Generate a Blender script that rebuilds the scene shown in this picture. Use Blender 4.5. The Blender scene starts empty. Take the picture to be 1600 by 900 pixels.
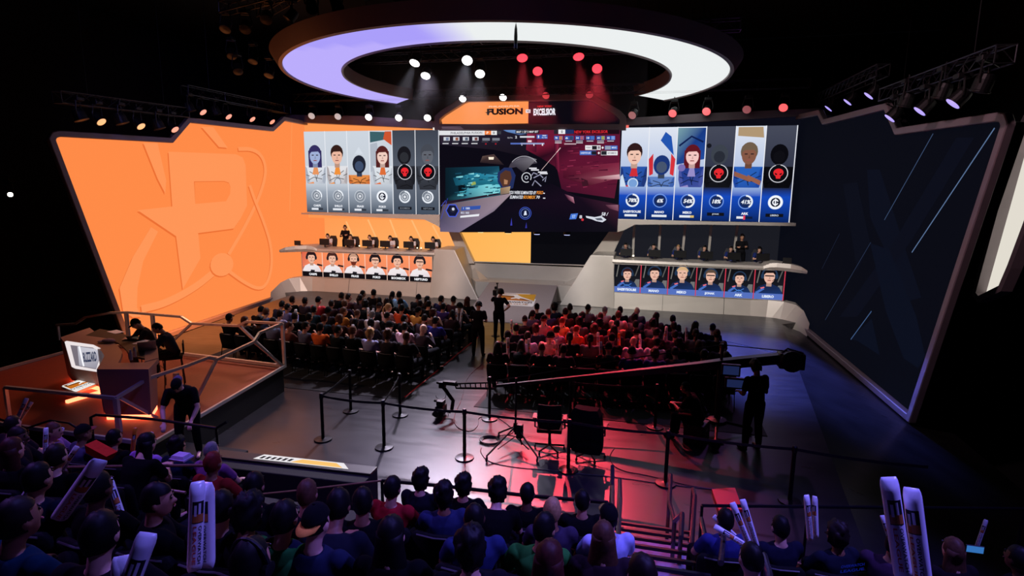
import bpy, bmesh, math, random
from math import sin, cos, pi, radians, atan2, hypot
from mathutils import Vector, Matrix
random.seed(7)
SC = bpy.context.scene
COL = SC.collection

# ------------------------------------------------------------------ camera (also used to measure the place)
FPX, PITCH, YAW, ROLL = 898.56, 0.164667, 0.234028, 0.0120919
CAM = Vector((5.909, 0.0, 5.154))
Fv = Vector((-sin(YAW)*cos(PITCH), cos(YAW)*cos(PITCH), -sin(PITCH)))
R0 = Vector((cos(YAW), sin(YAW), 0)); U0 = R0.cross(Fv)
Rv = R0*cos(ROLL) + U0*sin(ROLL); Uv = U0*cos(ROLL) - R0*sin(ROLL)

def ray(px, py): return Fv*FPX + Rv*(px-800) + Uv*(450-py)
def at(px, py, axis='z', val=0.0):
    i = 'XYz'.index(axis); d = ray(px, py); return CAM + d*((val-CAM[i])/d[i])
def hit(px, py, p0, n):
    d = ray(px, py); return CAM + d*((Vector(p0)-CAM).dot(n)/d.dot(n))

cd = bpy.data.cameras.new('camera'); cam = bpy.data.objects.new('camera', cd); COL.objects.link(cam)
cd.sensor_width = 36; cd.lens = FPX/1600*36; cd.clip_end = 200; cd.clip_start = 0.05
cam.matrix_world = Matrix((( Rv.x, Uv.x, -Fv.x, CAM.x), (Rv.y, Uv.y, -Fv.y, CAM.y), (Rv.z, Uv.z, -Fv.z, CAM.z), (0, 0, 0, 1)))
SC.camera = cam
SC.view_settings.view_transform = 'Standard'; SC.view_settings.look = 'None'
SC.view_settings.gamma = 1; SC.view_settings.exposure = 0; SC.view_settings.use_curve_mapping = False
W = bpy.data.worlds.new('hall_air'); SC.world = W; W.use_nodes = True
W.node_tree.nodes['Background'].inputs[0].default_value = (0.5, 0.5, 0.8, 1)
W.node_tree.nodes['Background'].inputs[1].default_value = 0.0006

# ------------------------------------------------------------------ materials
def lin(c):
    return tuple((v/255/12.92 if v/255 <= 0.04045 else ((v/255+0.055)/1.055)**2.4) for v in c)
MATS = {}
def mat(name, rgb=(128, 128, 128), rough=0.6, metal=0.0, emit=None, es=1.0, noise=0.0, nscale=8.0, bump=0.0, spec=0.5, sample=True):
    if name in MATS: return MATS[name]
    m = bpy.data.materials.new(name); m.use_nodes = True; nt = m.node_tree
    b = nt.nodes['Principled BSDF']; c = lin(rgb)
    b.inputs['Base Color'].default_value = (*c, 1); b.inputs['Roughness'].default_value = rough
    b.inputs['Metallic'].default_value = metal; b.inputs['Specular IOR Level'].default_value = spec
    if emit is not None:
        b.inputs['Emission Color'].default_value = (*lin(emit), 1); b.inputs['Emission Strength'].default_value = es
        if not sample: m.cycles.emission_sampling = 'NONE'
    if noise or bump:
        tc = nt.nodes.new('ShaderNodeTexCoord'); n = nt.nodes.new('ShaderNodeTexNoise'); n.inputs['Scale'].default_value = nscale
        n.inputs['Detail'].default_value = 5
        nt.links.new(tc.outputs['Object'], n.inputs['Vector'])
        if noise:
            r = nt.nodes.new('ShaderNodeValToRGB')
            r.color_ramp.elements[0].position = 0.3; r.color_ramp.elements[1].position = 0.7
            r.color_ramp.elements[0].color = (*[v*(1-noise) for v in c], 1); r.color_ramp.elements[1].color = (*[min(1, v*(1+noise)) for v in c], 1)
            nt.links.new(n.outputs['Fac'], r.inputs[0]); nt.links.new(r.outputs[0], b.inputs['Base Color'])
        if bump:
            bp = nt.nodes.new('ShaderNodeBump'); bp.inputs['Strength'].default_value = bump; bp.inputs['Distance'].default_value = 0.01
            nt.links.new(n.outputs['Fac'], bp.inputs['Height']); nt.links.new(bp.outputs[0], b.inputs['Normal'])
    MATS[name] = m; return m
def led_mat(name, sample, gain=1.0):
    m = bpy.data.materials.new(name); m.use_nodes = True; nt = m.node_tree
    b = nt.nodes['Principled BSDF']; b.inputs['Base Color'].default_value = (0.0015, 0.0015, 0.002, 1); b.inputs['Roughness'].default_value = 0.7
    b.inputs['Specular IOR Level'].default_value = 0.02
    a = nt.nodes.new('ShaderNodeVertexColor'); a.layer_name = 'Col'
    nt.links.new(a.outputs['Color'], b.inputs['Emission Color']); b.inputs['Emission Strength'].default_value = gain
    m.cycles.emission_sampling = 'FRONT' if sample else 'NONE'
    return m
LED = led_mat('led_panel_pixels', True); LEDT = led_mat('led_panel_lettering', False)

BLACK = mat('black_plastic', (14, 14, 16), 0.5)
FLATBLACK = mat('matte_black_paint', (8, 8, 9), 0.85)
BMETAL = mat('black_powder_coated_steel', (22, 22, 25), 0.35, 0.6)
STEEL = mat('brushed_aluminium', (205, 198, 190), 0.4, 0.35, noise=0.08, nscale=3)
STAGE = mat('painted_stage_metal', (190, 182, 172), 0.42, 0.2, noise=0.05, nscale=1.2)
FRAME = mat('satin_frame_metal', (150, 138, 142), 0.4, 0.2, noise=0.06, nscale=2)
TRUSS = mat('truss_aluminium', (70, 70, 76), 0.4, 0.8)
FABRIC = mat('black_chair_fabric', (9, 9, 10), 0.85, spec=.2, bump=0.3, nscale=60)
RAILWOOD = mat('brown_wood_rail', (120, 88, 66), 0.4, noise=0.2, nscale=6)
RAMP = mat('grey_ramp_carpet', (150, 140, 140), 0.75, noise=0.06, nscale=30, bump=0.2)

# ------------------------------------------------------------------ mesh tools
def new_obj(name, bm, mats, parent=None, smooth=False):
    me = bpy.data.meshes.new(name); len(bm.loops.layers.float_color) or bmesh.ops.recalc_face_normals(bm, faces=bm.faces)
    bm.to_mesh(me); bm.free()
    return link_mesh(name, me, mats, parent, smooth)
def link_mesh(name, me, mats, parent=None, smooth=False):
    if not isinstance(mats, (list, tuple)): mats = [mats]
    if len(me.materials): me.materials.clear()
    for m in mats: me.materials.append(m)
    if smooth:
        for p in me.polygons: p.use_smooth = True
    o = bpy.data.objects.new(name, me); COL.objects.link(o)
    if parent is not None: o.parent = parent
    return o
def tag(o, label, cat, group=None, kind=None):
    o['label'] = label; o['category'] = cat
    if group: o['group'] = group
    if kind: o['kind'] = kind
    return o
def thing(name, label, cat, loc=(0, 0, 0), rz=0, group=None):
    o = bpy.data.objects.new(name, None); COL.objects.link(o); o.empty_display_size = 0.1
    o.location = loc; o.rotation_euler = (0, 0, rz); return tag(o, label, cat, group)
def struct(o): o['kind'] = 'structure'; return o

def box(bm, c, s, mi=0, rot=None, taper=None):
    x, y, z = [v/2 for v in s]; vs = []
    for k, (a, b, d) in enumerate([(-1,-1,-1),(1,-1,-1),(1,1,-1),(-1,1,-1),(-1,-1,1),(1,-1,1),(1,1,1),(-1,1,1)]):
        t = 1 if (d < 0 or not taper) else taper
        v = Vector((a*x*t, b*y*t, d*z))
        if rot: v = rot @ v
        vs.append(bm.verts.new(v + Vector(c)))
    for f in [(0,3,2,1),(4,5,6,7),(0,1,5,4),(1,2,6,5),(2,3,7,6),(3,0,4,7)]:
        bm.faces.new([vs[i] for i in f]).material_index = mi
    return vs
def bevel(bm, w=0.01, seg=2):
    bmesh.ops.bevel(bm, geom=list(bm.edges), offset=w, segments=seg, affect='EDGES', profile=0.6, clamp_overlap=True); return bm
def tube(bm, pts, r, n=8, mi=0, closed=False, caps=True):
    pts = [Vector(p) for p in pts]; rs = r if isinstance(r, (list, tuple)) else [r]*len(pts); rings = []
    up = None; L = len(pts)
    for i, p in enumerate(pts):
        a = pts[(i-1) % L] if (i > 0 or closed) else p; b = pts[(i+1) % L] if (i < L-1 or closed) else p
        t = (b-a).normalized() if (b-a).length > 1e-9 else Vector((0, 0, 1))
        if up is None: up = t.orthogonal().normalized()
        up = (up - t*up.dot(t)); up = up.normalized() if up.length > 1e-6 else t.orthogonal().normalized()
        s = t.cross(up)
        rings.append([bm.verts.new(p + (up*cos(2*pi*k/n) + s*sin(2*pi*k/n))*rs[i]) for k in range(n)])
    m = L if closed else L-1
    for i in range(m):
        A, B = rings[i], rings[(i+1) % L]
        for k in range(n): bm.faces.new((A[k], A[(k+1) % n], B[(k+1) % n], B[k])).material_index = mi
    if caps and not closed:
        bm.faces.new(rings[0][::-1]).material_index = mi; bm.faces.new(rings[-1]).material_index = mi
    return rings
def lathe(bm, prof, n=16, c=(0, 0, 0), mi=0, rot=None):
    c = Vector(c); rings = []
    for r, z in prof:
        ring = []
        for k in range(n):
            v = Vector((r*cos(2*pi*k/n), r*sin(2*pi*k/n), z))
            if rot: v = rot @ v
            ring.append(bm.verts.new(v+c))
        rings.append(ring)
    for i in range(len(rings)-1):
        for k in range(n): bm.faces.new((rings[i][k], rings[i][(k+1) % n], rings[i+1][(k+1) % n], rings[i+1][k])).material_index = mi
    bm.faces.new(rings[0][::-1]).material_index = mi; bm.faces.new(rings[-1]).material_index = mi
def prism(bm, pts, vec, mi=0):
    """pts: loop of 3D points, extruded by vec"""
    vec = Vector(vec); a = [bm.verts.new(Vector(p)) for p in pts]; b = [bm.verts.new(Vector(p)+vec) for p in pts]
    n = len(pts)
    bm.faces.new(a).material_index = mi; bm.faces.new(b[::-1]).material_index = mi
    for i in range(n): bm.faces.new((a[i], b[i], b[(i+1) % n], a[(i+1) % n])).material_index = mi
def loft(bm, rings, mi=0, cap=True):
    R = [[bm.verts.new(Vector(p)) for p in r] for r in rings]; n = len(R[0])
    for i in range(len(R)-1):
        for k in range(n): bm.faces.new((R[i][k], R[i][(k+1) % n], R[i+1][(k+1) % n], R[i+1][k])).material_index = mi
    if cap: bm.faces.new(R[0][::-1]).material_index = mi; bm.faces.new(R[-1]).material_index = mi
def ellipsoid(bm, c, r, u=14, v=10, rot=None, mi=0):
    c = Vector(c); rows = []
    for i in range(1, v):
        th = pi*i/v; row = []
        for k in range(u):
            p = Vector((r[0]*sin(th)*cos(2*pi*k/u), r[1]*sin(th)*sin(2*pi*k/u), r[2]*cos(th)))
            if rot: p = rot @ p
            row.append(bm.verts.new(p+c))
        rows.append(row)
    t = Vector((0, 0, r[2])); b = -t
    if rot: t = rot @ t; b = rot @ b
    t = bm.verts.new(t+c); b = bm.verts.new(b+c)
    for k in range(u):
        bm.faces.new((t, rows[0][k], rows[0][(k+1) % u])).material_index = mi
        bm.faces.new((b, rows[-1][(k+1) % u], rows[-1][k])).material_index = mi
        for i in range(len(rows)-1):
            bm.faces.new((rows[i][k], rows[i+1][k], rows[i+1][(k+1) % u], rows[i][(k+1) % u])).material_index = mi
def ring_prism(bm, inner, width, vec, p0, ux, uy, mi=0):
    """mitred frame around a loop of 3D points lying in the plane p0,ux,uy; extruded by vec"""
    p0, ux, uy = Vector(p0), Vector(ux), Vector(uy)
    q = [((Vector(p)-p0).dot(ux), (Vector(p)-p0).dot(uy)) for p in inner]; n = len(q)
    area = sum(q[i][0]*q[(i+1) % n][1]-q[(i+1) % n][0]*q[i][1] for i in range(n)); s = 1 if area > 0 else -1
    out = []
    for i in range(n):
        a, b, c = q[i-1], q[i], q[(i+1) % n]
        def nrm(p, r):
            d = (r[0]-p[0], r[1]-p[1]); l = hypot(*d); return (d[1]/l*s, -d[0]/l*s)
        n1, n2 = nrm(a, b), nrm(b, c); k = 1 + n1[0]*n2[0] + n1[1]*n2[1]
        out.append((b[0]+(n1[0]+n2[0])/max(k, .35)*width, b[1]+(n1[1]+n2[1])/max(k, .35)*width))
    to3 = lambda v: p0+ux*v[0]+uy*v[1]; vec = Vector(vec)
    I = [to3(v) for v in q]; O = [to3(v) for v in out]
    a = [bm.verts.new(v) for v in I]; b = [bm.verts.new(v) for v in O]; c = [bm.verts.new(v+vec) for v in I]; d = [bm.verts.new(v+vec) for v in O]
    for i in range(n):
        j = (i+1) % n
        for f in ((a[i], a[j], b[j], b[i]), (c[i], d[i], d[j], c[j]), (b[i], b[j], d[j], d[i]), (a[i], c[i], c[j], a[j])): bm.faces.new(f).material_index = mi
    return O
def dup(root, loc=None, rz=None, label=None, group=None):
    r = root.copy(); COL.objects.link(r)
    if loc is not None: r.location = loc
    if rz is not None: r.rotation_euler = (0, 0, rz)
    if label: r['label'] = label
    if group: r['group'] = group
    for ch in KIDS[root.name]:
        c = ch.copy(); COL.objects.link(c); c.parent = r
        for g in KIDS.get(ch.name, ()):
            d = g.copy(); COL.objects.link(d); d.parent = c
    return r
KIDS = {}
def remember(root):
    KIDS[root.name] = list(root.children)
    for c in root.children: KIDS[c.name] = list(c.children)
    return root
ORD = ['first', 'second', 'third', 'fourth', 'fifth', 'sixth', 'seventh', 'eighth', 'ninth', 'tenth', 'eleventh', 'twelfth', 'thirteenth', 'fourteenth']

# ------------------------------------------------------------------ LED content drawing
_FC = {}
def text_tris(s, bold=0.0):
    key = (s, bold)
    if key in _FC: return _FC[key]
    cu = bpy.data.curves.new('t', 'FONT'); cu.body = s; cu.size = 1; cu.resolution_u = 2; cu.offset = bold; cu.fill_mode = 'FRONT'
    o = bpy.data.objects.new('t', cu); COL.objects.link(o); bpy.context.view_layer.update()
    me = bpy.data.meshes.new_from_object(o.evaluated_get(bpy.context.evaluated_depsgraph_get()))
    vs = [tuple(v.co) for v in me.vertices]; fs = [tuple(p.vertices) for p in me.polygons]
    bpy.data.objects.remove(o); bpy.data.curves.remove(cu); bpy.data.meshes.remove(me)
    _FC[key] = (vs, fs); return _FC[key]
class Canvas:
    """flat artwork shown on a real screen plane: p0 on the plane, u right, v up, n toward the audience"""
    def __init__(s, p0, u, v):
        s.p0 = Vector(p0); s.u = Vector(u).normalized(); s.v = Vector(v).normalized(); s.n = s.u.cross(s.v).normalized()
        if s.n.dot(CAM-s.p0) < 0: s.n = -s.n
        s.bm = bmesh.new(); s.cl = s.bm.loops.layers.float_color.new('Col'); s.k = 0; s.step = 0.0016
    def P(s, px, py): return hit(px, py, s.p0, s.n)
    def uv(s, px, py): d = s.P(px, py)-s.p0; return d.dot(s.u), d.dot(s.v)
    def W(s, a, b): return s.p0+s.u*a+s.v*b
    def _face(s, pts, cols, mi):
        off = s.n*(0.004+s.k*s.step); vs = [s.bm.verts.new(p+off) for p in pts]
        try: f = s.bm.faces.new(vs)
        except ValueError: return
        f.normal_update()
        if f.normal.dot(s.n) < 0: f.normal_flip()
        f.material_index = mi; m = {v: c for v, c in zip(vs, cols)}
        for l in f.loops: l[s.cl] = (*lin(m[l.vert]), 1)
    def poly(s, pts, col, world=False, uv=False, mi=1):
        s.k += 1; P = pts if world else [s.W(*p) for p in pts] if uv else [s.P(*p) for p in pts]
        cols = col if isinstance(col, list) else [col]*len(P)
        s._face(P, cols, mi)
    def base(s, pts, col, **k): s.poly(pts, col, mi=0, **k)
    def rect(s, u0, v0, u1, v1, c0, c1=None):
        c1 = c1 or c0; s.poly([(u0, v0), (u1, v0), (u1, v1), (u0, v1)], [c0, c0, c1, c1], uv=True)
    def disc(s, a, b, r, col, ry=None, n=20, a0=0, a1=2*pi):
        ry = ry or r; s.poly([(a+r*cos(a0+(a1-a0)*i/n), b+ry*sin(a0+(a1-a0)*i/n)) for i in range(n + (0 if a1-a0 > 6.28 else 1))], col, uv=True)
    def arc(s, a, b, r, w, col, d0=0, d1=360, n=28):
        s.k += 1
        for i in range(n):
            t0 = radians(d0+(d1-d0)*i/n); t1 = radians(d0+(d1-d0)*(i+1)/n)
            s._face([s.W(a+r*cos(t0), b+r*sin(t0)), s.W(a+r*cos(t1), b+r*sin(t1)), s.W(a+(r-w)*cos(t1), b+(r-w)*sin(t1)), s.W(a+(r-w)*cos(t0), b+(r-w)*sin(t0))], [col]*4, 1)
    def stroke(s, pts, w, col, uv=False):
        s.k += 1; q = [Vector(p) for p in pts] if uv else [Vector(s.uv(*p)) for p in pts]
        ws = w if isinstance(w, (list, tuple)) else [w]*len(q); L = []; R = []
        for i, p in enumerate(q):
            t = (q[min(i+1, len(q)-1)]-q[max(i-1, 0)]).normalized(); nn = Vector((-t.y, t.x))*ws[i]/2
            L.append(p+nn); R.append(p-nn)
        for i in range(len(q)-1): s._face([s.W(*L[i]), s.W(*L[i+1]), s.W(*R[i+1]), s.W(*R[i])], [col]*4, 1)
    def text(s, t, a, b, h, col, align='c', bold=0.02, sx=1.0, shear=0.0, rot=0.0, width=None):
        s.k += 1; vs, fs = text_tris(t, bold)
        if not vs: return
        x0 = min(v[0] for v in vs); x1 = max(v[0] for v in vs); y0 = min(v[1] for v in vs); y1 = max(v[1] for v in vs)
        k = h/max(y1-y0, 1e-6)
        if width: sx = width/((x1-x0)*k)
        ox = {'c': (x0+x1)/2, 'l': x0, 'r': x1}[align]; off = s.n*(0.004+s.k*s.step); cr, sr = cos(rot), sin(rot); V = []
        for v in vs:
            X = ((v[0]-ox)*sx + (v[1]-y0)*shear)*k; Y = (v[1]-(y0+y1)/2)*k
            V.append(s.bm.verts.new(s.W(a+X*cr-Y*sr, b+X*sr+Y*cr)+off))
        for f in fs:
            try: F = s.bm.faces.new([V[i] for i in f])
            except ValueError: continue
            F.normal_update()
            if F.normal.dot(s.n) < 0: F.normal_flip()
            F.material_index = 1
            for l in F.loops: l[s.cl] = (*lin(col), 1)
    def done(s, name, parent=None): return new_obj(name, s.bm, [LED, LEDT], parent)
# ------------------------------------------------------------------ room shell
def tpx(c, t, x0, y0, x1, y1, col, bold=0.02, shear=0.0):
    a = c.uv(x0, (y0+y1)/2); b = c.uv(x1, (y0+y1)/2); m = c.uv((x0+x1)/2, y0); n = c.uv((x0+x1)/2, y1)
    c.text(t, (a[0]+b[0])/2, (m[1]+n[1])/2, abs(m[1]-n[1]), col, bold=bold, shear=shear, width=abs(b[0]-a[0]))

FLOOR = mat('dark_polished_stage_floor', (46, 43, 48), 0.24, 0.0, spec=0.4)
nt = FLOOR.node_tree; b = nt.nodes['Principled BSDF']
tc = nt.nodes.new('ShaderNodeTexCoord'); n1 = nt.nodes.new('ShaderNodeTexNoise'); n1.inputs['Scale'].default_value = 0.9; n1.inputs['Detail'].default_value = 8
mp = nt.nodes.new('ShaderNodeMapping'); mp.inputs['Scale'].default_value = (0.5, 2.2, 1)
n2 = nt.nodes.new('ShaderNodeTexNoise'); n2.inputs['Scale'].default_value = 2.5; n2.inputs['Detail'].default_value = 6
nt.links.new(tc.outputs['Object'], mp.inputs[0]); nt.links.new(mp.outputs[0], n2.inputs['Vector']); nt.links.new(tc.outputs['Object'], n1.inputs['Vector'])
cr = nt.nodes.new('ShaderNodeValToRGB'); cr.color_ramp.elements[0].position = .3; cr.color_ramp.elements[1].position = .75
cr.color_ramp.elements[0].color = (0.014, 0.013, 0.015, 1); cr.color_ramp.elements[1].color = (0.031, 0.029, 0.033, 1)
nt.links.new(n1.outputs['Fac'], cr.inputs[0]); nt.links.new(cr.outputs[0], b.inputs['Base Color'])
rr = nt.nodes.new('ShaderNodeMapRange'); rr.inputs[3].default_value = 0.22; rr.inputs[4].default_value = 0.4
nt.links.new(n2.outputs['Fac'], rr.inputs[0]); nt.links.new(rr.outputs[0], b.inputs['Roughness'])

# slope plane toward each wing wall: through (12.18,24.75,0) (13.3,17.4,-.79) (9.5,10,0)
pA, pB, pC = Vector((11.3, 24.75, 0)), Vector((13.3, 17.4, -1.12)), Vector((9.4, 10, 0))
pn = (pB-pA).cross(pC-pA)
def slope_z(x, y): return pA.z - ((x-pA.x)*pn.x+(y-pA.y)*pn.y)/pn.z
def foldx(y): return pC.x+(pA.x-pC.x)*(y-pC.y)/(pA.y-pC.y)
bm = bmesh.new(); prism(bm, [(-foldx(-1), -1, 0), (foldx(-1), -1, 0), (foldx(24.75), 24.75, 0), (12.0, 25.3, 0), (12.5, 31, 0), (-12.5, 31, 0), (-12.0, 25.3, 0), (-foldx(24.75), 24.75, 0)], (0, 0, -0.2))
struct(new_obj('floor', bm, FLOOR))
for s in (1, -1):
    bm = bmesh.new(); prism(bm, [(s*foldx(-1), -1, -.001), (s*11.3, 24.75, -.001), (s*14.4, 24.75, slope_z(14.4, 24.75)), (s*15.5, 10, slope_z(15.5, 10)), (s*15.5, -1, slope_z(15.5, -1))], (0, 0, -0.2))
    struct(new_obj('floor', bm, FLOOR))
for nm, c, s in (('wall_left', (-19, 14, 4), (.3, 38, 18)), ('wall_right', (19, 14, 4), (.3, 38, 18)), ('wall_back', (0, 33.2, 4), (38, .3, 18)), ('wall_front', (0, -5, 4), (38, .3, 18)), ('ceiling', (0, 14, 13.2), (38, 38, .3))):
    bm = bmesh.new(); box(bm, c, s); struct(new_obj(nm, bm, FLATBLACK))
bm = bmesh.new(); box(bm, (0, 14, -3.4), (38, 38, .2)); struct(new_obj('floor', bm, FLATBLACK))
# faint corrugated sound-absorbing panels high on the left wall
# ------------------------------------------------------------------ wing walls
ORG = (255, 137, 72); ORL = (255, 150, 88); ORD_ = (236, 112, 52); NAVY = (8, 10, 19)
def wing(side):
    s = side; p0 = Vector((s*13.6, 15.6, 0)); u = Vector((0.14, s*-1.0, 0)).normalized() if s > 0 else Vector((0.14, 1, 0)).normalized()
    c = Canvas(p0, u, (0, 0, 1)); n = c.n
    far = 29.3; fx = lambda y: s*(13.6-.14*(y-15.6))
    if s < 0: top = [(82, 219), (84, 215.5), (90, 214), (265.5, 223.5), (292.5, 192), (423, 205.5), (441, 189)]; bot = [(429, 462), (203, 538)]
    else: top = [(1577, 197), (1575, 191), (1568, 190), (1408, 211), (1391, 171.6), (1292.5, 195), (1285, 180)]; bot = [(1258.7, 507.5), (1428, 647)]
    P = [c.P(*q) for q in top]+[Vector((fx(far), far, 8.45)), Vector((fx(far), far, 0.0))]+[c.P(*q) for q in bot]
    root = thing('wing_led_wall', 'tall orange LED wing wall with P and atom logo, emboss shadow drawn in' if s < 0 else 'tall dark navy LED wing wall with faint X logo and thin blue lines', 'led wall', P[-1])
    def par(o): o.parent = root; o.matrix_parent_inverse = Matrix.Translation(-root.location); return o
    bm = bmesh.new(); prism(bm, [p-n*.02 for p in P], -n*.35); par(new_obj('backing', bm, FLATBLACK))
    bm = bmesh.new(); ring_prism(bm, [p-n*.1 for p in P], .2, n*.2, p0, c.u, c.v); bevel(bm, .02, 1)
    par(new_obj('frame', bm, FRAME))
    c.step = 0.0012
    if s < 0:
        c.base(P, (255, 139, 72), world=True)
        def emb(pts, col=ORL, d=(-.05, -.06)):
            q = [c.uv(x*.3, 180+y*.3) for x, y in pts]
            c.poly([(a+d[0], b+d[1]) for a, b in q], ORD_, uv=True); c.poly(q, col, uv=True)  # darker offset copy paints the emboss shadow under the flat shape
        def embs(pts, w):
            q = [c.uv(x*.3, 180+y*.3) for x, y in pts]
            # smooth the polyline
            for _ in range(2):
                r = [q[0]]
                for a, b_ in zip(q, q[1:]): r += [(a[0]*.75+b_[0]*.25, a[1]*.75+b_[1]*.25), (a[0]*.25+b_[0]*.75, a[1]*.25+b_[1]*.75)]
                q = r+[q[-1]]
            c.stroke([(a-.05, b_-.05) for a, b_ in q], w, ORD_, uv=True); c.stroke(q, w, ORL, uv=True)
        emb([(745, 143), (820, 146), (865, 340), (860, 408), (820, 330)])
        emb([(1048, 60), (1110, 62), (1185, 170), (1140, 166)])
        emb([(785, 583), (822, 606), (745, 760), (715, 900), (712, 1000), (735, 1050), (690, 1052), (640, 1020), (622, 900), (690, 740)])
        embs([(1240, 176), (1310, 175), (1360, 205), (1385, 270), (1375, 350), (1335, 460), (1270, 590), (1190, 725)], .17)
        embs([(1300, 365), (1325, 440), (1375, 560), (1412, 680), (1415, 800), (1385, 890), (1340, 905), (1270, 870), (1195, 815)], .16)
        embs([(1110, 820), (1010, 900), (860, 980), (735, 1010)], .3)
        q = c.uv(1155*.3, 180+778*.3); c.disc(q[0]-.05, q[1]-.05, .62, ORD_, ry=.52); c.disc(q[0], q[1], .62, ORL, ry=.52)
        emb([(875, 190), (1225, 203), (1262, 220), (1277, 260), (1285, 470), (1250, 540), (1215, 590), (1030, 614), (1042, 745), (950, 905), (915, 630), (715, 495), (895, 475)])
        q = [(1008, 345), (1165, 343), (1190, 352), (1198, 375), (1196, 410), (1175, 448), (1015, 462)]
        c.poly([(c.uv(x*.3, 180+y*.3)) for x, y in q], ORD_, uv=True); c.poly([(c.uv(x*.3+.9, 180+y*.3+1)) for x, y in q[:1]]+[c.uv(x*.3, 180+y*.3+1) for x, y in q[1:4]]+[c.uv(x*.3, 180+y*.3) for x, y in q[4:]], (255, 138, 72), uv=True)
        # paler lower glow of the panel, LED module joints
        c.stroke([(455.5, 190), (452, 330)], .05, (255, 150, 85))
    else:
        c.base(P, NAVY, world=True)
        z = lambda L: [(1200+x*.25, 200+y*.25) for x, y in L]
        B1 = (10, 14, 27)
        c.poly(z([(620, 260), (700, 260), (860, 760), (960, 1060), (880, 1080), (640, 560)]), B1)
        c.poly(z([(1180, 60), (1290, 60), (900, 700), (560, 1180), (450, 1180), (770, 740)]), (10, 13, 25))
        c.poly(z([(640, 720), (760, 760), (930, 1180), (985, 1430), (940, 1500), (850, 1440), (740, 1150)]), (10, 15, 29))
        c.poly(z([(650, 1190), (700, 1420), (560, 1330), (520, 1320)]), (10, 15, 29))
        c.poly(z([(470, 350), (560, 340), (640, 720), (560, 900), (520, 640)]), (10, 13, 24))
        for a, b_, w, col in [((1035, 35), (730, 575), .03, (58, 76, 108)), ((1420, 0), (902, 778), .035, (90, 114, 152)), ((645, 715), (360, 1200), .025, (40, 52, 78)), ((650, 1145), (520, 1322), .035, (64, 90, 132)), ((450, 660), (340, 880), .02, (30, 38, 60))]:
            c.stroke(z([a, b_]), w, col)
    par(c.done('screen'))
    return root
wing(-1); wing(1)
# far right white light panel beside the right wing wall
c = Canvas((14.9, 16, 0), (0.0, -1, 0), (0, 0, 1))
inn = [(1541, 458), (1545, 463), (1578, 447), (1592, 415), (1640, 290), (1668, 150), (1648, 140), (1612, 205)]
P = [c.P(*q) for q in inn]
root = thing('light_panel', 'white glowing polygonal wall panel in a dusky metal frame at the far right edge', 'light panel', P[0])
bm = bmesh.new(); prism(bm, [p-c.n*.02 for p in P], -c.n*.3); o = new_obj('backing', bm, FLATBLACK, root); o.matrix_parent_inverse = Matrix.Translation(-P[0])
bm = bmesh.new(); ring_prism(bm, [p-c.n*.1 for p in P], .17, c.n*.25, c.p0, c.u, c.v); o = new_obj('frame', bm, FRAME, root); o.matrix_parent_inverse = Matrix.Translation(-P[0])
c.base(P, (226, 220, 208), world=True); o = c.done('glowing_face', root); o.matrix_parent_inverse = Matrix.Translation(-P[0])

# ------------------------------------------------------------------ upper back wall, header, screens
def slab(name, px, Y, depth, m, label, cat, bev=0, extra=None):
    """outline measured on the plane Y, real thickness"""
    P = [at(x, y, 'Y', Y) for x, y in px]+(extra or [])
    bm = bmesh.new(); prism(bm, P, (0, depth, 0))
    if bev: bevel(bm, bev, 2)
    o = new_obj(name, bm, m)
    if label: tag(o, label, cat)
    return o
YB = 27.6
c = Canvas((0, YB, 0), (1, 0, 0), (0, 0, 1)); P = [c.P(439, 189), c.P(690, 200.5), c.P(690, 345)]; P.append(Vector((P[0].x, YB, P[2].z)))
c.base(P, (255, 152, 80), world=True)
o = c.done('led_backdrop'); tag(o, 'orange LED backdrop framing the left hero portrait screen', 'led wall')
bm = bmesh.new(); prism(bm, [p+Vector((0, .01, 0)) for p in P], (0, .25, 0)); new_obj('backing', bm, FLATBLACK, o)
c = Canvas((0, YB, 0), (1, 0, 0), (0, 0, 1)); P = [c.P(968, 197), c.P(1286, 177), Vector((12.3, YB, 3.9)), c.P(966, 350)]
c.base(P, (10, 11, 22), world=True)
o = c.done('led_backdrop'); tag(o, 'near black LED backdrop framing the right hero portrait screen', 'led wall')
bm = bmesh.new(); prism(bm, [p+Vector((0, .01, 0)) for p in P], (0, .25, 0)); new_obj('backing', bm, FLATBLACK, o)
slab('cornice', [(437, 190), (690, 201.5), (690, 190), (562, 181), (446, 179)], 27.3, .5, FRAME, 'dusky metal cornice strip above the left hero portrait screen', 'trim', .02)
slab('cornice', [(966, 197), (1100, 190), (1284, 179), (1282, 169), (1100, 177), (970, 185)], 27.3, .5, FRAME, 'grey metal cornice strip above the right hero portrait screen', 'trim', .02)

hdr = [(690, 195), (690, 187), (697, 181), (727, 162), (733, 160), (918, 157.5), (925, 159), (963, 181.5), (969, 187.5), (969, 195)]
c = Canvas((0, 27.38, 0), (1, 0, 0), (0, 0, 1)); HP = [c.P(*q) for q in hdr]
xm = (c.P(825.6, 159).x+c.P(825.6, 194).x)/2
c.base([p for p in HP if p.x < 0]+[Vector((xm, 27.38, HP[9].z)), ][:0]+[Vector((xm, 27.38, HP[4].z)), Vector((xm, 27.38, HP[0].z))], (255, 150, 82), world=True)
c.base([Vector((xm, 27.38, HP[5].z))]+[p for p in HP if p.x > 0]+[Vector((xm, 27.38, HP[9].z))], (5, 5, 14), world=True)
tpx(c, 'PHILADELPHIA', 764, 165, 812, 167.3, (255, 215, 190)); tpx(c, 'FUSION', 761, 169.2, 817, 179.3, (22, 12, 16), bold=.055)
q = [(758, 175.5), (766, 174.6), (763, 181), (761.5, 177.5)]; c.poly(q, (22, 12, 16))
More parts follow.
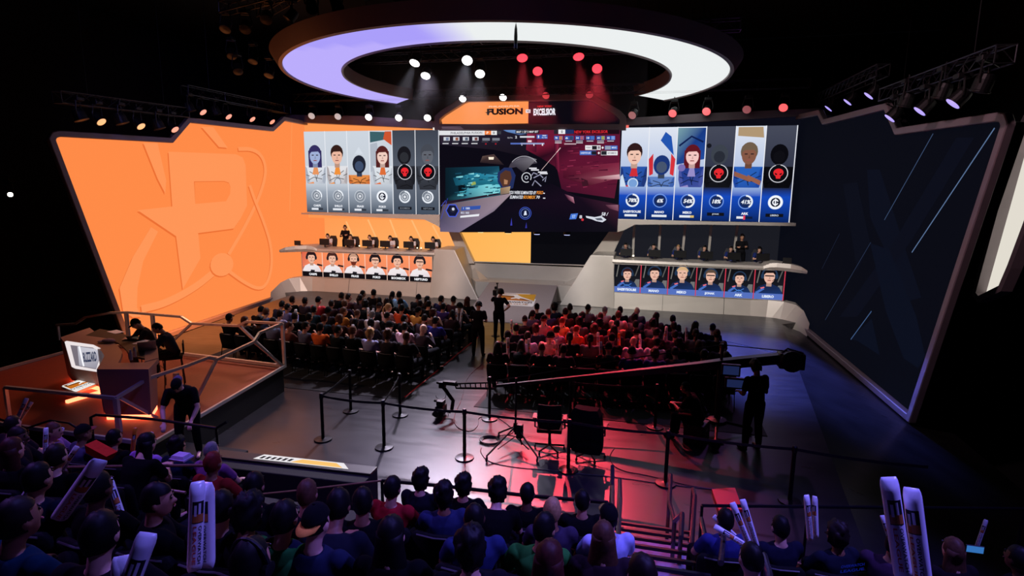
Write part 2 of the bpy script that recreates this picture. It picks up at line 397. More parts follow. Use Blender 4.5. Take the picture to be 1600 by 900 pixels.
c.poly([(821.5, 171), (829, 171), (829, 176.5), (821.5, 176.5)], (225, 222, 225)); tpx(c, 'VS', 823, 172.3, 827.6, 175.4, (30, 30, 40))
tpx(c, 'NEW YORK', 840, 164.8, 862.5, 167.6, (235, 60, 60)); tpx(c, 'EXCELSIOR', 833.6, 169.3, 868.4, 180.4, (240, 244, 252), bold=.05)
root = thing('header_sign', 'chamfered LED header sign naming the two teams, half orange half black', 'sign', (0, 27.38, HP[0].z))
inv = Matrix.Translation(-Vector((0, 27.38, HP[0].z)))
o = c.done('screen', root); o.matrix_parent_inverse = inv
bm = bmesh.new(); ring_prism(bm, [p+Vector((0, .1, 0)) for p in HP], .27, (0, -.28, 0), (0, 27.38, 0), (1, 0, 0), (0, 0, 1)); bevel(bm, .015, 1); o = new_obj('frame', bm, FRAME, root); o.matrix_parent_inverse = inv
bm = bmesh.new(); prism(bm, [p+Vector((0, .012, 0)) for p in HP], (0, .4, 0)); o = new_obj('backing', bm, FLATBLACK, root); o.matrix_parent_inverse = inv

# centre game screen --------------------------------------------------------------------------
c = Canvas((0, 27.12, 0), (1, 0, 0), (0, 0, 1)); c.step = .0012
Z = lambda L: [(660+x*.2, 150+y*.2) for x, y in L]
CP = [c.P(687.5, 193.5), c.P(969.5, 195.5), c.P(964.5, 362), c.P(687, 353)]
c.base(CP, (12, 10, 20), world=True)
dk = (14, 11, 22)
c.poly(Z([(140, 235), (830, 232), (830, 480), (560, 420), (140, 380)]), [(64, 48, 62), (30, 26, 44), (20, 16, 26), (28, 22, 32), (34, 28, 44)])
c.poly(Z([(560, 232), (835, 232), (838, 290), (760, 305), (660, 280)]), [(70, 110, 170), (150, 180, 225), (110, 140, 190), (60, 70, 120), (90, 130, 190)])
c.poly(Z([(820, 228), (1545, 232), (1540, 560), (1500, 800), (1090, 740), (1050, 560), (920, 480), (810, 420)]), [(110, 28, 55), (96, 20, 50), (110, 26, 52), (88, 22, 48), (66, 16, 40), (92, 20, 46), (38, 10, 26), (120, 24, 50)])
c.poly(Z([(820, 230), (900, 230), (890, 440), (815, 420)]), [(160, 45, 80), (100, 25, 55), (60, 14, 34), (110, 24, 48)])
c.poly(Z([(1030, 380), (1060, 300), (1070, 600), (1040, 560)]), [(60, 12, 34), (150, 40, 72), (120, 30, 60), (60, 12, 34)])
c.poly(Z([(1100, 560), (1540, 520), (1540, 640), (1300, 700), (1100, 640)]), [(90, 22, 46), (128, 40, 66), (150, 70, 90), (80, 20, 40), (70, 14, 36)])
c.poly(Z([(1300, 640), (1540, 612), (1545, 650), (1400, 652)]), [(120, 50, 66), (225, 185, 190), (200, 150, 160), (150, 90, 104)])
c.poly(Z([(1240, 640), (1290, 660), (1300, 700), (1250, 705)]), (60, 22, 36))
c.poly(Z([(450, 520), (470, 470), (560, 455), (640, 540)]), [(40, 30, 34), (96, 76, 70), (80, 60, 58), (30, 24, 32)]); c.poly(Z([(517, 477), (560, 477), (556, 497), (520, 497)]), (250, 236, 214))
c.poly(Z([(180, 560), (600, 548), (620, 770), (560, 780), (240, 850), (180, 800)]), [(10, 30, 40), (20, 70, 92), (40, 130, 150), (60, 140, 160), (16, 40, 52), (8, 24, 34)])
c.poly(Z([(240, 640), (420, 600), (590, 620), (600, 690), (450, 700), (260, 700)]), [(16, 70, 92), (40, 130, 160), (60, 150, 180), (30, 110, 130), (70, 170, 190), (20, 80, 100)])
c.poly(Z([(350, 720), (500, 690), (620, 690), (600, 760), (420, 800), (330, 810)]), [(80, 160, 180), (120, 210, 220), (90, 190, 205), (140, 220, 225), (90, 170, 180), (30, 90, 110)])
c.poly(Z([(280, 700), (330, 690), (345, 760), (290, 790)]), (8, 16, 24)); c.poly(Z([(380, 675), (415, 668), (420, 690), (385, 700)]), (150, 170, 90))
c.poly(Z([(160, 850), (700, 760), (560, 900), (290, 1065), (140, 1060), (135, 960)]), [(90, 78, 90), (160, 140, 150), (130, 116, 134), (120, 108, 134), (104, 92, 120), (76, 70, 96)])
c.poly(Z([(150, 830), (640, 750), (650, 762), (160, 850)]), (40, 26, 40))
c.poly(Z([(700, 790), (1000, 680), (1200, 780), (1540, 850), (1520, 1060), (290, 1065), (560, 900)]), [(16, 12, 26), (14, 10, 22), (24, 12, 28), (60, 26, 46), (12, 9, 20), (11, 9, 20), (14, 11, 24)])
c.poly(Z([(1110, 765), (1180, 790), (1190, 840), (1140, 810)]), [(60, 20, 50), (190, 130, 150), (150, 90, 110), (60, 20, 40)])
c.poly(Z([(1430, 850), (1530, 850), (1532, 900), (1460, 880)]), [(90, 50, 66), (150, 100, 120), (120, 70, 90), (60, 30, 46)])
c.poly(Z([(150, 240), (300, 235), (325, 262), (160, 268)]), [(100, 80, 94), (70, 54, 66), (90, 70, 80), (60, 48, 60)])
for a, b_ in (((1080, 405), (1050, 440)), ((1050, 440), (930, 580))): c.stroke(Z([a, b_]), .035 if a[0] > 1060 else .018, (235, 205, 205))
rs = random.Random(4)
for _ in range(70):
    x, y, w_ = rs.uniform(250, 600), rs.uniform(600, 780), rs.uniform(8, 50); b_ = rs.choice([(20, 70, 90), (60, 150, 170), (130, 210, 220), (16, 40, 56), (40, 110, 130)])
    if y < 850-(x-250)*.25: c.k = 30; c.poly(Z([(x, y), (x+w_, y-w_*.15), (x+w_, y+rs.uniform(3, 8)), (x, y+rs.uniform(3, 10))]), b_)
for _ in range(60):
    x, y, w_ = rs.uniform(1080, 1480), rs.uniform(300, 720), rs.uniform(15, 70); b_ = rs.choice([(76, 18, 42), (124, 32, 60), (100, 26, 52), (60, 14, 34), (140, 44, 74)])
    c.k = 30; c.poly(Z([(x, y), (x+w_, y-w_*.1), (x+w_, y+rs.uniform(2, 6)), (x, y+rs.uniform(2, 8))]), b_)
# dome scope and shapes in the middle of the game view
q = c.uv(660+.2*795, 150+.2*600)
c.disc(q[0], q[1], .78, (66, 60, 72), a0=radians(35), a1=radians(165)); c.poly(Z([(790, 600), (895, 495), (850, 480), (800, 478), (750, 490), (700, 525)]), [(40, 36, 46), (120, 116, 124), (130, 128, 136), (96, 92, 102), (120, 116, 126), (70, 66, 78)])
c.arc(q[0], q[1], .78, .03, (170, 168, 176), 40, 140)
c.poly(Z([(590, 600), (640, 560), (700, 560), (730, 620), (710, 720), (630, 740), (590, 670)]), (34, 46, 92)); c.poly(Z([(610, 610), (650, 580), (690, 590), (700, 640), (680, 700), (630, 710), (605, 660)]), (84, 52, 40)); c.poly(Z([(640, 650), (670, 660), (665, 690), (640, 690)]), (180, 130, 96))
c.poly(Z([(610, 720), (690, 705), (680, 760), (612, 770)]), [(150, 120, 90), (190, 160, 120), (150, 130, 110), (120, 100, 90)])
q = c.uv(660+.2*815, 150+.2*637); c.arc(q[0], q[1], .24, .035, (225, 228, 235), -30, 300); c.arc(q[0], q[1], .09, .03, (205, 210, 222))
for L in ([(870, 640), (920, 615), (945, 640)], [(860, 700), (880, 660), (930, 705)], [(940, 660), (970, 630), (960, 670)], [(855, 620), (870, 600), (900, 612)]): c.stroke(Z(L), .05, (150, 150, 175))
for x, y, w in ((835, 565, 60), (850, 578, 62), (905, 595, 70), (920, 606, 60)): c.poly(Z([(x, y-5), (x+w, y-5), (x+w, y+5), (x, y+5)]), (225, 224, 232))
c.stroke(Z([(150, 860), (185, 815), (190, 840)]), .03, (70, 84, 200)); c.stroke(Z([(150, 960), (200, 800)]), .02, (60, 70, 190))
# overlay lettering
def bar(x0, y0, x1, y1, col): c.poly(Z([(x0, y0), (x1, y0), (x1, y1), (x0, y1)]), col)
def T(t, x0, y0, x1, y1, col, **k): tpx(c, t, 660+.2*x0, 150+.2*y0, 660+.2*x1, 150+.2*y1, col, **k)
bar(135, 272, 490, 307, (226, 226, 230)); bar(490, 273, 540, 303, (244, 128, 62)); bar(540, 273, 585, 305, (232, 232, 234)); T('PHILADELPHIA FUSION', 225, 281, 470, 298, (120, 120, 128)); T('P', 505, 279, 520, 299, (255, 240, 225)); T('0', 554, 279, 568, 299, (50, 50, 60))
bar(592, 276, 618, 300, (60, 62, 70))
bar(730, 268, 915, 294, (24, 22, 30)); T('MAP 1 OF 5 MAP SET', 738, 273, 908, 289, (235, 235, 240))
bar(765, 314, 878, 327, (216, 216, 226)); T('2', 727, 312, 742, 332, (225, 225, 232)); bar(895, 303, 980, 336, (58, 92, 178)); T('1', 905, 309, 914, 330, (235, 240, 250)); T('46 / 93m', 935, 320, 976, 331, (220, 226, 240)); T('82.77m', 668, 322, 708, 333, (180, 180, 190)); bar(940, 306, 970, 314, (200, 206, 226))
bar(692, 367, 955, 379, (150, 160, 205)); bar(826, 347, 856, 362, (240, 214, 220)); bar(776, 380, 784, 388, (200, 200, 220)); bar(870, 376, 878, 390, (230, 230, 235)); bar(936, 372, 946, 390, (235, 225, 228)); bar(692, 367, 770, 379, (86, 110, 190))
bar(1030, 264, 1062, 298, (40, 34, 44)); bar(1065, 264, 1118, 298, (236, 236, 240)); T('0', 1086, 270, 1100, 292, (60, 60, 70)); bar(1118, 265, 1185, 297, (32, 46, 96)); bar(1185, 265, 1540, 299, (28, 12, 22)); T('NEW YORK EXCELSIOR', 1190, 270, 1450, 293, (226, 42, 52))
for i, x in enumerate((165, 240, 315, 390, 468, 545)):
    if i < 4: bar(x+6, 322, x+54, 350, (205, 208, 216)); bar(x+24, 326, x+46, 348, [(120, 130, 160), (150, 90, 70), (90, 100, 120), (120, 70, 70)][i])
    else: bar(x+6, 330, x+64, 350, (120, 124, 136)); T('+', x+26, 370, x+40, 382, (214, 36, 48))
    bar(x, 355, x+52, 363, (60, 60, 70)); 
    if i < 4: bar(x-2, 370, x+46, 376, (235, 235, 240))
for i, x in enumerate((1033, 1115, 1198, 1280, 1362, 1440)):
    bar(x, 314, x+68, 345, (50, 86, 170)); bar(x+38, 316, x+64, 344, [(190, 120, 90), (50, 70, 100), (170, 90, 110), (70, 110, 190), (160, 160, 90), (120, 150, 220)][i]); T(['78', '6', '54', '18', '41', '82'][i], x+6, 322, x+26, 338, (235, 240, 250)); bar(x+4, 350, x+64, 359, (26, 28, 50)); bar(x+6, 352, x+58, 357, (210, 214, 226))
    if i in (0, 2, 4): bar(x+6, 365, x+58, 371, (220, 222, 230))
bar(1112, 372, 1205, 382, (190, 160, 170))
bar(1275, 388, 1395, 423, (236, 236, 240)); T('POKO', 1284, 398, 1320, 412, (90, 90, 100)); bar(1328, 392, 1366, 420, (30, 28, 34)); bar(1372, 394, 1390, 416, (140, 130, 140)); bar(1427, 390, 1526, 422, (70, 110, 196)); bar(1430, 393, 1474, 420, (150, 160, 180)); T('MANO', 1482, 398, 1518, 412, (230, 236, 250)); c.poly(Z([(1402, 405), (1412, 395), (1420, 406), (1410, 418)]), (240, 240, 244))
bar(1233, 430, 1360, 463, (70, 110, 196)); T('SAEBYEOLBE', 1240, 440, 1318, 453, (226, 234, 250)); bar(1324, 433, 1362, 461, (30, 30, 38)); bar(1398, 432, 1527, 465, (232, 232, 236)); bar(1400, 433, 1442, 462, (36, 36, 44)); T('BOOMBOX', 1450, 441, 1518, 455, (100, 100, 112)); c.poly(Z([(1372, 447), (1382, 437), (1390, 448), (1380, 458)]), (240, 240, 244))
T('YOU WERE ELIMINATED BY', 682, 742, 892, 768, (236, 238, 245), shear=.25); T('POKO', 897, 742, 945, 768, (250, 150, 60), shear=.25); T('ELIMINATED', 690, 777, 790, 802, (232, 234, 242), shear=.25); T('BOOMBOX', 795, 777, 885, 803, (250, 160, 60), shear=.25); T('70', 892, 779, 920, 802, (236, 238, 245), shear=.25)
bar(950, 756, 962, 764, (230, 230, 240)); bar(948, 794, 966, 802, (220, 220, 230))
q = c.uv(660+.2*810, 150+.2*915); c.disc(q[0], q[1], .26, (20, 26, 60)); c.arc(q[0], q[1], .3, .03, (60, 84, 190)); c.arc(q[0], q[1], .22, .02, (110, 140, 220)); c.poly([(q[0]-.07, q[1]-.1), (q[0]-.03, q[1]+.1), (q[0]+.04, q[1]+.12), (q[0]+.08, q[1]-.08)], (225, 232, 248), uv=True)
q = c.uv(709, 329); c.disc(q[0], q[1], .3, (20, 22, 50), n=6); c.arc(q[0], q[1], .36, .06, (70, 90, 210), n=6); c.disc(q[0]+.02, q[1]+.05, .14, (40, 40, 60)); c.disc(q[0]+.04, q[1]+.08, .07, (210, 214, 230))
c.poly([(723.5, 323), (753, 321), (752, 326.5), (722.5, 329)], (52, 84, 170)); tpx(c, '1  1000', 726, 323.6, 736, 327, (226, 234, 250)); c.poly([(721.5, 337), (751, 334), (750, 337.5), (721, 340)], (232, 234, 240)); tpx(c, '802 / 800', 722, 330.6, 735, 334, (210, 216, 235))
c.poly([(893, 334), (904, 333), (901, 342), (890.5, 342.5)], (74, 120, 215)); tpx(c, '07', 895, 335.5, 900, 340.5, (180, 210, 250)); tpx(c, '8', 906, 336, 910.5, 341, (226, 226, 236)); c.disc(*c.uv(911, 343), .06, (210, 50, 60)); tpx(c, '58 /', 940, 331.6, 950, 337, (235, 238, 248), shear=.2)
c.poly([(916, 337), (930, 339), (940, 337), (948, 343), (942, 347), (932, 345), (926, 342.5), (917, 340)], (214, 218, 230)); c.poly([(930, 341), (940, 340), (943, 344), (934, 344)], (90, 96, 110))
c.poly([(799, 352), (801, 340), (802, 352)], (60, 60, 170)); c.poly([(822, 356), (824, 347), (825, 356)], (50, 50, 150))
root = thing('centre_screen', 'huge centre LED screen showing a game view with scoreboard overlay', 'screen', (0, 27.12, 3.4)); inv = Matrix.Translation(-Vector((0, 27.12, 3.4)))
o = c.done('display', root); o.matrix_parent_inverse = inv
bm = bmesh.new(); prism(bm, [p+Vector((0, .01, 0)) for p in CP], (0, .25, 0)); o = new_obj('cabinet', bm, FLATBLACK, root); o.matrix_parent_inverse = inv

# hero portrait screens (characters replaced by plain generic busts) -----------------------------
def bust(c, cx, y, w, skin, hair, top, long=False, beard=None, glasses=False, phones=None, helmet=False, tilt=0.0, dark2=None, body=0.0, trim=None):
    """plain generic head and shoulders; y = base, w = shoulder width"""
    h = w; w0 = w
    t2 = dark2 or tuple(int(v*.72) for v in top)
    if body:
        # taller figure: torso, folded arms and plain panel lines
        k = body; c.poly([(cx-w*.36, y), (cx+w*.36, y), (cx+w*.44, y+k*.5), (cx+w*.5, y+k), (cx-w*.5, y+k), (cx-w*.44, y+k*.5)], [t2, t2, top, top, top, top], uv=True)
        c.poly([(cx-w*.5, y+k), (cx-w*.42, y+k*.9), (cx-w*.3, y+k*.3), (cx-w*.42, y+k*.2), (cx-w*.5, y+k*.5)], t2, uv=True); c.poly([(cx+w*.5, y+k), (cx+w*.42, y+k*.9), (cx+w*.3, y+k*.3), (cx+w*.42, y+k*.2), (cx+w*.5, y+k*.5)], t2, uv=True)
        dk_ = tuple(int(v*.42) for v in top)
        for q in ([(-.4, .35), (-.1, .5), (.3, .42)], [(-.3, .75), (-.05, .62), (.05, .3)], [(.3, .8), (.1, .66), (.02, .4)], [(-.2, .12), (.1, .2), (.32, .1)], [(-.46, .6), (-.3, .55)], [(.46, .66), (.28, .58)]): c.stroke([(cx+w*a, y+k*b_) for a, b_ in q], w*.03, dk_, uv=True)
        if trim: c.poly([(cx-w*.16, y+k*.62), (cx+w*.16, y+k*.62), (cx+w*.1, y+k*.95), (cx-w*.08, y+k*.95)], trim, uv=True); c.poly([(cx-w*.4, y+k*.02), (cx-w*.05, y+k*.12), (cx-w*.12, y+k*.3), (cx-w*.42, y+k*.22)], trim, uv=True)
        h = w*1.32; w = h; y = y+k-h*.47
    if not body: c.poly([(cx-w*.5, y), (cx+w*.5, y), (cx+w*.48, y+h*.2), (cx+w*.36, y+h*.4), (cx+w*.13, y+h*.5), (cx-w*.13, y+h*.5), (cx-w*.36, y+h*.4), (cx-w*.48, y+h*.2)], [t2, t2, top, top, top, top, top, top], uv=True)
    hx = cx+tilt*w
    if long: c.poly([(hx-w*.24, y+h*.42), (hx+w*.24, y+h*.42), (hx+w*.24, y+h*.95), (hx, y+h*1.12), (hx-w*.24, y+h*.95)], hair, uv=True)
    c.poly([(cx-w*.09, y+h*.42), (cx+w*.09, y+h*.42), (hx+w*.09, y+h*.64), (hx-w*.09, y+h*.64)], tuple(int(v*.8) for v in skin), uv=True)
    if not helmet: c.disc(hx, y+h*.88, w*.225, hair, ry=w*.26)
    c.disc(hx, y+h*.78, w*.19, skin if not helmet else hair, ry=w*.25)
    if helmet: c.disc(hx, y+h*.8, w*.23, hair, ry=w*.28); c.disc(hx, y+h*.74, w*.15, skin, ry=w*.16)
    else:
        c.poly([(hx-w*.2, y+h*.84), (hx-w*.12, y+h*.92), (hx+w*.12, y+h*.93), (hx+w*.2, y+h*.84), (hx+w*.2, y+h*1.02), (hx, y+h*1.12), (hx-w*.2, y+h*1.02)], hair, uv=True)
        for s in (-1, 1): c.poly([(hx+s*w*.04, y+h*.8), (hx+s*w*.12, y+h*.8), (hx+s*w*.12, y+h*.83), (hx+s*w*.04, y+h*.83)], (40, 30, 34), uv=True)
        c.poly([(hx-w*.07, y+h*.63), (hx+w*.07, y+h*.63), (hx+w*.05, y+h*.66), (hx-w*.05, y+h*.66)], (150, 80, 76), uv=True)
        c.poly([(hx-w*.02, y+h*.7), (hx+w*.035, y+h*.7), (hx+w*.01, y+h*.8)], tuple(int(v*.82) for v in skin), uv=True)
    if beard: c.poly([(hx-w*.17, y+h*.72), (hx-w*.1, y+h*.69), (hx+w*.1, y+h*.69), (hx+w*.17, y+h*.72), (hx+w*.1, y+h*.54), (hx, y+h*.5), (hx-w*.1, y+h*.54)], beard, uv=True)
    if glasses: c.stroke([(hx-w*.16, y+h*.815), (hx+w*.16, y+h*.815)], w*.045, (24, 22, 28), uv=True)
    if phones:
        c.arc(hx, y+h*.84, w*.28, w*.05, phones, 0, 180); c.disc(hx-w*.24, y+h*.8, w*.06, phones, ry=w*.1); c.disc(hx+w*.24, y+h*.8, w*.06, phones, ry=w*.1)
        c.stroke([(hx+w*.24, y+h*.76), (hx+w*.1, y+h*.62)], w*.02, (20, 20, 24), uv=True)
def skull(c, x, y, r):
    c.disc(x, y, r*1.15, (12, 12, 18)); c.arc(x, y, r*1.2, r*.12, (235, 236, 242), -250, 80); c.arc(x, y, r*1.2, r*.05, (120, 120, 130))
    red = (232, 40, 48)
    c.disc(x, y+r*.12, r*.62, red, ry=r*.52); c.poly([(x-r*.36, y-r*.2), (x+r*.36, y-r*.2), (x+r*.24, y-r*.66), (x-r*.24, y-r*.66)], red, uv=True)
    for s in (-1, 1): c.poly([(x+s*r*.12, y-r*.06), (x+s*r*.46, y+r*.12), (x+s*r*.38, y-r*.14), (x+s*r*.18, y-r*.2)], (14, 10, 16), uv=True)
def hero_screen(side):
    if side < 0: A, B_, Cc, D = (475, 206), (686.5, 202.5), (687, 335), (480, 332)
    else: A, B_, Cc, D = (972, 198), (1247, 197.6), (1231, 348), (966, 341.6)
    Y = 27.3; X0 = (at(*A, 'Y', Y).x+at(*D, 'Y', Y).x)/2; X1 = (at(*B_, 'Y', Y).x+at(*Cc, 'Y', Y).x)/2
    z0 = (at(*Cc, 'Y', Y).z+at(*D, 'Y', Y).z)/2; z1 = (at(*A, 'Y', Y).z+at(*B_, 'Y', Y).z)/2
    w = (X1-X0)/6; H = z1-z0; c = Canvas((X0, Y, z0), (1, 0, 0), (0, 0, 1)); c.step = .0009
    names = ['CARPE', 'SHILLO', 'FRAGI', 'POKO', 'BOOMBOX', 'NEPTUNO'] if side < 0 else ['SAEBYEOLBE', 'MANO', 'MEKO', 'JJONAK', 'ARK', 'LIBERO']
    if side < 0: dead = [0, 0, 0, 0, 1, 1]; pct = [(.3, ''), (.25, ''), (0, ''), (1, ''), (.8, ''), (.75, '')]
    else: dead = [0, 0, 0, 1, 0, 1]; pct = [(.78, '78%'), (0, '6%'), (.54, '54%'), (.18, '18%'), (.41, '41%'), (1, '')]
    for i in range(6):
        x0, x1 = i*w, (i+1)*w; xc = (x0+x1)/2
        if side < 0:
            top = (206, 214, 224) if not dead[i] else (62, 68, 80); mid = (196, 204, 214) if not dead[i] else (92, 100, 114); bot = (66, 78, 94)
        else:
            top = (222, 228, 240) if not dead[i] else (70, 74, 90); mid = (150, 175, 220) if not dead[i] else (30, 36, 60); bot = (6, 34, 92)
        c.k = 0
        c.base([(x0, H*.3), (x1, H*.3), (x1, H), (x0, H)], [mid, mid, top, top], uv=True)
        c.base([(x0, 0), (x1, 0), (x1, H*.3), (x0, H*.3)], [bot, bot, mid, mid], uv=True)
        c.k = 2
        ww = w*.97; by = H*.3; BB = dict(body=1.15)
        if side < 0:
            if i == 0: bust(c, xc-.02, by, ww, (160, 176, 214), (52, 46, 96), (222, 226, 234), long=True, dark2=(168, 176, 190), trim=(232, 150, 96), **BB)
            if i == 1: bust(c, xc, by, ww, (236, 184, 160), (52, 30, 26), (226, 226, 230), dark2=(176, 168, 170), trim=(240, 146, 60), **BB); c.disc(xc, by+.35, .2, (206, 212, 222)); c.arc(xc, by+.35, .2, .04, (120, 126, 140))
            if i == 2: bust(c, xc, by, ww*1.02, (62, 78, 108), (30, 34, 48), (228, 140, 70), helmet=True, dark2=(206, 112, 56), body=.7); c.poly([(xc-.4, by+1.5), (xc, by+2.1), (xc+.4, by+1.5), (xc+.2, by+1.75), (xc-.2, by+1.75)], (214, 222, 232), uv=True)
            if i == 3:
                c.poly([(x0+.02, H*.86), (x1-.25, H*.9), (x1-.02, H*.98), (x0+.02, H*.99)], (60, 96, 104), uv=True); c.poly([(x1-.5, H*.9), (x1-.02, H*.82), (x1-.02, H*.99), (x1-.4, H*.99)], (206, 84, 48), uv=True); c.poly([(x0+.02, H*.5), (x0+.5, H*.6), (x0+.4, H*.86), (x0+.02, H*.84)], (176, 184, 196), uv=True)
                bust(c, xc+.06, by, ww*.94, (240, 206, 192), (84, 34, 34), (220, 226, 232), long=True, dark2=(180, 186, 196), trim=(222, 110, 56), **BB)
            if i == 4: bust(c, xc, by, ww, (44, 46, 52), (24, 24, 30), (40, 42, 50), helmet=True, **BB)
            if i == 5: bust(c, xc, by, ww, (96, 100, 110), (70, 74, 84), (60, 64, 74), **BB)
        else:
            if i == 0: bust(c, xc, by, ww, (240, 196, 176), (48, 26, 28), (40, 84, 170), dark2=(30, 54, 120), trim=(206, 46, 56), **BB); c.disc(xc-.02, by+.4, .2, (120, 160, 215)); c.arc(xc-.02, by+.4, .24, .05, (200, 220, 240)); c.poly([(x0+.03, by), (x0+.3, by+.2), (x0+.12, by+.8), (x0+.03, by+.7)], (206, 222, 240), uv=True)
            if i == 1: bust(c, xc, by, ww*1.0, (70, 84, 110), (26, 52, 118), (96, 130, 195), helmet=True, dark2=(60, 96, 170), body=.7); c.poly([(x0+.03, H*.66), (x0+.22, H*.72), (x0+.24, H*.5), (x0+.08, H*.48)], (206, 46, 56), uv=True); c.poly([(x1-.03, H*.66), (x1-.22, H*.72), (x1-.24, H*.5), (x1-.08, H*.48)], (214, 52, 60), uv=True); c.poly([(xc-.1, H*.86), (xc+.5, H*.7), (xc+.36, H*.9), (xc+.1, H*.95)], (34, 84, 176), uv=True)
            if i == 2:
                c.poly([(x0+.02, H*.6), (x1-.02, H*.66), (x1-.02, H*.99), (x0+.02, H*.99)], [(30, 66, 140), (34, 76, 160), (20, 56, 130), (120, 160, 170)], uv=True); c.stroke([(x0+.1, H*.8), (xc, H*.9), (x1-.1, H*.84)], .08, (14, 30, 80), uv=True)
                bust(c, xc+.08, by, ww*.92, (244, 200, 196), (96, 22, 34), (34, 60, 140), long=True, dark2=(70, 84, 160), trim=(150, 140, 200), **BB); c.disc(xc-.35, by+1.1, .16, (122, 112, 180))
            if i == 3: bust(c, xc, by, ww, (40, 44, 54), (60, 66, 76), (18, 19, 26), helmet=True, **BB); c.disc(x0+.15, H*.8, .1, (22, 24, 32))
            if i == 4: bust(c, xc, by, ww, (134, 88, 70), (112, 94, 76), (40, 96, 186), dark2=(30, 70, 160), **BB); c.poly([(x0+.05, by+.75), (xc+.1, by+.5), (xc+.3, by+.62), (x0+.05, by+.95)], (146, 92, 72), uv=True); c.poly([(x1-.08, by+.35), (xc, by+.62), (xc, by+.8), (x1-.06, by+.55)], (150, 96, 76), uv=True); c.poly([(x0+.1, H*.9), (x1-.06, H*.88), (x1-.12, H*.99), (x0+.1, H*.99)], (176, 150, 116), uv=True)
            if i == 5: bust(c, xc, by, ww, (14, 14, 20), (10, 10, 16), (12, 12, 18), helmet=True, **BB)
        lo = (160, 170, 184, ) if side < 0 else (20, 74, 190)
        if not dead[i] or side > 0: c.poly([(x0, H*.26), (x1, H*.26), (x1, H*.36), (x0, H*.36)], [lo, lo, mid, mid], uv=True); c.poly([(x0, 0), (x1, 0), (x1, H*.27), (x0, H*.27)], [bot, bot, lo, lo], uv=True)
        c.k += 2
        if dead[i]: skull(c, xc+.02, H*.51, .33)
        f, t = pct[i]; yy = H*.21
        rc = (235, 240, 248)
        c.disc(xc, yy, .25, (20, 40, 90) if side > 0 else (130, 138, 150)); c.arc(xc, yy, .31, .03, (130, 170, 235) if side > 0 else (200, 206, 214))
        if f: c.arc(xc, yy, .3, .07, rc, 90-360*f, 90)
        if t: c.text(t, xc, yy, .18, rc, bold=.04, shear=.2)
        elif side > 0 or i == 3:
            c.disc(xc, yy, .27, (245, 248, 255)); c.disc(xc, yy, .2, (16, 22, 40)); c.arc(xc, yy, .13, .05, (245, 248, 255), 20, 340); c.stroke([(xc, yy-.16), (xc, yy+.16)], .05, (245, 248, 255), uv=True)
        else: c.arc(xc, yy, .17, .03, (225, 228, 234)); c.disc(xc, yy, .07, (225, 228, 234), n=6)
        if dead[i]: c.rect(xc-.36, H*.055, xc+.36, H*.09, (14, 16, 24)); c.text(names[i], xc, H*.0725, .08, (120, 128, 140) if side < 0 else (205, 215, 235))
        else:
            c.text(names[i], xc, H*.085, .11, (240, 243, 250), bold=.04); c.rect(xc-.33, H*.03, xc+.33, H*.055, (50, 56, 66) if side < 0 else (10, 26, 60))
            fr = ([.6, .8, .6, .5] if side < 0 else [.85, 1, .95, 0, .45])[i]; c.rect(xc-.33, H*.03, xc-.33+.66*fr, H*.055, (226, 230, 238))
            if side > 0 and i == 2: c.rect(xc+.14, H*.03, xc+.3, H*.055, (222, 190, 110))
            if side > 0 and i == 4: c.rect(xc-.05, H*.02, xc+.03, H*.065, (226, 60, 90))
        if i: c.k = 72; c.rect(x0-.018, 0, x0+.018, H, (236, 238, 244))
    c.k = 72; c.rect(w*6-.02, 0, w*6+.02, H, (226, 228, 236))
    if side > 0: c.rect(0, H-.02, .3, H+.1, (250, 110, 100))
    else: c.rect(w*6-.3, H-.02, w*6, H+.1, (244, 236, 228))
    lab = 'left wide LED screen with six grey player portrait columns, last two darkened' if side < 0 else 'right wide LED screen with six blue player portrait columns on stage'
    root = thing('portrait_screen', lab, 'screen', (X0, Y, z0)); inv = Matrix.Translation(-Vector((X0, Y, z0)))
    o = c.done('display', root); o.matrix_parent_inverse = inv
    bm = bmesh.new(); box(bm, ((X0+X1)/2, Y+.1, (z0+z1)/2), (X1-X0, .18, z1-z0)); o = new_obj('cabinet', bm, FLATBLACK, root); o.matrix_parent_inverse = inv
hero_screen(-1); hero_screen(1)

# brows under the hero screens ---------------------------------------------------------------
slab('balcony_brow', [(462, 332.5), (687, 335.5), (687, 356), (681, 351), (663, 342.5), (462, 334.5)], 27.05, 1.7, STAGE, 'dusky metal soffit band under the left portrait screen', 'soffit', .015)
slab('balcony_brow', [(965.5, 342), (1100, 346), (1252, 348.5), (1251, 353.5), (1100, 351), (992, 350.5), (975, 360), (964.5, 363)], 27.05, 1.7, STAGE, 'pale metal soffit band under the right portrait screen', 'soffit', .015)
# alcove LED walls behind the players
Y = 28.85
c = Canvas((0, Y, 0), (1, 0, 0), (0, 0, 1)); x0, x1 = -12.2, -3.0
c.base([(x0, 1.2), (x1, 1.2), (x1, 4.2), (x0, 4.2)], [(255, 166, 96), (255, 176, 100), (255, 170, 92), (255, 152, 80)], uv=True)
for a, b_ in (((541, 346), (553, 374)), ((575, 343), (589, 374)), ((609, 342), (622, 376)), ((643, 343), (660, 378)), ((676, 352), (690, 378))): c.stroke([a, b_], .09, (255, 186, 118))
o = c.done('led_backdrop'); tag(o, 'orange LED alcove wall behind the left row of seated players', 'led wall')
bm = bmesh.new(); box(bm, ((x0+x1)/2, Y+.13, 2.7), (x1-x0, .25, 3)); new_obj('backing', bm, FLATBLACK, o)
c = Canvas((0, Y, 0), (1, 0, 0), (0, 0, 1))
c.base([(3.2, 1.2), (12.2, 1.2), (12.2, 4.2), (3.9, 4.2)], [(26, 27, 34)]*4, uv=True)
o = c.done('led_backdrop'); tag(o, 'dark LED alcove wall behind the right row of seated players', 'led wall')
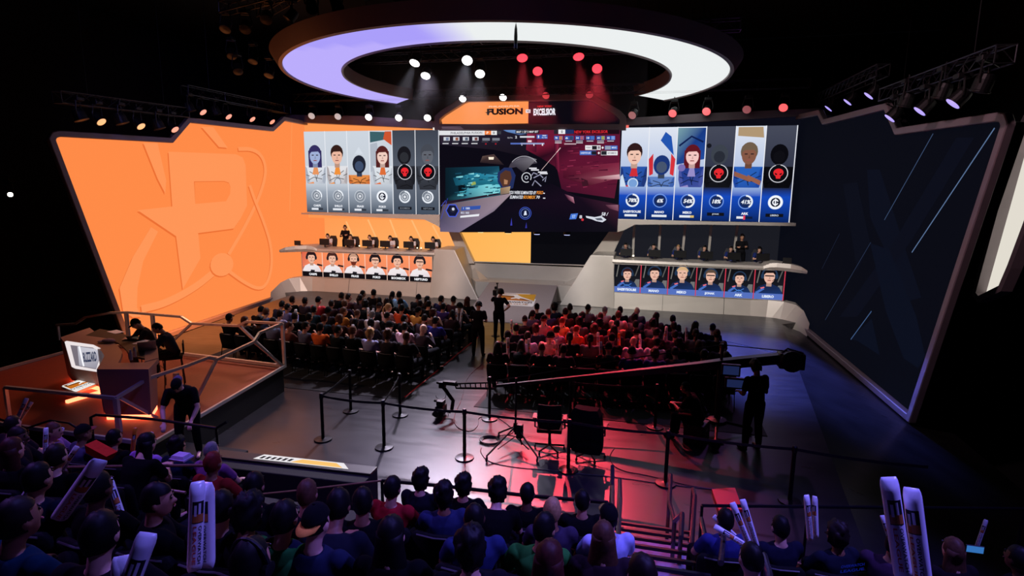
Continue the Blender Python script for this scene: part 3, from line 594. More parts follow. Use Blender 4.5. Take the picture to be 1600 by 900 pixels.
bm = bmesh.new(); box(bm, (7.7, Y+.13, 2.7), (9, .25, 3)); new_obj('backing', bm, FLATBLACK, o)
for i, (a, b_) in enumerate((((991, 350), (989, 396)), ((1032, 350), (1029, 396)), ((1071, 350), (1065.5, 398)), ((1112, 350), (1106, 399)), ((1153, 350), (1145, 400)))):
    A = at(*a, 'Y', 28.6); B_ = at(*b_, 'Y', 28.6); d = Vector((.055, 0, 0)); A.z = 3.95; B_.z = 1.5
    bm = bmesh.new(); prism(bm, [A-d, A+d, B_+d, B_-d], (0, .12, 0))
    tag(new_obj('pillar_strip', bm, STAGE), 'slim pale slanted pillar behind right players, %s from the screen side' % ORD[i], 'pillar', 'slanted pillars behind the right players')
# slanted end pillars at both sides of the centre LED wall
for s, q in ((-1, [(698, 355), (714, 355), (741, 412), (722, 412)]), (1, [(952, 361), (976, 358), (950, 414), (912, 416)])):
    slab('slanted_pillar', q, 28.35, .35, STAGE, 'broad slanted metal pillar on the %s of the centre wall' % ('left' if s < 0 else 'right'), 'pillar', .02)
# centre low LED wall
c = Canvas((0, 28.8, 0), (1, 0, 0), (0, 0, 1)); xs = c.P(829, 411).x
c.base([(-4.35, 3.9), (xs, 3.9), (xs, 1.57), (-3.25, 1.53)], [(255, 178, 84), (255, 186, 92), (255, 190, 100), (255, 182, 92)], uv=True)
c.base([(xs, 3.9), (4.6, 3.9), (2.9, 1.6), (xs, 1.57)], (8, 8, 13), uv=True)
o = c.done('led_backdrop'); tag(o, 'low centre LED wall, left half amber, right half black', 'led wall')
bm = bmesh.new(); box(bm, (0, 29.1, 2.7), (8.4, .25, 2.4)); new_obj('backing', bm, FLATBLACK, o)
for i, (x, y) in enumerate(((751, 358), (794, 359.5), (839, 361), (886, 362))):
    p = at(x, y, 'Y', 28.3)-Vector((0, 0, .13)); t = thing('downlight', 'small half-hidden downlight under centre screen, %s from left' % ORD[i], 'light', p, 0, 'downlights under the centre screen')
    bm = bmesh.new(); lathe(bm, [(.02, .2), (.05, .16), (.17, .14), (.19, 0.0), (.17, -.02)], 14); new_obj('housing', bm, BLACK, t)
    bm = bmesh.new(); lathe(bm, [(.15, -.03), (.14, -.045), (.02, -.05)], 14); new_obj('lens', bm, mat('lens_'+('amber' if i < 2 else 'cool'), (255, 255, 255), .3, emit=(255, 215, 150) if i < 2 else (190, 200, 255), es=1.5), t)
# centre platform and steps behind the ramp
bm = bmesh.new(); prism(bm, [(-3.3, 28.75, 0), (3.3, 28.75, 0), (3.3, 28.75, 1.5), (-3.3, 28.75, 1.5)], (0, -.22, 0)); bevel(bm, .02, 1)
prism(bm, [(-3.4, 28.75, 1.5), (3.1, 28.75, 1.55), (3.05, 28.45, 1.6), (-3.35, 28.45, 1.55)], (0, 0, .05))
for s in (-1, 1):
    prism(bm, [(s*3.2, 28.5, .78), (s*2.9, 28.5, 1.3), (s*1.9, 27.7, .8), (s*2.3, 27.5, .78)], (s*.02, 0, -.02))
tag(new_obj('stage_riser', bm, STAGE), 'grey stage riser with ledge below the centre LED wall', 'stage')
bm = bmesh.new(); prism(bm, [(-3.2, 28.6, 0), (-2.4, 27.0, 0), (2.4, 27.0, 0), (3.2, 28.6, 0)], (0, 0, .78)); bevel(bm, .015, 1)
tag(new_obj('stage_platform', bm, STAGE), 'low grey platform between the two player desks at ramp top', 'stage')
# ramp with league emblem
TL, TR, BL, BR = Vector((-1.66, 27.0, .79)), Vector((1.72, 26.9, .79)), Vector((-1.3, 21.75, .0)), Vector((2.02, 21.95, .0))
d = Vector((0, 0, 1)); root = thing('ramp', 'wide grey stage ramp with printed league emblem leading to centre stage', 'ramp', (0, 22, 0)); inv = Matrix.Translation((0, -22, 0))
bm = bmesh.new(); vs = [bm.verts.new(v) for v in (BL+d*.03, BR+d*.03, TR, TL, Vector((BL.x, BL.y, 0)), Vector((BR.x, BR.y, 0)), Vector((TR.x, TR.y, 0)), Vector((TL.x, TL.y, 0)))]
for f in ((0, 1, 2, 3), (4, 7, 6, 5), (0, 4, 5, 1), (1, 5, 6, 2), (2, 6, 7, 3), (3, 7, 4, 0)): bm.faces.new([vs[i] for i in f])
o = new_obj('slope', bm, RAMP, root); o.matrix_parent_inverse = inv
u = (BR-BL).normalized(); v = ((TL-BL)-u*(TL-BL).dot(u)).normalized(); c = Canvas(BL+d*.034, u, v)
DEC = {}
def decal(c, name, mats, polys, texts, parent, inv):
    pass
class Print(Canvas):
    """ink or vinyl printed on a real surface, not glowing"""
    def _face(s, pts, cols, mi):
        off = s.n*(0.003+s.k*s.step); vs = [s.bm.verts.new(p+off) for p in pts]
        try: f = s.bm.faces.new(vs)
        except ValueError: return
        f.normal_update()
        if f.normal.dot(s.n) < 0: f.normal_flip()
        f.material_index = s.mi(cols[0])
    def mi(s, col):
        if not hasattr(s, 'ml'): s.ml = []
        m = mat('ink_%d_%d_%d' % tuple(col), col, .5)
        if m not in s.ml: s.ml.append(m)
        return s.ml.index(m)
    def text(s, t, a, b, h, col, **k):
        n0 = len(s.bm.faces); Canvas.text(s, t, a, b, h, col, **k); s.bm.faces.ensure_lookup_table(); i = s.mi(col)
        for f in list(s.bm.faces)[n0:]: f.material_index = i
    def done(s, name, parent=None): return new_obj(name, s.bm, s.ml, parent)
def emblem(c, px, flip=1):
    """px: four corner uv points TL TR BR BL of the badge"""
    a, b_, e, f = [Vector(p) for p in px]
    def q(x, y): return tuple((a*(1-x)+b_*x)*(1-y)+(f*(1-x)+e*x)*y)
    def pl(L, col): c.poly([q(*p) for p in L], col, uv=True)
    r = .02
    pl([(0, .06), (.02, 0), (.98, 0), (1, .06), (1, .94), (.98, 1), (.02, 1), (0, .94)], (240, 240, 240))
    pl([(.03, .06), (.97, .06), (.97, .6), (.03, .6)], (216, 160, 44)); pl([(.03, .06), (.45, .06), (.5, .3), (.97, .6), (.03, .6)], (120, 66, 24)); pl([(.03, .3), (.4, .35), (.85, .6), (.03, .6)], (196, 108, 30))
    pl([(.1, .14), (.42, .1), (.5, .12), (.55, .2), (.62, .3), (.8, .45), (.97, .58), (.88, .58), (.68, .44), (.6, .42), (.58, .5), (.5, .44), (.36, .5), (.36, .44), (.46, .34), (.42, .24), (.1, .2)], (246, 246, 244))
    C0 = Vector(q(.5, .74)); W_ = (b_-a).length*.82; H_ = (f-a).length
    rot = atan2((b_-a).y, (b_-a).x)
    c.text('OVERWATCH', C0.x, C0.y, H_*.11, (60, 54, 60), bold=.03, width=W_, rot=rot); C1 = Vector(q(.5, .89)); c.text('LEAGUE', C1.x, C1.y, H_*.11, (200, 150, 110), bold=.0, width=W_*.8, rot=rot)
c.__class__ = Print; c.step = .002
emblem(c, [c.uv(779, 457.5), c.uv(840, 459.5), c.uv(833, 479.5), c.uv(773, 476)])
o = c.done('league_emblem', root); o.matrix_parent_inverse = inv

# ------------------------------------------------------------------ player desks
def desk(s):
    root = thing('player_desk', 'long sculpted metal player desk on the %s side of the stage' % ('left' if s < 0 else 'right'), 'desk', (s*7, 26.3, 0)); inv = Matrix.Translation((-s*7, -26.3, 0))
    def add(nm, bm, m, sm=False):
        o = new_obj(nm, bm, m, root, sm); o.matrix_parent_inverse = inv; return o
    m = lambda x, y, z: (s*x, y, z)
    bm = bmesh.new()   # end block
    loft(bm, [[m(1.96, 26.13, 0), m(4.5, 26.13, 0), m(4.36, 26.46, 2.36), m(3.3, 26.46, 2.36)], [m(2.7, 28.5, 0), m(4.5, 28.5, 0), m(4.36, 28.5, 2.36), m(3.45, 28.5, 2.36)]]); bevel(bm, .035, 2)
    add('end_block', bm, STAGE)
    bm = bmesh.new()   # lower apron with curved outer end
    B = [(4.3, 26.13), (10.3, 26.15), (10.9, 26.0), (11.35, 25.7), (11.65, 25.3), (11.85, 24.9), (12.15, 24.3)]
    Tp = [(4.3, 26.3, .71), (10.3, 26.34, .71), (11.0, 26.28, .71), (11.6, 26.08, .7), (12.0, 25.7, .66), (12.2, 25.3, .5), (12.28, 24.6, .12)]
    rings = [[m(bx, by, 0 if bx < 10.8 else -.4), m(tx, ty, tz), m(tx+(.0 if tx < 11 else .1), ty+.6, tz), m(bx+(.0 if bx < 10.9 else .25), by+.6, 0 if bx < 10.8 else -.4)] for (bx, by), (tx, ty, tz) in zip(B, Tp)]
    loft(bm, rings); add('apron', bm, STAGE)
    for i, x in enumerate((6.6, 9.2) if s > 0 else (5.2, 8.9)):
        bm = bmesh.new(); prism(bm, [m(x, 26.125, .01), m(x+.012, 26.125, .01), m(x+.012, 26.3, .7), m(x, 26.3, .7)], (0, .01, 0)); add('panel_joint', bm, BLACK)
    bm = bmesh.new()   # worktop with winglet
    def sec(x, yf, zt, th, dep): return [m(x, yf+.03, zt-th), m(x, yf-.06, zt-th*.55), m(x, yf-.02, zt), m(x, yf+dep, zt), m(x, yf+dep, zt-th)]
    loft(bm, [sec(4.3, 26.42, 2.2, .2, 1.5), sec(10.7, 26.36, 2.17, .2, 1.5), sec(10.95, 26.3, 2.3, .3, 1.4), sec(11.2, 26.22, 2.34, .32, 1.2), sec(11.7, 25.98, 2.33, .32, .9), sec(12.05, 25.65, 2.27, .26, .6), sec(12.2, 25.38, 2.16, .14, .35)])
    add('worktop', bm, STAGE)
    bm = bmesh.new(); box(bm, (s*7.9, 27.2, 1.35), (7.2, 1.4, 1.3)); add('core', bm, FLATBLACK)
    # side portrait screen, still part of the desk
    x0, x1, z0, z1 = 4.40, 11.58, .73, 2.0; Y = 26.34; w = (x1-x0)/6; H = z1-z0
    X0 = x0 if s > 0 else -x1; c = Canvas((X0, Y, z0), (1, 0, 0), (0, 0, 1)); c.step = .0009
    names = ['CARPE', 'SHILLO', 'FRAGI', 'POKO', 'BOOMBOX', 'NEPTUNO'] if s < 0 else ['SAEBYEOLBE', 'MANO', 'MEKO', 'JJONAK', 'ARK', 'LIBERO']
    for i in range(6):
        a, b_ = i*w, (i+1)*w; xc = (a+b_)/2; c.k = 0
        if s < 0:
            c.base([(a, .2), (b_, .2), (b_, H), (a, H)], [(236, 130, 100), (240, 140, 104), (255, 150, 96), (222, 96, 70) if i == 0 else (250, 140, 90)], uv=True)
            c.rect(a, .28, a+.25, .5, (200, 110, 90)); c.stroke([(b_-.35, H*.5), (b_, H*.46)], .09, (40, 26, 30), uv=True)
            hs = [dict(hair=(40, 20, 24)), dict(hair=(74, 40, 34)), dict(hair=(196, 150, 126), beard=(110, 44, 30)), dict(hair=(34, 24, 28), glasses=True), dict(hair=(26, 20, 24)), dict(hair=(44, 30, 32), glasses=True)][i]
            bust(c, xc-.06, .12, 1.08, (238, 184, 158), top=(240, 232, 234), phones=(30, 26, 34), dark2=(214, 196, 204), **hs)
            c.poly([(xc-.15, .24), (xc+.1, .24), (xc+.12, .34), (xc-.1, .36)], (36, 34, 40), uv=True)
            c.rect(a, 0, b_, .26, (16, 12, 16)); c.text(names[i], xc, .125, .12, (240, 240, 244), bold=.05)
            if i: c.k = 60; c.rect(a-.016, 0, a+.016, H, (250, 214, 196))
        else:
            c.base([(a, .2), (b_, .2), (b_, H), (a, H)], [(24, 26, 34), (30, 30, 38), (12, 12, 17), (12, 12, 17)], uv=True)
            c.stroke([(a+.2, H*.98), (a+.12, H*.55)], .05, (110, 108, 104), uv=True); c.stroke([(b_-.1, H*.98), (b_-.25, H*.6)], .05, (90, 88, 86), uv=True)
            c.poly([(b_-.35, .3), (b_-.05, .25), (b_-.05, .62), (b_-.22, .62)], (112, 112, 112), uv=True)
            hs = [dict(hair=(56, 26, 28)), dict(hair=(26, 16, 18)), dict(hair=(214, 176, 130)), dict(hair=(92, 74, 62), glasses=True), dict(hair=(22, 18, 26)), dict(hair=(22, 16, 18), glasses=True)][i]
            k = [.95, 1.05, 1.12, 1.05, .98, 1.16][i]
            bust(c, xc, .08, k, (232, 184, 164), top=(24, 40, 78), phones=(34, 56, 84), dark2=(26, 60, 120), **hs)
            c.poly([(xc-k*.46, .3), (xc-k*.2, .5), (xc-k*.14, .44), (xc-k*.4, .22)], (70, 110, 190), uv=True); c.poly([(xc-k*.3, .5), (xc-k*.16, .55), (xc-k*.14, .5), (xc-k*.26, .45)], (226, 110, 120), uv=True)
            if i in (0, 4): c.stroke([(xc-.2, .42), (xc, .3), (xc+.2, .42)], .035, (66, 120, 200), uv=True); c.stroke([(xc-.2, .24), (xc, .36), (xc+.2, .24)], .035, (66, 120, 200), uv=True)
            c.rect(a, 0, b_, .26, (84, 112, 190)); c.text(names[i], xc, .13, .12, (226, 236, 252), bold=.05)
            c.k = 60; c.rect(b_-.02, 0, b_+.02, H, (206, 60, 80))
    o = c.done('portrait_display', root); o.matrix_parent_inverse = inv; o['label'] = 'LED strip with six live player portraits and name bars'
    bm = bmesh.new(); box(bm, (s*(x0+x1)/2, Y+.1, (z0+z1)/2), (x1-x0, .18, H)); add('display_cabinet', bm, FLATBLACK)
    bm = bmesh.new(); P = [Vector((s*x0, Y, z0)), Vector((s*x1, Y, z0)), Vector((s*x1, Y, z1)), Vector((s*x0, Y, z1))]
    ring_prism(bm, [p+Vector((0, .02, 0)) for p in P], .025, (0, -.05, 0), (0, Y, 0), (1, 0, 0), (0, 0, 1)); add('display_bezel', bm, STEEL)
desk(-1); desk(1)
bm = bmesh.new(); box(bm, (-7.9, 28.3, 1.1), (8.8, 1.2, .9)); tag(new_obj('player_platform', bm, FLATBLACK), 'raised black platform under the left players', 'platform')
bm = bmesh.new(); box(bm, (7.9, 28.3, 1.1), (8.8, 1.2, .9)); tag(new_obj('player_platform', bm, FLATBLACK), 'raised black platform under the right players', 'platform')
# ------------------------------------------------------------------ people
def project(p):
    d = Vector(p)-CAM; z = d.dot(Fv); return 800+FPX*d.dot(Rv)/z, 450-FPX*d.dot(Uv)/z
def fuse(bm, voxel, smooth=2):
    me = bpy.data.meshes.new('tmp'); bmesh.ops.recalc_face_normals(bm, faces=bm.faces); bm.to_mesh(me); bm.free()
    o = bpy.data.objects.new('tmp', me); COL.objects.link(o)
    m = o.modifiers.new('r', 'REMESH'); m.mode = 'VOXEL'; m.voxel_size = voxel
    if smooth: s = o.modifiers.new('s', 'SMOOTH'); s.iterations = smooth; s.factor = .5
    bpy.context.view_layer.update()
    out = bpy.data.meshes.new_from_object(o.evaluated_get(bpy.context.evaluated_depsgraph_get()))
    bpy.data.objects.remove(o); bpy.data.meshes.remove(me)
    for p in out.polygons: p.use_smooth = True
    return out
def V(*a): return Vector(a)
def limb(bm, pts, rs, n=10):
    tube(bm, pts, rs, n)
    for p, r in zip(pts, rs): ellipsoid(bm, p, (r, r, r), 10, 8)
def torso(bm, P, N, lat, g=0.0, shoulders=.185):
    ax = (N-P).normalized(); lat = (lat-ax*lat.dot(ax)).normalized(); fw = ax.cross(lat)*-1
    if fw.y < 0 and abs(fw.y) > .3: pass
    L = (N-P).length; rings = []
    for t, w, d, o in ((-.12, .12, .085, 0), (0, .165, .115, 0), (.2, .155, .11, .01), (.42, .145, .105, .015), (.65, .17, .118, .01), (.84, .185, .105, 0), (.95, shoulders-.06, .075, -.005), (1.0, .075, .06, 0)):
        c = P+ax*L*t+fw*o; w += g; d += g
        rings.append([c+lat*w*cos(a)+fw*d*sin(a)*(1 if abs(cos(a)) < .99 else 1) for a in [2*pi*k/16 for k in range(16)]])
    loft(bm, rings)
def hand(bm, w, d, pn):
    """w wrist point, d finger direction, pn palm normal"""
    d = d.normalized(); pn = (pn-d*pn.dot(d)).normalized(); s = d.cross(pn)
    R = Matrix((s, d, pn)).transposed()
    ellipsoid(bm, w+d*.05, (.042, .055, .018), 10, 8, R)
    for k, (o, l) in enumerate(((-.03, .068), (-.011, .078), (.01, .073), (.03, .058))):
        b = w+d*.085+s*o; m = b+d*l*.5+pn*.008; tube(bm, [b, m, m+d*l*.32+pn*.028, m+d*l*.35+pn*.05], [.0105, .0098, .009, .007], 6)
    t = w+d*.03-s*.035; tube(bm, [t, t-s*.022+d*.028+pn*.012, t-s*.02+d*.055+pn*.028], [.013, .011, .008], 6)
SKIN = [mat('skin_tone_%d' % i, c, .55) for i, c in enumerate([(224, 172, 146), (196, 142, 112), (150, 100, 74), (96, 62, 46), (236, 190, 168)])]
EYE = mat('dark_eyes', (20, 14, 12), .3); LIP = mat('lips', (160, 84, 78), .5)
HM = {k: mat('hair_'+k, c, .55, noise=.25, nscale=40, spec=.2) for k, c in dict(black=(12, 10, 10), dark_brown=(30, 20, 17), brown=(84, 54, 38), auburn=(66, 30, 22), blond=(176, 136, 90), grey=(130, 126, 124), red=(120, 40, 30)).items()}
HEADR = (.076, .096, .118)
def rot_head(pitch, yaw=0, roll=0): return Matrix.Rotation(yaw, 3, 'Z') @ Matrix.Rotation(-pitch, 3, 'X') @ Matrix.Rotation(roll, 3, 'Y')   # pitch>0 looks down
BODIES = {}
def make_pose(name, J, sleeve='short'):
    """meshes for one pose: body, top, trousers, shoes"""
    g = lambda k: Vector(J[k]); P, N, H = g('P'), g('N'), g('H'); RM = rot_head(J.get('pitch', 0), J.get('yaw', 0))
    lat = g('Rs')-g('Ls')
    bm = bmesh.new(); torso(bm, P, N, lat, -.012)
    tube(bm, [N-(N-P).normalized()*.05, N, H+RM @ V(0, -.02, -.05)], [.07, .055, .052], 12)
    ellipsoid(bm, H, HEADR, 16, 12, RM); ellipsoid(bm, H+RM @ V(0, .028, -.062), (.052, .06, .058), 12, 8, RM)
    ellipsoid(bm, H+RM @ V(0, .1, -.018), (.016, .02, .026), 8, 6, RM)
    for s in (-1, 1): ellipsoid(bm, H+RM @ V(s*.08, -.005, -.01), (.012, .02, .032), 8, 6, RM)
    for s in 'LR':
        S, E, Wr = g(s+'s'), g(s+'e'), g(s+'w'); limb(bm, [S, (S+E)/2, E, E+(Wr-E)*.35, Wr], [.056, .05, .041, .04, .027])
        hd = g(s+'h') if s+'h' in J else (Wr-E); hand(bm, Wr, hd, g(s+'n') if s+'n' in J else V(0, .2, -1))
        Hp, K, A, T = g(s+'p'), g(s+'k'), g(s+'a'), g(s+'t'); limb(bm, [Hp, (Hp+K)/2, K, K+(A-K)*.35, A], [.088, .078, .057, .055, .037])
        limb(bm, [A+V(0, 0, -.02), T], [.036, .032], 8)
    body = fuse(bm, .013, 2)
    bb = bmesh.new(); bb.from_mesh(body)
    for f in bb.faces: f.material_index = 0
    def det(c, r, mi): ellipsoid(bb, H+RM @ V(*c), r, 8, 6, RM, mi)
    for s in (-1, 1): det((s*.03, .088, .018), (.013, .008, .008), 1); det((s*.032, .09, .04), (.018, .006, .004), 1)
    det((0, .098, -.056), (.022, .008, .006), 2)
    bb.to_mesh(body); bb.free()
    for p in body.polygons: p.use_smooth = True
    bm = bmesh.new(); torso(bm, P, N, lat, .014)
    for s in 'LR':
        S, E, Wr = g(s+'s'), g(s+'e'), g(s+'w')
        if sleeve == 'short': q = S+(E-S)*.62; limb(bm, [S, q], [.072, .066])
        else: limb(bm, [S, (S+E)/2, E, Wr], [.074, .066, .057, .043])
    top = fuse(bm, .02, 3)
    bm = bmesh.new(); ellipsoid(bm, P, (.175, .14, .11))
    for s in 'LR':
        Hp, K, A = g(s+'p'), g(s+'k'), g(s+'a'); limb(bm, [Hp, (Hp+K)/2, K, K+(A-K)*.4, A+(K-A)*.06], [.105, .096, .076, .074, .06])
    tr = fuse(bm, .022, 3)
    sh = []
    for s in 'LR':
        bm = bmesh.new(); A, T = g(s+'a'), g(s+'t'); d = T-A; d.z = 0; f = d.normalized() if d.length > .01 else V(0, 1, 0); a = atan2(f.x, f.y)
        ellipsoid(bm, A+f*.075+V(0, 0, -.055), (.048, .14, .045), 12, 8, Matrix.Rotation(-a, 3, 'Z')); limb(bm, [A, A+V(0, 0, -.05)], [.045, .045]); sh.append(fuse(bm, .018, 2))
    BODIES[name] = dict(body=body, top=top, trousers=tr, shoes=sh, H=H, RM=RM, J=J)
def mir(J):
    for k in list(J):
        if k[0] == 'L' and 'R'+k[1:] not in J: v = J[k]; J['R'+k[1:]] = (-v[0], v[1], v[2])
    return J
seat_legs = dict(Lp=(-.095, .0, .52), Lk=(-.14, .43, .52), La=(-.14, .44, .09), Lt=(-.15, .6, .045))
make_pose('sit_rest', mir(dict(P=(0, -.05, .54), N=(0, -.12, 1.03), H=(0, -.07, 1.19), Ls=(-.175, -.1, .98), Le=(-.25, .06, .74), Lw=(-.12, .26, .64), Lh=(.2, 1, -.2), pitch=-.12, **seat_legs)))
make_pose('sit_lean', mir(dict(P=(0, -.04, .54), N=(0, .16, .98), H=(0, .27, 1.12), Ls=(-.175, .15, .93), Le=(-.22, .3, .68), Lw=(-.07, .45, .72), Lh=(.6, 1, .3), pitch=.05, **seat_legs)))
make_pose('sit_cheer', mir(dict(P=(0, -.05, .54), N=(0, -.1, 1.03), H=(0, -.05, 1.19), Ls=(-.175, -.08, .98), Le=(-.27, .14, .86), Lw=(-.22, .3, 1.06), Lh=(0, .3, 1), Ln=(0, 1, 0), pitch=-.15, **seat_legs)))
make_pose('sit_turn', dict(P=(0, -.05, .54), N=(.02, -.1, 1.02), H=(.05, -.07, 1.18), Ls=(-.16, -.04, .97), Rs=(.18, -.14, .97), Le=(-.22, .14, .74), Lw=(-.04, .28, .66), Re=(.27, .04, .76), Rw=(.14, .2, .9), Rh=(-.4, .2, 1), Rn=(-1, 0, 0), pitch=0, yaw=-.6,
          Lp=(-.095, 0, .52), Lk=(-.12, .43, .52), La=(-.1, .46, .09), Lt=(-.1, .62, .045), Rp=(.095, 0, .52), Rk=(.16, .42, .53), Ra=(.2, .4, .09), Rt=(.24, .56, .045)), sleeve='long')
make_pose('sit_desk', mir(dict(P=(0, -.05, .54), N=(0, .02, 1.0), H=(0, .1, 1.15), Ls=(-.175, .02, .95), Le=(-.25, .16, .74), Lw=(-.14, .4, .78), Lh=(.1, 1, 0), pitch=.1, **seat_legs)))
make_pose('stand_look_down', mir(dict(P=(0, 0, .95), N=(0, .02, 1.46), H=(0, .08, 1.61), Ls=(-.185, .02, 1.4), Le=(-.25, .04, 1.12), Lw=(-.16, .26, 1.08), Lh=(.3, 1, 0), pitch=.55, Lp=(-.1, 0, .92), Lk=(-.13, .03, .5), La=(-.15, 0, .09), Lt=(-.17, .17, .045))))
make_pose('stand_crossed', dict(P=(0, 0, .95), N=(0, 0, 1.46), H=(0, .03, 1.62), Ls=(-.185, 0, 1.4), Rs=(.185, 0, 1.4), Le=(-.24, .1, 1.14), Lw=(.06, .19, 1.18), Lh=(1, 0, .1), Re=(.24, .1, 1.14), Rw=(-.06, .22, 1.22), Rh=(-1, 0, .1), Rn=(0, -1, 0), Ln=(0, -1, 0), pitch=.1,
          Lp=(-.1, 0, .92), Rp=(.1, 0, .92), Lk=(-.12, .02, .5), Rk=(.12, .02, .5), La=(-.13, 0, .09), Ra=(.13, 0, .09), Lt=(-.15, .17, .045), Rt=(.15, .17, .045)), sleeve='long')
make_pose('stand_camera', dict(P=(.02, 0, .96), N=(0, 0, 1.47), H=(.06, .04, 1.64), Ls=(-.19, 0, 1.41), Rs=(.19, 0, 1.41), Le=(-.3, .2, 1.3), Lw=(-.2, .4, 1.5), Lh=(.2, .6, .6), Ln=(.5, 0, -.5), Re=(.4, -.1, 1.2), Rw=(.2, .0, 1.02), Rh=(-.8, .3, -.4), Rn=(-1, 0, -.3), pitch=.0, yaw=.1,
          Lp=(-.1, 0, .93), Rp=(.1, 0, .93), Lk=(-.11, .02, .5), Rk=(.13, .02, .5), La=(-.12, 0, .09), Ra=(.13, 0, .09), Lt=(-.14, .17, .045), Rt=(.17, .16, .045)))
make_pose('bend_over', mir(dict(P=(0, -.12, .95), N=(0, .22, 1.33), H=(0, .34, 1.42), Ls=(-.185, .18, 1.26), Le=(-.26, .28, 1.0), Lw=(-.2, .46, .84), Lh=(.1, .7, -.5), pitch=.75, Lp=(-.1, -.1, .92), Lk=(-.13, -.02, .5), La=(-.14, -.08, .09), Lt=(-.16, .1, .045))))
make_pose('stool_read', mir(dict(P=(0, -.05, .82), N=(0, .12, 1.29), H=(0, .23, 1.41), Ls=(-.175, .12, 1.22), Le=(-.26, .26, 1.04), Lw=(-.08, .42, 1.09), Lh=(.6, .8, 0), pitch=.55, Lp=(-.095, 0, .8), Lk=(-.14, .38, .76), La=(-.13, .32, .38), Lt=(-.14, .47, .33))), sleeve='long')

def hair_mesh(kind):
    bm = bmesh.new(); rx, ry, rz = HEADR; k = {'short': 1.1, 'curly': 1.28, 'long': 1.14, 'tail': 1.1, 'thin': 1.05}[kind]
    ellipsoid(bm, (0, -.006, .006), (rx*k, ry*k, rz*k), 18, 14)
    lim = {'short': -.03, 'curly': -.05, 'long': -.12, 'tail': -.03, 'thin': .0}[kind]
    kill = [v for v in bm.verts if (v.co.y > .05 and v.co.z < .05) or (v.co.y > .0 and v.co.z < .0) or v.co.z < lim-.04]
    bmesh.ops.delete(bm, geom=kill, context='VERTS')
    if kind == 'long': loft(bm, [[(cos(a)*w, -.035+sin(a)*d+o, z) for a in [2*pi*i/12 for i in range(12)]] for z, w, d, o in ((.05, .085, .07, 0), (-.06, .096, .062, -.01), (-.16, .115, .055, -.035), (-.26, .115, .05, -.055), (-.36, .075, .035, -.06))])
    if kind == 'tail': ellipsoid(bm, (0, -.12, .02), (.03, .035, .03)); loft(bm, [[(cos(a)*w, y+sin(a)*w, z) for a in [2*pi*i/8 for i in range(8)]] for z, w, y in ((.03, .02, -.13), (-.05, .03, -.16), (-.15, .026, -.15), (-.22, .01, -.14))])
    rnd = random.Random(3)
    for v in bm.verts:
        a = .02 if kind == 'curly' else .005; v.co += v.co.normalized()*rnd.uniform(-a, a)
    bmesh.ops.subdivide_edges(bm, edges=[e for e in bm.edges if e.calc_length() > .04], cuts=1, use_grid_fill=True)
    me = bpy.data.meshes.new('hair'); bm.to_mesh(me); bm.free()
    for p in me.polygons: p.use_smooth = True
    return me
def cap_mesh(back=False, beanie=False):
    bm = bmesh.new(); rx, ry, rz = HEADR; ellipsoid(bm, (0, 0, .02), (rx*1.14, ry*1.14, rz*1.06), 18, 12)
    bmesh.ops.delete(bm, geom=[v for v in bm.verts if v.co.z < (.03 if not beanie else -.01)], context='VERTS')
    for f in bm.faces: f.material_index = 0
    if not beanie:
        s = -1 if back else 1; n = 10; A = []; B_ = []
        for i in range(n+1):
            t = -1+2*i/n; A.append((t*.075, s*(.1-.03*t*t-.012), .042)); B_.append((t*.07, s*(.175-.06*t*t), .03))
        R = [[a, b_, (b_[0], b_[1], b_[2]-.006), (a[0], a[1], a[2]-.006)] for a, b_ in zip(A, B_)]; loft(bm, R, mi=1)
        ellipsoid(bm, (0, 0, .146), (.01, .01, .006), 8, 5, mi=0)
    else: tube(bm, [(cos(a)*.09, sin(a)*.112, .0) for a in [2*pi*i/16 for i in range(16)]], .014, 6, closed=True)
    me = bpy.data.meshes.new('cap'); bm.to_mesh(me); bm.free()
    for p in me.polygons: p.use_smooth = True
    return me
def phones_mesh():
    bm = bmesh.new(); tube(bm, [(cos(a)*.1, -.005, sin(a)*.135) for a in [pi*i/12 for i in range(13)]], .012, 8)
    for s in (-1, 1): lathe(bm, [(.02, -.014), (.036, -.012), (.036, .012), (.02, .016)], 12, (s*.095, -.005, -.01), rot=Matrix.Rotation(pi/2, 3, 'Y'))
    tube(bm, [(-.095, .01, -.03), (-.075, .08, -.06), (-.03, .12, -.065)], .005, 6)
    me = bpy.data.meshes.new('headset'); bm.to_mesh(me); bm.free(); return me
HEADWEAR = {k: hair_mesh(k) for k in ('short', 'curly', 'long', 'tail', 'thin')}
HEADWEAR.update(cap=cap_mesh(), cap_back=cap_mesh(True), beanie=cap_mesh(beanie=True), headset=phones_mesh())
CLOTH = {}
def cloth(rgb):
    rgb = tuple(rgb); return mat('cloth_%d_%d_%d' % rgb, rgb, .9, noise=.1, nscale=25, spec=.1)
def inst(name, me, mats, parent, loc=None, M=None):
    """object sharing mesh data, with its own materials"""
    if not me.materials:
        for m in mats: me.materials.append(m)
    o = bpy.data.objects.new(name, me); COL.objects.link(o); o.parent = parent
    if M is not None: o.matrix_local = Matrix.Translation(loc) @ M.to_4x4()
    for i, m in enumerate(mats):
        o.material_slots[i].link = 'OBJECT'; o.material_slots[i].material = m
    return o
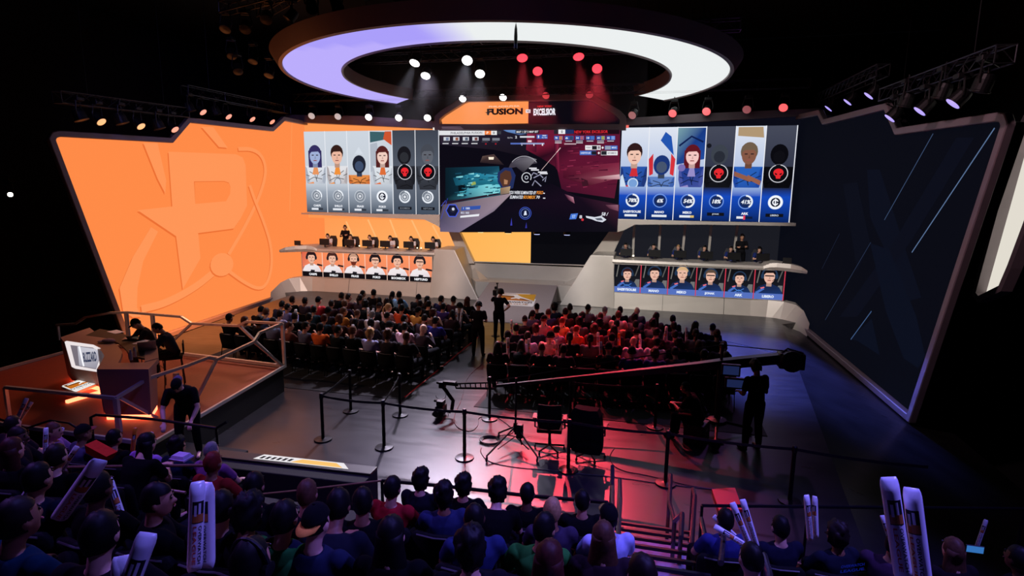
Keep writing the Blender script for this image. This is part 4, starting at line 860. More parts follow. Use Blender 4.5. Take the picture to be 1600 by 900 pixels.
def person(pose, loc, rz, label, top=(20, 20, 24), bottom=(22, 22, 28), hair='short', hc='black', skin=0, group=None, extra=(), brim=None, scale=1.0, shoes=(18, 18, 20)):
    B = BODIES[pose]; t = thing('person', label, 'person', loc, rz, group); t.scale = (scale,)*3
    inst('body', B['body'], [SKIN[skin], EYE, LIP], t); inst('shirt', B['top'], [cloth(top)], t); inst('trousers', B['trousers'], [cloth(bottom)], t); [inst('shoe', q, [cloth(shoes)], t) for q in B['shoes']]
    if hair in ('short', 'curly', 'long', 'tail', 'thin'): inst('hair', HEADWEAR[hair], [HM[hc]], t, B['H'], B['RM'])
    elif hair in ('cap', 'cap_back'):
        inst('hair', HEADWEAR['thin'], [HM[hc if hc in HM else 'dark_brown']], t, B['H'], B['RM'])
        m = cloth(brim or (16, 16, 18)); me = HEADWEAR[hair]; inst('cap', me, [cloth((16, 16, 18)) if brim else m, m], t, B['H'], B['RM'])
    elif hair == 'beanie': inst('beanie', HEADWEAR['beanie'], [cloth(brim or (18, 18, 20))], t, B['H'], B['RM'])
    for e in extra:
        if e == 'headset': inst('headset', HEADWEAR['headset'], [BLACK], t, B['H'], B['RM'])
    return t
def glow_name(c):
    r, g, b = c
    if max(c) < 42: return 'black'
    if max(c)-min(c) < 26: return 'white' if max(c) > 180 else ('grey' if max(c) > 90 else 'charcoal')
    if r > 200 and 90 < g < 175 and b < 100: return 'orange'
    if r >= g and r > b: return ('pink' if b > 120 else 'red') if g < 170 else 'cream'
    if b >= r and b >= g: return 'purple' if r > g+12 else ('light blue' if g > 150 else 'navy blue' if b < 110 else 'blue')
    return 'green' if b < g*.8 else 'teal'
HN = dict(short='short %s hair', curly='curly %s hair', long='long %s hair', tail='%s ponytail', thin='cropped %s hair', cap='a cap', cap_back='a backwards cap', beanie='a beanie', bald='a bald head')
def hname(h, c): return (HN[h] % ('dark' if c == 'dark_brown' else c)) if '%s' in HN[h] else HN[h]

# ------------------------------------------------------------------ audience chair
def make_chair():
    t = thing('audience_chair', 'x', 'chair')
    bm = bmesh.new(); box(bm, (0, .04, .44), (.51, .48, .09)); bevel(bm, .025, 2); new_obj('seat', bm, FABRIC, t)
    bm = bmesh.new()
    R = []
    for z, w, y in ((.44, .47, -.19), (.6, .51, -.21), (.75, .52, -.235), (.84, .51, -.245), (.885, .42, -.25)): R.append([(-w/2, y, z), (0, y-.03, z), (w/2, y, z), (w/2, y+.045, z), (0, y+.015, z), (-w/2, y+.045, z)])
    loft(bm, R); new_obj('backrest', bm, FABRIC, t, True)
    for s in (-1, 1):
        bm = bmesh.new(); tube(bm, [(s*.225, .23, .42), (s*.235, .25, 0)], .012, 8); new_obj('leg', bm, BMETAL, t)
        bm = bmesh.new(); tube(bm, [(s*.225, -.19, .84), (s*.225, -.2, .46), (s*.235, -.27, 0)], .012, 8); new_obj('leg', bm, BMETAL, t)
    bm = bmesh.new(); tube(bm, [(-.19, -.262, .868), (0, -.292, .872), (.19, -.262, .868)], .009, 6); new_obj('top_trim', bm, mat('grey_chair_trim', (120, 116, 118), .3, .6), t)
    return remember(t)
CHAIR = make_chair(); chair_used = [False]
def chair(x, y, z, rz, label, group):
    if not chair_used[0]:
        chair_used[0] = True; CHAIR.location = (x, y, z); CHAIR.rotation_euler = (0, 0, rz); CHAIR['label'] = label; CHAIR['group'] = group; return CHAIR
    return dup(CHAIR, (x, y, z), rz, label, group)

# ------------------------------------------------------------------ the two floor blocks
SEATS = []
for k in range(6):      # k = 0 back row
    for j in range(12):
        X = -.22-.55*j; Y = 13.7+1.06*k-.12*(X+1)+.22
        if k >= 4 and j > 9-(k-4)*1: continue
        SEATS.append(dict(b='left', k=k, j=j, x=X, y=Y, rz=-.12))
    nr = [11, 11, 11, 11, 9, 7][k]
    for j in range(nr):
        X = 2.28+.555*j; Y = 13.55+1.04*k+.1*(X-2.2)+.22
        SEATS.append(dict(b='right', k=k, j=j, x=X, y=Y, rz=.1))
for s in SEATS: s['px'] = project((s['x'], s['y']-.05, 1.2)); s['sp'] = None
DIST = [(491, 475, (196, 52, 60), 'cap', 'black', 0), (633, 464, (130, 186, 230), 'short', 'black', 1), (656, 473, (16, 16, 18), 'long', 'black', 1), (677, 474, (40, 38, 74), 'short', 'black', 1), (696, 477, (66, 50, 110), 'short', 'black', 1), (717, 480, (60, 44, 48), 'beanie', 'black', 1),
        (565, 465, (20, 16, 18), 'short', 'black', 1), (584, 467, (22, 20, 22), 'short', 'black', 1), (608, 475, (30, 24, 24), 'long', 'dark_brown', 1), (545, 478, (44, 30, 50), 'short', 'brown', 0), (576, 503, (224, 214, 220), 'short', 'grey', 0), (597, 488, (206, 170, 170), 'tail', 'blond', 0),
        (620, 488, (226, 84, 44), 'short', 'black', 1), (648, 494, (232, 168, 84), 'cap_back', 'black', 2), (669, 494, (120, 84, 70), 'curly', 'auburn', 0), (692, 504, (44, 44, 120), 'short', 'black', 1), (635, 518, (214, 176, 190), 'short', 'black', 1), (671, 523, (60, 50, 60), 'bald', 'black', 4), (643, 552, (28, 24, 26), 'thin', 'brown', 2),
        (503, 528, (222, 106, 50), 'short', 'black', 1), (535, 530, (22, 26, 28), 'short', 'black', 1), (567, 534, (150, 150, 190), 'curly', 'blond', 0), (593, 537, (50, 44, 50), 'curly', 'brown', 0), (615, 537, (44, 40, 50), 'beanie', 'black', 1), (487, 529, (90, 96, 120), 'short', 'black', 0), (420, 500, (70, 86, 130), 'short', 'brown', 0), (459, 511, (120, 70, 60), 'thin', 'auburn', 0),
        (527, 503, (60, 36, 36), 'curly', 'brown', 1), (531, 493, (200, 130, 60), 'short', 'brown', 1), (489, 490, (30, 54, 66), 'short', 'black', 1), (418, 525, (100, 110, 140), 'short', 'black', 1), (440, 525, (150, 140, 170), 'short', 'dark_brown', 0), (450, 485, (120, 120, 170), 'short', 'black', 1),
        (818, 487, (96, 76, 110), 'short', 'black', 1), (866, 497, (60, 56, 110), 'thin', 'auburn', 0), (893, 491, (40, 30, 34), 'short', 'black', 2), (921, 487, (120, 90, 112), 'thin', 'black', 2), (947, 493, (206, 160, 170), 'thin', 'grey', 4), (973, 489, (20, 18, 22), 'short', 'black', 1), (1000, 491, (110, 84, 104), 'bald', 'black', 0), (1025, 501, (90, 62, 84), 'long', 'dark_brown', 0),
        (1058, 507, (24, 20, 26), 'short', 'black', 1), (1088, 516, (20, 20, 24), 'long', 'black', 1), (1120, 522, (20, 20, 34), 'cap', 'black', 0), (1144, 548, (40, 30, 40), 'thin', 'brown', 0), (877, 508, (240, 140, 90), 'thin', 'red', 0), (852, 513, (200, 120, 130), 'cap', 'red', 0), (880, 522, (170, 126, 170), 'short', 'dark_brown', 0), (818, 532, (190, 180, 226), 'short', 'dark_brown', 0), (848, 533, (210, 150, 150), 'beanie', 'brown', 0),
        (971, 513, (236, 140, 120), 'short', 'black', 0), (996, 520, (50, 40, 60), 'beanie', 'black', 0), (972, 542, (222, 200, 220), 'bald', 'brown', 0), (1004, 543, (224, 206, 224), 'short', 'dark_brown', 0), (942, 528, (120, 50, 60), 'curly', 'auburn', 0), (771, 550, (40, 22, 26), 'long', 'dark_brown', 0), (796, 507, (26, 24, 40), 'short', 'black', 1), (900, 522, (230, 90, 60), 'thin', 'red', 0), (975, 560, (40, 50, 120), 'beanie', 'brown', 0), (1004, 562, (60, 70, 150), 'curly', 'brown', 0), (836, 553, (30, 18, 26), 'thin', 'red', 0), (957, 502, (226, 170, 176), 'short', 'brown', 0), (1040, 528, (80, 60, 84), 'short', 'dark_brown', 0)]
for d in DIST:
    free = [s for s in SEATS if s['sp'] is None]; s = min(free, key=lambda q: hypot(q['px'][0]-d[0], (q['px'][1]-d[1])*1.3)); s['sp'] = d
rng = random.Random(11)
TOPS = [(12, 12, 14)]*6+[(22, 20, 25)]*3+[(44, 40, 52), (60, 50, 60), (34, 40, 60), (70, 40, 46), (90, 86, 94), (50, 30, 34), (28, 48, 60)]
for s in SEATS:
    row = ('back row', 'second row from back', 'third row from back', 'fourth row from back', 'second row', 'front row')[s['k']]
    place = '%s from aisle, %s, %s block' % (ORD[s['j']], row, s['b'])
    chair(s['x'], s['y'], 0, s['rz'], 'black padded chair, '+place, 'black audience chairs in the %s floor block' % s['b'])
    if s['sp'] is None and rng.random() < .06 and s['k'] < 5: continue
    if s['sp']: _, _, top, h, hc, sk = s['sp']
    else: top = rng.choice(TOPS); h = rng.choice(['short']*7+['long', 'curly', 'cap', 'beanie', 'thin', 'tail']); hc = rng.choice(['black']*4+['dark_brown']*3+['brown', 'auburn']); sk = rng.choice([0, 1, 1, 2, 0, 3])
    pose = rng.choice(['sit_rest', 'sit_rest', 'sit_turn', 'sit_lean', 'sit_rest']) if not s['sp'] else rng.choice(['sit_rest', 'sit_rest', 'sit_turn'])
    s['p'] = person(pose, (s['x'], s['y'], 0), s['rz']+rng.uniform(-.1, .1), 'person, %s top, %s, %s' % (glow_name(top), hname(h, hc), place), top=top, hair=h, hc=hc, skin=sk, group='spectators in the %s floor block' % s['b'], scale=rng.uniform(1.08, 1.15))

# ------------------------------------------------------------------ inflatable cheering sticks
def stick_mesh(L, r, printed=True, big=False):
    bm = bmesh.new(); n = 14; prof = [(.002, 0, 1.0)]
    R = []
    for t, k, fl in ((0, .75, .06), (.02, .9, .3), (.06, 1, .8), (.1, 1, 1), (.5, 1, 1), (.86, 1, 1), (.92, 1.02, .8), (.965, .95, .35), (1, .8, .05)):
        R.append([(cos(a)*r*k, sin(a)*r*k*fl, L*t) for a in [2*pi*i/n for i in range(n)]])
    loft(bm, R)
    me = bpy.data.meshes.new('stick'); bmesh.ops.recalc_face_normals(bm, faces=bm.faces); bm.to_mesh(me); bm.free()
    for p in me.polygons: p.use_smooth = True
    return me
def print_mesh(L, r):
    """wrapped league print: dark patch with emblem and two lines of lettering running down the tube"""
    bm = bmesh.new(); rr = r+.0012; mats = [(24, 22, 30), (206, 120, 60), (236, 234, 240), (214, 96, 74)]
    def patch(a0, a1, z0, z1, mi, k=0):
        n = 6; q = [[bm.verts.new((cos(a)*(rr+k*.0006), sin(a)*(rr+k*.0006), z)) for a in [a0+(a1-a0)*i/n for i in range(n+1)]] for z in (z0, z1)]
        for i in range(n): bm.faces.new((q[0][i], q[0][i+1], q[1][i+1], q[1][i])).material_index = mi
    A = -pi/2
    patch(A-.75, A+.75, L*.56, L*.8, 0); patch(A-.7, A+.7, L*.57, L*.66, 1, 1)
    patch(A-.5, A-.2, L*.64, L*.76, 2, 2); patch(A, A+.3, L*.66, L*.78, 2, 2)
    for t, a, h, mi in (('OVERWATCH', A+.3, .55, 0), ('LEAGUE', A-.35, .55, 3)):
        vs, fs = text_tris(t, .02); x0 = min(v[0] for v in vs); x1 = max(v[0] for v in vs); hh = L*.42/(x1-x0)
        q = [bm.verts.new((cos(a+(v[1]-.35)*h)*(rr+.001), sin(a+(v[1]-.35)*h)*(rr+.001), L*.53-(v[0]-x0)*hh)) for v in vs]
        for f in fs:
            try: bm.faces.new([q[i] for i in f]).material_index = mi
            except ValueError: pass
    me = bpy.data.meshes.new('print'); bm.to_mesh(me); bm.free(); return me, [mat('stick_ink_%d' % i, c, .5) for i, c in enumerate(mats)]
SM, SMB = stick_mesh(.62, .038), stick_mesh(.62, .05); PM, PMM = print_mesh(.62, .038); PMB, _ = print_mesh(.62, .05)
WH = mat('white_inflatable_film', (248, 247, 252), .25, spec=.6); OR_ = mat('orange_inflatable_film', (240, 130, 40), .3)
def stick(p, d, label, group, color='white', big=False, twist=0.0, scale=1.0, printed=True):
    d = Vector(d).normalized(); t = thing('cheering_stick', label, 'inflatable stick', p, 0, group); t.scale = (scale,)*3
    R_ = d.to_track_quat('Z', 'Y').to_matrix(); q_ = R_.transposed() @ (CAM-Vector(p)); twist += atan2(q_.x, -q_.y)
    t.rotation_euler = (R_ @ Matrix.Rotation(twist, 3, 'Z')).to_euler()
    inst('tube', SMB if big else SM, [WH if color == 'white' else OR_], t)
    if printed: inst('league_print', PMB if big else PM, PMM, t)
    return t
def near_seat(px, py, blk=None): return min([s for s in SEATS if s.get('p') and (blk is None or s['b'] == blk)], key=lambda q: hypot(q['px'][0]-px, q['px'][1]-py))
k = 0
for px, py, colr, n, blk in [(562, 500, 'white', 2, 'left'), (546, 522, 'white', 2, 'left'), (524, 532, 'orange', 2, 'left'), (555, 542, 'orange', 2, 'left'), (580, 548, 'white', 1, 'left'), (604, 546, 'white', 1, 'left'), (707, 520, 'white', 2, 'left'), (458, 498, 'white', 2, 'left'),
                    (803, 512, 'white', 1, 'right'), (789, 549, 'white', 1, 'right'), (813, 560, 'white', 1, 'right'), (870, 560, 'white', 1, 'right'), (880, 550, 'white', 1, 'right'), (897, 558, 'white', 2, 'right'), (966, 545, 'orange', 1, 'right'), (996, 540, 'white', 1, 'right'), (1045, 535, 'white', 2, 'right'), (932, 545, 'white', 1, 'right'), (927, 568, 'white', 1, 'right'), (1085, 540, 'white', 1, 'right')]:
    s = near_seat(px, py-4, blk)
    if s.get('st'): continue
    s['st'] = 1; row = ('back row', 'second row from back', 'third row from back', 'fourth row from back', 'second row', 'front row')[s['k']]
    for q in range(n):
        dx = (.2+.09*q)*(1 if px > s['px'][0] else -1)
        stick((s['x']+dx, s['y']+.27, .82), (.12 if q else -.05, .05, 1), '%s%s inflatable stick raised %s from aisle, %s, %s block' % ('left ' if n == 2 and (q == (1 if dx < 0 else 0)) else 'right ' if n == 2 else '', colr, ORD[s['j']], row, s['b']), 'inflatable sticks in the floor blocks', colr, twist=rng.uniform(-.5, .5))
for nm, xa, xb, ya, yb in (('left', -7.3, .05, 12.75, 20.0), ('right', 1.95, 8.6, 12.75, 19.6)):
    bm = bmesh.new(); box(bm, ((xa+xb)/2, (ya+yb)/2, .006), (xb-xa, yb-ya, .012)); tag(new_obj('floor_mat', bm, FLATBLACK), 'matte black mat under the %s floor seating block' % nm, 'mat')
for s in (-1, 1):   # red taped aisle edge
    if s < 0:
        bm = bmesh.new(); prism(bm, [(.06, 12.9, .001), (.1, 12.9, .001), (.1, 19.3, .001), (.06, 19.3, .001)], (0, 0, .012)); tag(new_obj('aisle_strip', bm, mat('red_edge_strip', (190, 40, 44), .5)), 'thin red strip on the floor along the left block aisle', 'strip')
# standing crew in the aisle
def seat_free(): pass
p1 = at(747, 556, 'z', 0); p2 = at(779, 530, 'z', 0)
person('stand_look_down', (p1.x, p1.y, 0), .05, 'crew person in black polo standing in aisle, head bowed', top=(20, 16, 20), bottom=(16, 14, 16), hair='short', hc='black', skin=1, extra=('headset',), scale=1.01)
person('stand_camera', (p2.x, p2.y, 0), .0, 'camera operator in black tee, hand on hip, in the aisle', top=(18, 14, 20), bottom=(14, 12, 16), hair='short', hc='black', skin=0, extra=('headset',), scale=1.03)
t = thing('video_camera', 'shoulder video camera beside the aisle operator', 'video camera', (p2.x-.2, p2.y+.42, 0))
bm = bmesh.new(); box(bm, (-.02, 0, 1.62), (.14, .42, .2)); bevel(bm, .02, 2); new_obj('camera_body', bm, BLACK, t)
bm = bmesh.new(); lathe(bm, [(.05, 0), (.055, .14), (.075, .2), (.075, .24)], 16, (-.02, .2, 1.62), rot=Matrix.Rotation(-pi/2, 3, 'X')); new_obj('lens', bm, BLACK, t)
bm = bmesh.new(); box(bm, (.0, -.1, 1.8), (.08, .12, .09)); bevel(bm, .01, 1); tube(bm, [(0, .1, 1.71), (0, .1, 1.9)], .02, 8); box(bm, (0, .1, 1.92), (.06, .1, .05)); new_obj('viewfinder', bm, BLACK, t)
bm = bmesh.new(); tube(bm, [(-.02, 0, 1.52), (-.02, 0, .02)], .02, 8); lathe(bm, [(.16, 0), (.16, .015), (.03, .03)], 16, (-.02, 0, 0)); new_obj('monopod', bm, BLACK, t)
# ------------------------------------------------------------------ players at the desks
def monitor_thing(p, rz, label, group, laptop=False):
    t = thing('laptop' if laptop else 'monitor', label, 'laptop' if laptop else 'monitor', p, rz, group); bm = bmesh.new()
    if laptop: box(bm, (0, 0, .012), (.34, .24, .02)); new_obj('base', bm, BLACK, t); bm = bmesh.new(); box(bm, (0, .13, .13), (.34, .015, .23)); new_obj('lid', bm, BLACK, t); return t
    box(bm, (0, 0, .27), (.56, .04, .33)); bevel(bm, .008, 1); new_obj('panel', bm, BLACK, t)
    bm = bmesh.new(); box(bm, (0, .04, .1), (.05, .03, .2)); box(bm, (0, .06, .008), (.24, .18, .014)); new_obj('stand', bm, BLACK, t)
    bm = bmesh.new(); box(bm, (0, .0221, .27), (.53, .002, .3)); new_obj('screen', bm, mat('lit_monitor_glass', (30, 34, 44), .3, emit=(120, 130, 170), es=.6), t)
    return t
pl_x = [-10.97, -9.63, -8.5, -7.34, -6.15, -4.95]; pr_x = [4.82, 6.1, 7.23, 8.38, 9.55, 10.75]
GAME = mat('gaming_chair_vinyl', (26, 26, 32), .5)
for side, xs in ((-1, pl_x), (1, pr_x)):
    for i, x in enumerate(xs):
        sd = 'left' if side < 0 else 'right'
        lab = '%s player at the %s desk, %s from the screen side' % ('white-jersey' if side < 0 else 'navy-jersey', sd, ORD[i if side > 0 else 5-i])
        person('sit_desk', (x, 27.95, 1.57), pi+(.1 if i % 2 else -.08), lab, top=(226, 220, 224) if side < 0 else (36, 50, 110), bottom=(20, 20, 26), hair=['short', 'short', 'thin', 'short', 'short', 'curly'][i], hc='black' if (i != 2) else ('brown' if side < 0 else 'blond'), skin=0, group='players at the %s desk' % sd, extra=('headset',))
        mx = (-10.76, -9.31, -8.29, -7.29, -5.99, -4.84)[i] if side < 0 else x+.05
        monitor_thing((mx, 27.15, 2.2), 0 if side < 0 else .15, 'black monitor on the %s player desk, %s from the screen side' % (sd, ORD[i if side > 0 else 5-i]), 'monitors on the %s player desk' % sd)
        t = thing('gaming_chair', 'dark gaming chair behind the %s desk, %s from the screen side' % (sd, ORD[i if side > 0 else 5-i]), 'chair', (x, 28.05, 1.55), pi, 'gaming chairs behind the %s desk' % sd)
        bm = bmesh.new(); box(bm, (0, .0, .44), (.5, .48, .08)); bevel(bm, .02, 2); new_obj('seat', bm, GAME, t)
        bm = bmesh.new(); loft(bm, [[(-w/2, y, z), (w/2, y, z), (w/2, y+.07, z), (-w/2, y+.07, z)] for z, w, y in ((.48, .4, -.3), (.7, .5, -.32), (.95, .5, -.36), (1.15, .3, -.4))]); new_obj('backrest', bm, GAME, t)
        bm = bmesh.new(); tube(bm, [(0, 0, .4), (0, 0, .08)], .03, 8)
        for q in range(5): tube(bm, [(0, 0, .09), (.26*cos(q*1.257), .26*sin(q*1.257), .03)], .02, 6)
        new_obj('base', bm, BLACK, t)
person('stand_crossed', (-10.22, 28.4, 1.55), pi, 'coach in black with headset standing behind the left players', top=(28, 20, 24), bottom=(16, 14, 18), hair='short', hc='dark_brown', skin=1, extra=('headset',))
person('stand_crossed', (10.05, 28.35, 1.55), pi+.1, 'coach in black jacket standing arms crossed behind the right players', top=(22, 22, 26), bottom=(14, 14, 18), hair='curly', hc='dark_brown', skin=1, scale=1.04)
monitor_thing((-11.75, 26.35, 2.33), pi+.1, 'open black laptop on the left tip of the left desk', None, True)
monitor_thing((11.6, 26.3, 2.33), pi-.1, 'open black laptop on the right tip of the right desk', None, True)
for i, (x, y) in enumerate(((561.5, 386), (595, 387), (622, 389), (652, 391), (658, 388))):
    p = at(x, y, 'Y', 27.35); t = thing('desk_lamp', 'small glowing lamp on the left desk, %s from left' % ORD[i], 'lamp', (p.x, 27.35, 2.2), 0, 'small lamps on the player desks')
    bm = bmesh.new(); lathe(bm, [(.04, 0), (.04, .01), (.01, .02), (.01, .07)], 10); new_obj('base', bm, BLACK, t)
    bm = bmesh.new(); ellipsoid(bm, (0, 0, .1), (.035, .035, .035), 10, 8); new_obj('bulb', bm, mat('warm_bulb', (255, 240, 210), .3, emit=(255, 236, 200), es=2.2), t)
p = at(989.5, 400, 'Y', 27.35); t = thing('desk_lamp', 'small glowing lamp beside the first monitor on the right desk', 'lamp', (p.x, 27.35, 2.2), 0, 'small lamps on the player desks')
bm = bmesh.new(); lathe(bm, [(.04, 0), (.04, .01), (.01, .02), (.01, .07)], 10); new_obj('base', bm, BLACK, t)
bm = bmesh.new(); ellipsoid(bm, (0, 0, .1), (.045, .045, .045), 10, 8); new_obj('bulb', bm, mat('warm_bulb'), t)

# ------------------------------------------------------------------ overhead halo ring
RC = Vector((0, 23.5)); RO, RI, RZ = 8.42, 6.42, 9.55
def ang(px, py): p = at(px, py, 'z', RZ); return atan2(p.y-RC.y, p.x-RC.x)
a0 = ang(1020, 154.5); a1 = ang(625, 161); b0 = ang(977, 147); b1 = ang(650, 152.4)
if a0 > pi/2: a0 -= 2*pi
while a1 < a0: a1 += 2*pi
# the ring runs from the gap's right end clockwise (through the near side) to its left end
A0, A1, B0, B1 = a0, a1-2*pi, b0, b1-2*pi
N = 120; root = thing('halo_ring', 'huge suspended C-shaped light ring, violet on its left half and white on its right', 'light ring', (RC.x, RC.y, RZ)); inv = Matrix.Translation((-RC.x, -RC.y, -RZ))
bm = bmesh.new(); cl = bm.loops.layers.float_color.new('Col')
def rp(t, k, z=RZ, e=0):
    # k: 0 outer, 1 inner
    a = (A0+(A1-A0)*t)*(1-k)+(B0+(B1-B0)*t)*k; r = RO*(1-k)+RI*k+e
    return Vector((RC.x+r*cos(a), RC.y+r*sin(a), z))
def rcol(p):
    x = p.x; t = min(1, max(0, (x+.2-(p.y-15.0)*0)/1.4+.3)); 
    v = (186, 172, 252) if p.y > 17 else (170, 158, 250); w = (236, 240, 240)
    return tuple(v[i]*(1-t)+w[i]*t for i in range(3))
M_ = 4
G = [[bm.verts.new(rp(i/N, j/M_)) for j in range(M_+1)] for i in range(N+1)]
for i in range(N):
    for j in range(M_):
        f = bm.faces.new((G[i][j], G[i+1][j], G[i+1][j+1], G[i][j+1])); f.normal_update()
        if f.normal.z > 0: f.normal_flip()
        for l in f.loops: l[cl] = (*lin(rcol(l.vert.co)), 1)
LEDR = led_mat('halo_pixels', True, 1.0)
o = new_obj('glowing_underside', bm, LEDR, root); o.matrix_parent_inverse = inv
HALO = mat('dark_halo_fascia', (120, 104, 104), .45, .2)
bm = bmesh.new()
rings = []
for i in range(N+1):
    t = i/N; rings.append([rp(t, 0, RZ+.01, 0), rp(t, 0, RZ-.06, .02), rp(t, 0, RZ-.04, .14), rp(t, 0, RZ+.42, .42), rp(t, 0, RZ+.42, 0.2), rp(t, 1, RZ+.42, .1), rp(t, 1, RZ+.42, -.16), rp(t, 1, RZ-.04, -.08), rp(t, 1, RZ-.06, -.02), rp(t, 1, RZ+.01, 0)])
loft(bm, rings); o = new_obj('fascia', bm, HALO, root); o.matrix_parent_inverse = inv
for i in range(8):
    a = rp((i+.5)/8, .5); bm = bmesh.new(); tube(bm, [(a.x, a.y, RZ+.42), (a.x, a.y, 13)], .012, 6); o = new_obj('cable', bm, BMETAL, root); o.matrix_parent_inverse = inv
p = at(806, 50, 'Y', 15.6); t = thing('hanging_pole', 'thin black pole hanging in front of the ring near its top', 'pole', p)
bm = bmesh.new(); tube(bm, [(0, 0, .2), (0, 0, .08), (0, 0, -.1), (0, 0, -.42), (0, 0, -.44)], [.012, .035, .045, .045, .02], 10); tube(bm, [(0, 0, 3), (0, 0, .2)], .006, 6); new_obj('shaft', bm, BLACK, t)
bm = bmesh.new(); tube(bm, [(0, 0, -.3), (0, 0, -.41)], .047, 10); new_obj('blue_band', bm, mat('blue_tape', (30, 40, 130), .5), t)

# ------------------------------------------------------------------ moving heads and trusses
def fixture(p, aim, label, color, es, group, spot=None, r=.19, off=False, hang=.55, colortag='white'):
    """p: centre of the lens; aim: unit vector"""
    aim = Vector(aim).normalized(); p = Vector(p); t = thing('moving_head_light', label, 'stage light', p, 0, group)
    Rm = aim.to_track_quat('Z', 'Y').to_matrix()
    bm = bmesh.new(); lathe(bm, [(r*.5, -.36), (r*.85, -.34), (r*1.0, -.24), (r*1.02, -.02), (r*1.12, -.01), (r*1.12, .02), (r*1.02, .02)], 18, rot=Rm); new_obj('head', bm, BLACK, t)
    bm = bmesh.new(); lathe(bm, [(r*.98, .021), (r*.96, .03), (r*.3, .045), (.01, .048)], 18, rot=Rm)
    nm = 'lamp_glass_%s_%s' % (colortag, es); m = mat(nm, (230, 230, 235) if es else (14, 13, 14), .3, emit=color, es=es); new_obj('lens', bm, m, t)
    mid = -aim*.17; s = aim.cross(V(0, 0, 1)); s = s.normalized() if s.length > .05 else V(1, 0, 0)
    top = mid+V(0, 0, hang-.12)
    bm = bmesh.new()
    for q in (-1, 1): tube(bm, [mid+s*q*r*1.12, mid+s*q*r*1.25+V(0, 0, .12), top+s*q*r*.9], .022, 6)
    tube(bm, [top-s*r*.95, top+s*r*.95], .028, 6); new_obj('yoke', bm, BLACK, t)
    bm = bmesh.new(); box(bm, top+V(0, 0, .07), (.3, .26, .12)); bevel(bm, .015, 1); tube(bm, [top+V(0, 0, .1), top+V(0, 0, .24)], .02, 6); new_obj('base', bm, BLACK, t)
    if spot:
        L = bpy.data.lights.new('beam', 'SPOT'); L.energy = spot[0]; L.spot_size = radians(spot[1]); L.spot_blend = spot[3] if len(spot) > 3 else .6; L.color = spot[2]; L.shadow_soft_size = .12
        lo = bpy.data.objects.new('beam', L); COL.objects.link(lo); lo.parent = t; lo.location = aim*.1; lo.rotation_euler = (-aim).to_track_quat('Z', 'Y').to_euler()
    return t
def truss(a, b, label, w=.36, m=None, group=None):
    a, b = Vector(a), Vector(b); t = thing('lighting_truss', label, 'truss', a, 0, group); d = (b-a); L = d.length; d.normalize()
    s = d.cross(V(0, 0, 1)).normalized(); u = s.cross(d); m = m or TRUSS
    off = [s*w/2+u*w/2, -s*w/2+u*w/2, -s*w/2-u*w/2, s*w/2-u*w/2]
    for o_ in off: bm = bmesh.new(); tube(bm, [o_, o_+d*L], .024, 8); new_obj('chord', bm, m, t)
    bm = bmesh.new(); n = max(2, int(L/.5))
    for i in range(n):
        for k in range(4):
            p0, p1 = off[k]+d*(L*i/n), off[(k+1) % 4]+d*(L*(i+1)/n)
            tube(bm, [p0, p1], .012, 5, caps=False)
            if i % 4 == 0: tube(bm, [off[k]+d*(L*i/n), off[(k+1) % 4]+d*(L*i/n)], .016, 5, caps=False)
    for k in range(4): tube(bm, [off[k]+d*L, off[(k+1) % 4]+d*L], .02, 5)
    new_obj('lattice', bm, m, t)
    for q in (.2, .8): bm = bmesh.new(); tube(bm, [d*L*q+V(0, 0, w/2), d*L*q+V(0, 0, 13-a.z-(b.z-a.z)*q)], .012, 5); new_obj('hoist_cable', bm, BMETAL, t)
    return t
truss((-12.75, 15.2, 8.0), (-12.75, 20.5, 8.2), 'lighting truss above the near end of the left orange wall')
truss((-12.7, 20.5, 9.1), (-12.6, 27.2, 9.2), 'higher lighting truss above the far end of the left orange wall')
truss((12.75, 14.3, 8.05), (12.75, 20.6, 8.25), 'lighting truss above the near end of the right navy wall')
truss((12.7, 20.9, 9.05), (12.6, 27.4, 9.2), 'higher lighting truss above the far end of the right navy wall')
truss((-8.5, 21.5, 10.75), (8.5, 21.5, 10.75), 'overhead truss crossing the front of the ring opening')
truss((-8.5, 23.9, 10.75), (8.5, 23.9, 10.75), 'overhead truss crossing the back of the ring opening')
truss((-12, 27.0, 9.75), (12, 27.0, 9.75), 'long truss running above the portrait screens and header')
WHT, RED, VIO, AMB = (1, .97, .95), (1, .06, .1), (.42, .34, 1), (1, .5, .3)
def lamp_row(pts, Y, z, aimf, labf, color, es, tagc, grp, spotf=None, axis='z', val=10, r=.19, hang=.55):
    for i, (x, y) in enumerate(pts):
        p = at(x, y, axis, val); fixture(p, aimf(i, p), labf(i), color[i] if isinstance(color, list) else color, es[i] if isinstance(es, list) else es, grp, spotf(i, p) if spotf else None, r=r, colortag=tagc[i] if isinstance(tagc, list) else tagc, hang=hang)
GR = 'moving head lights in the ring opening'
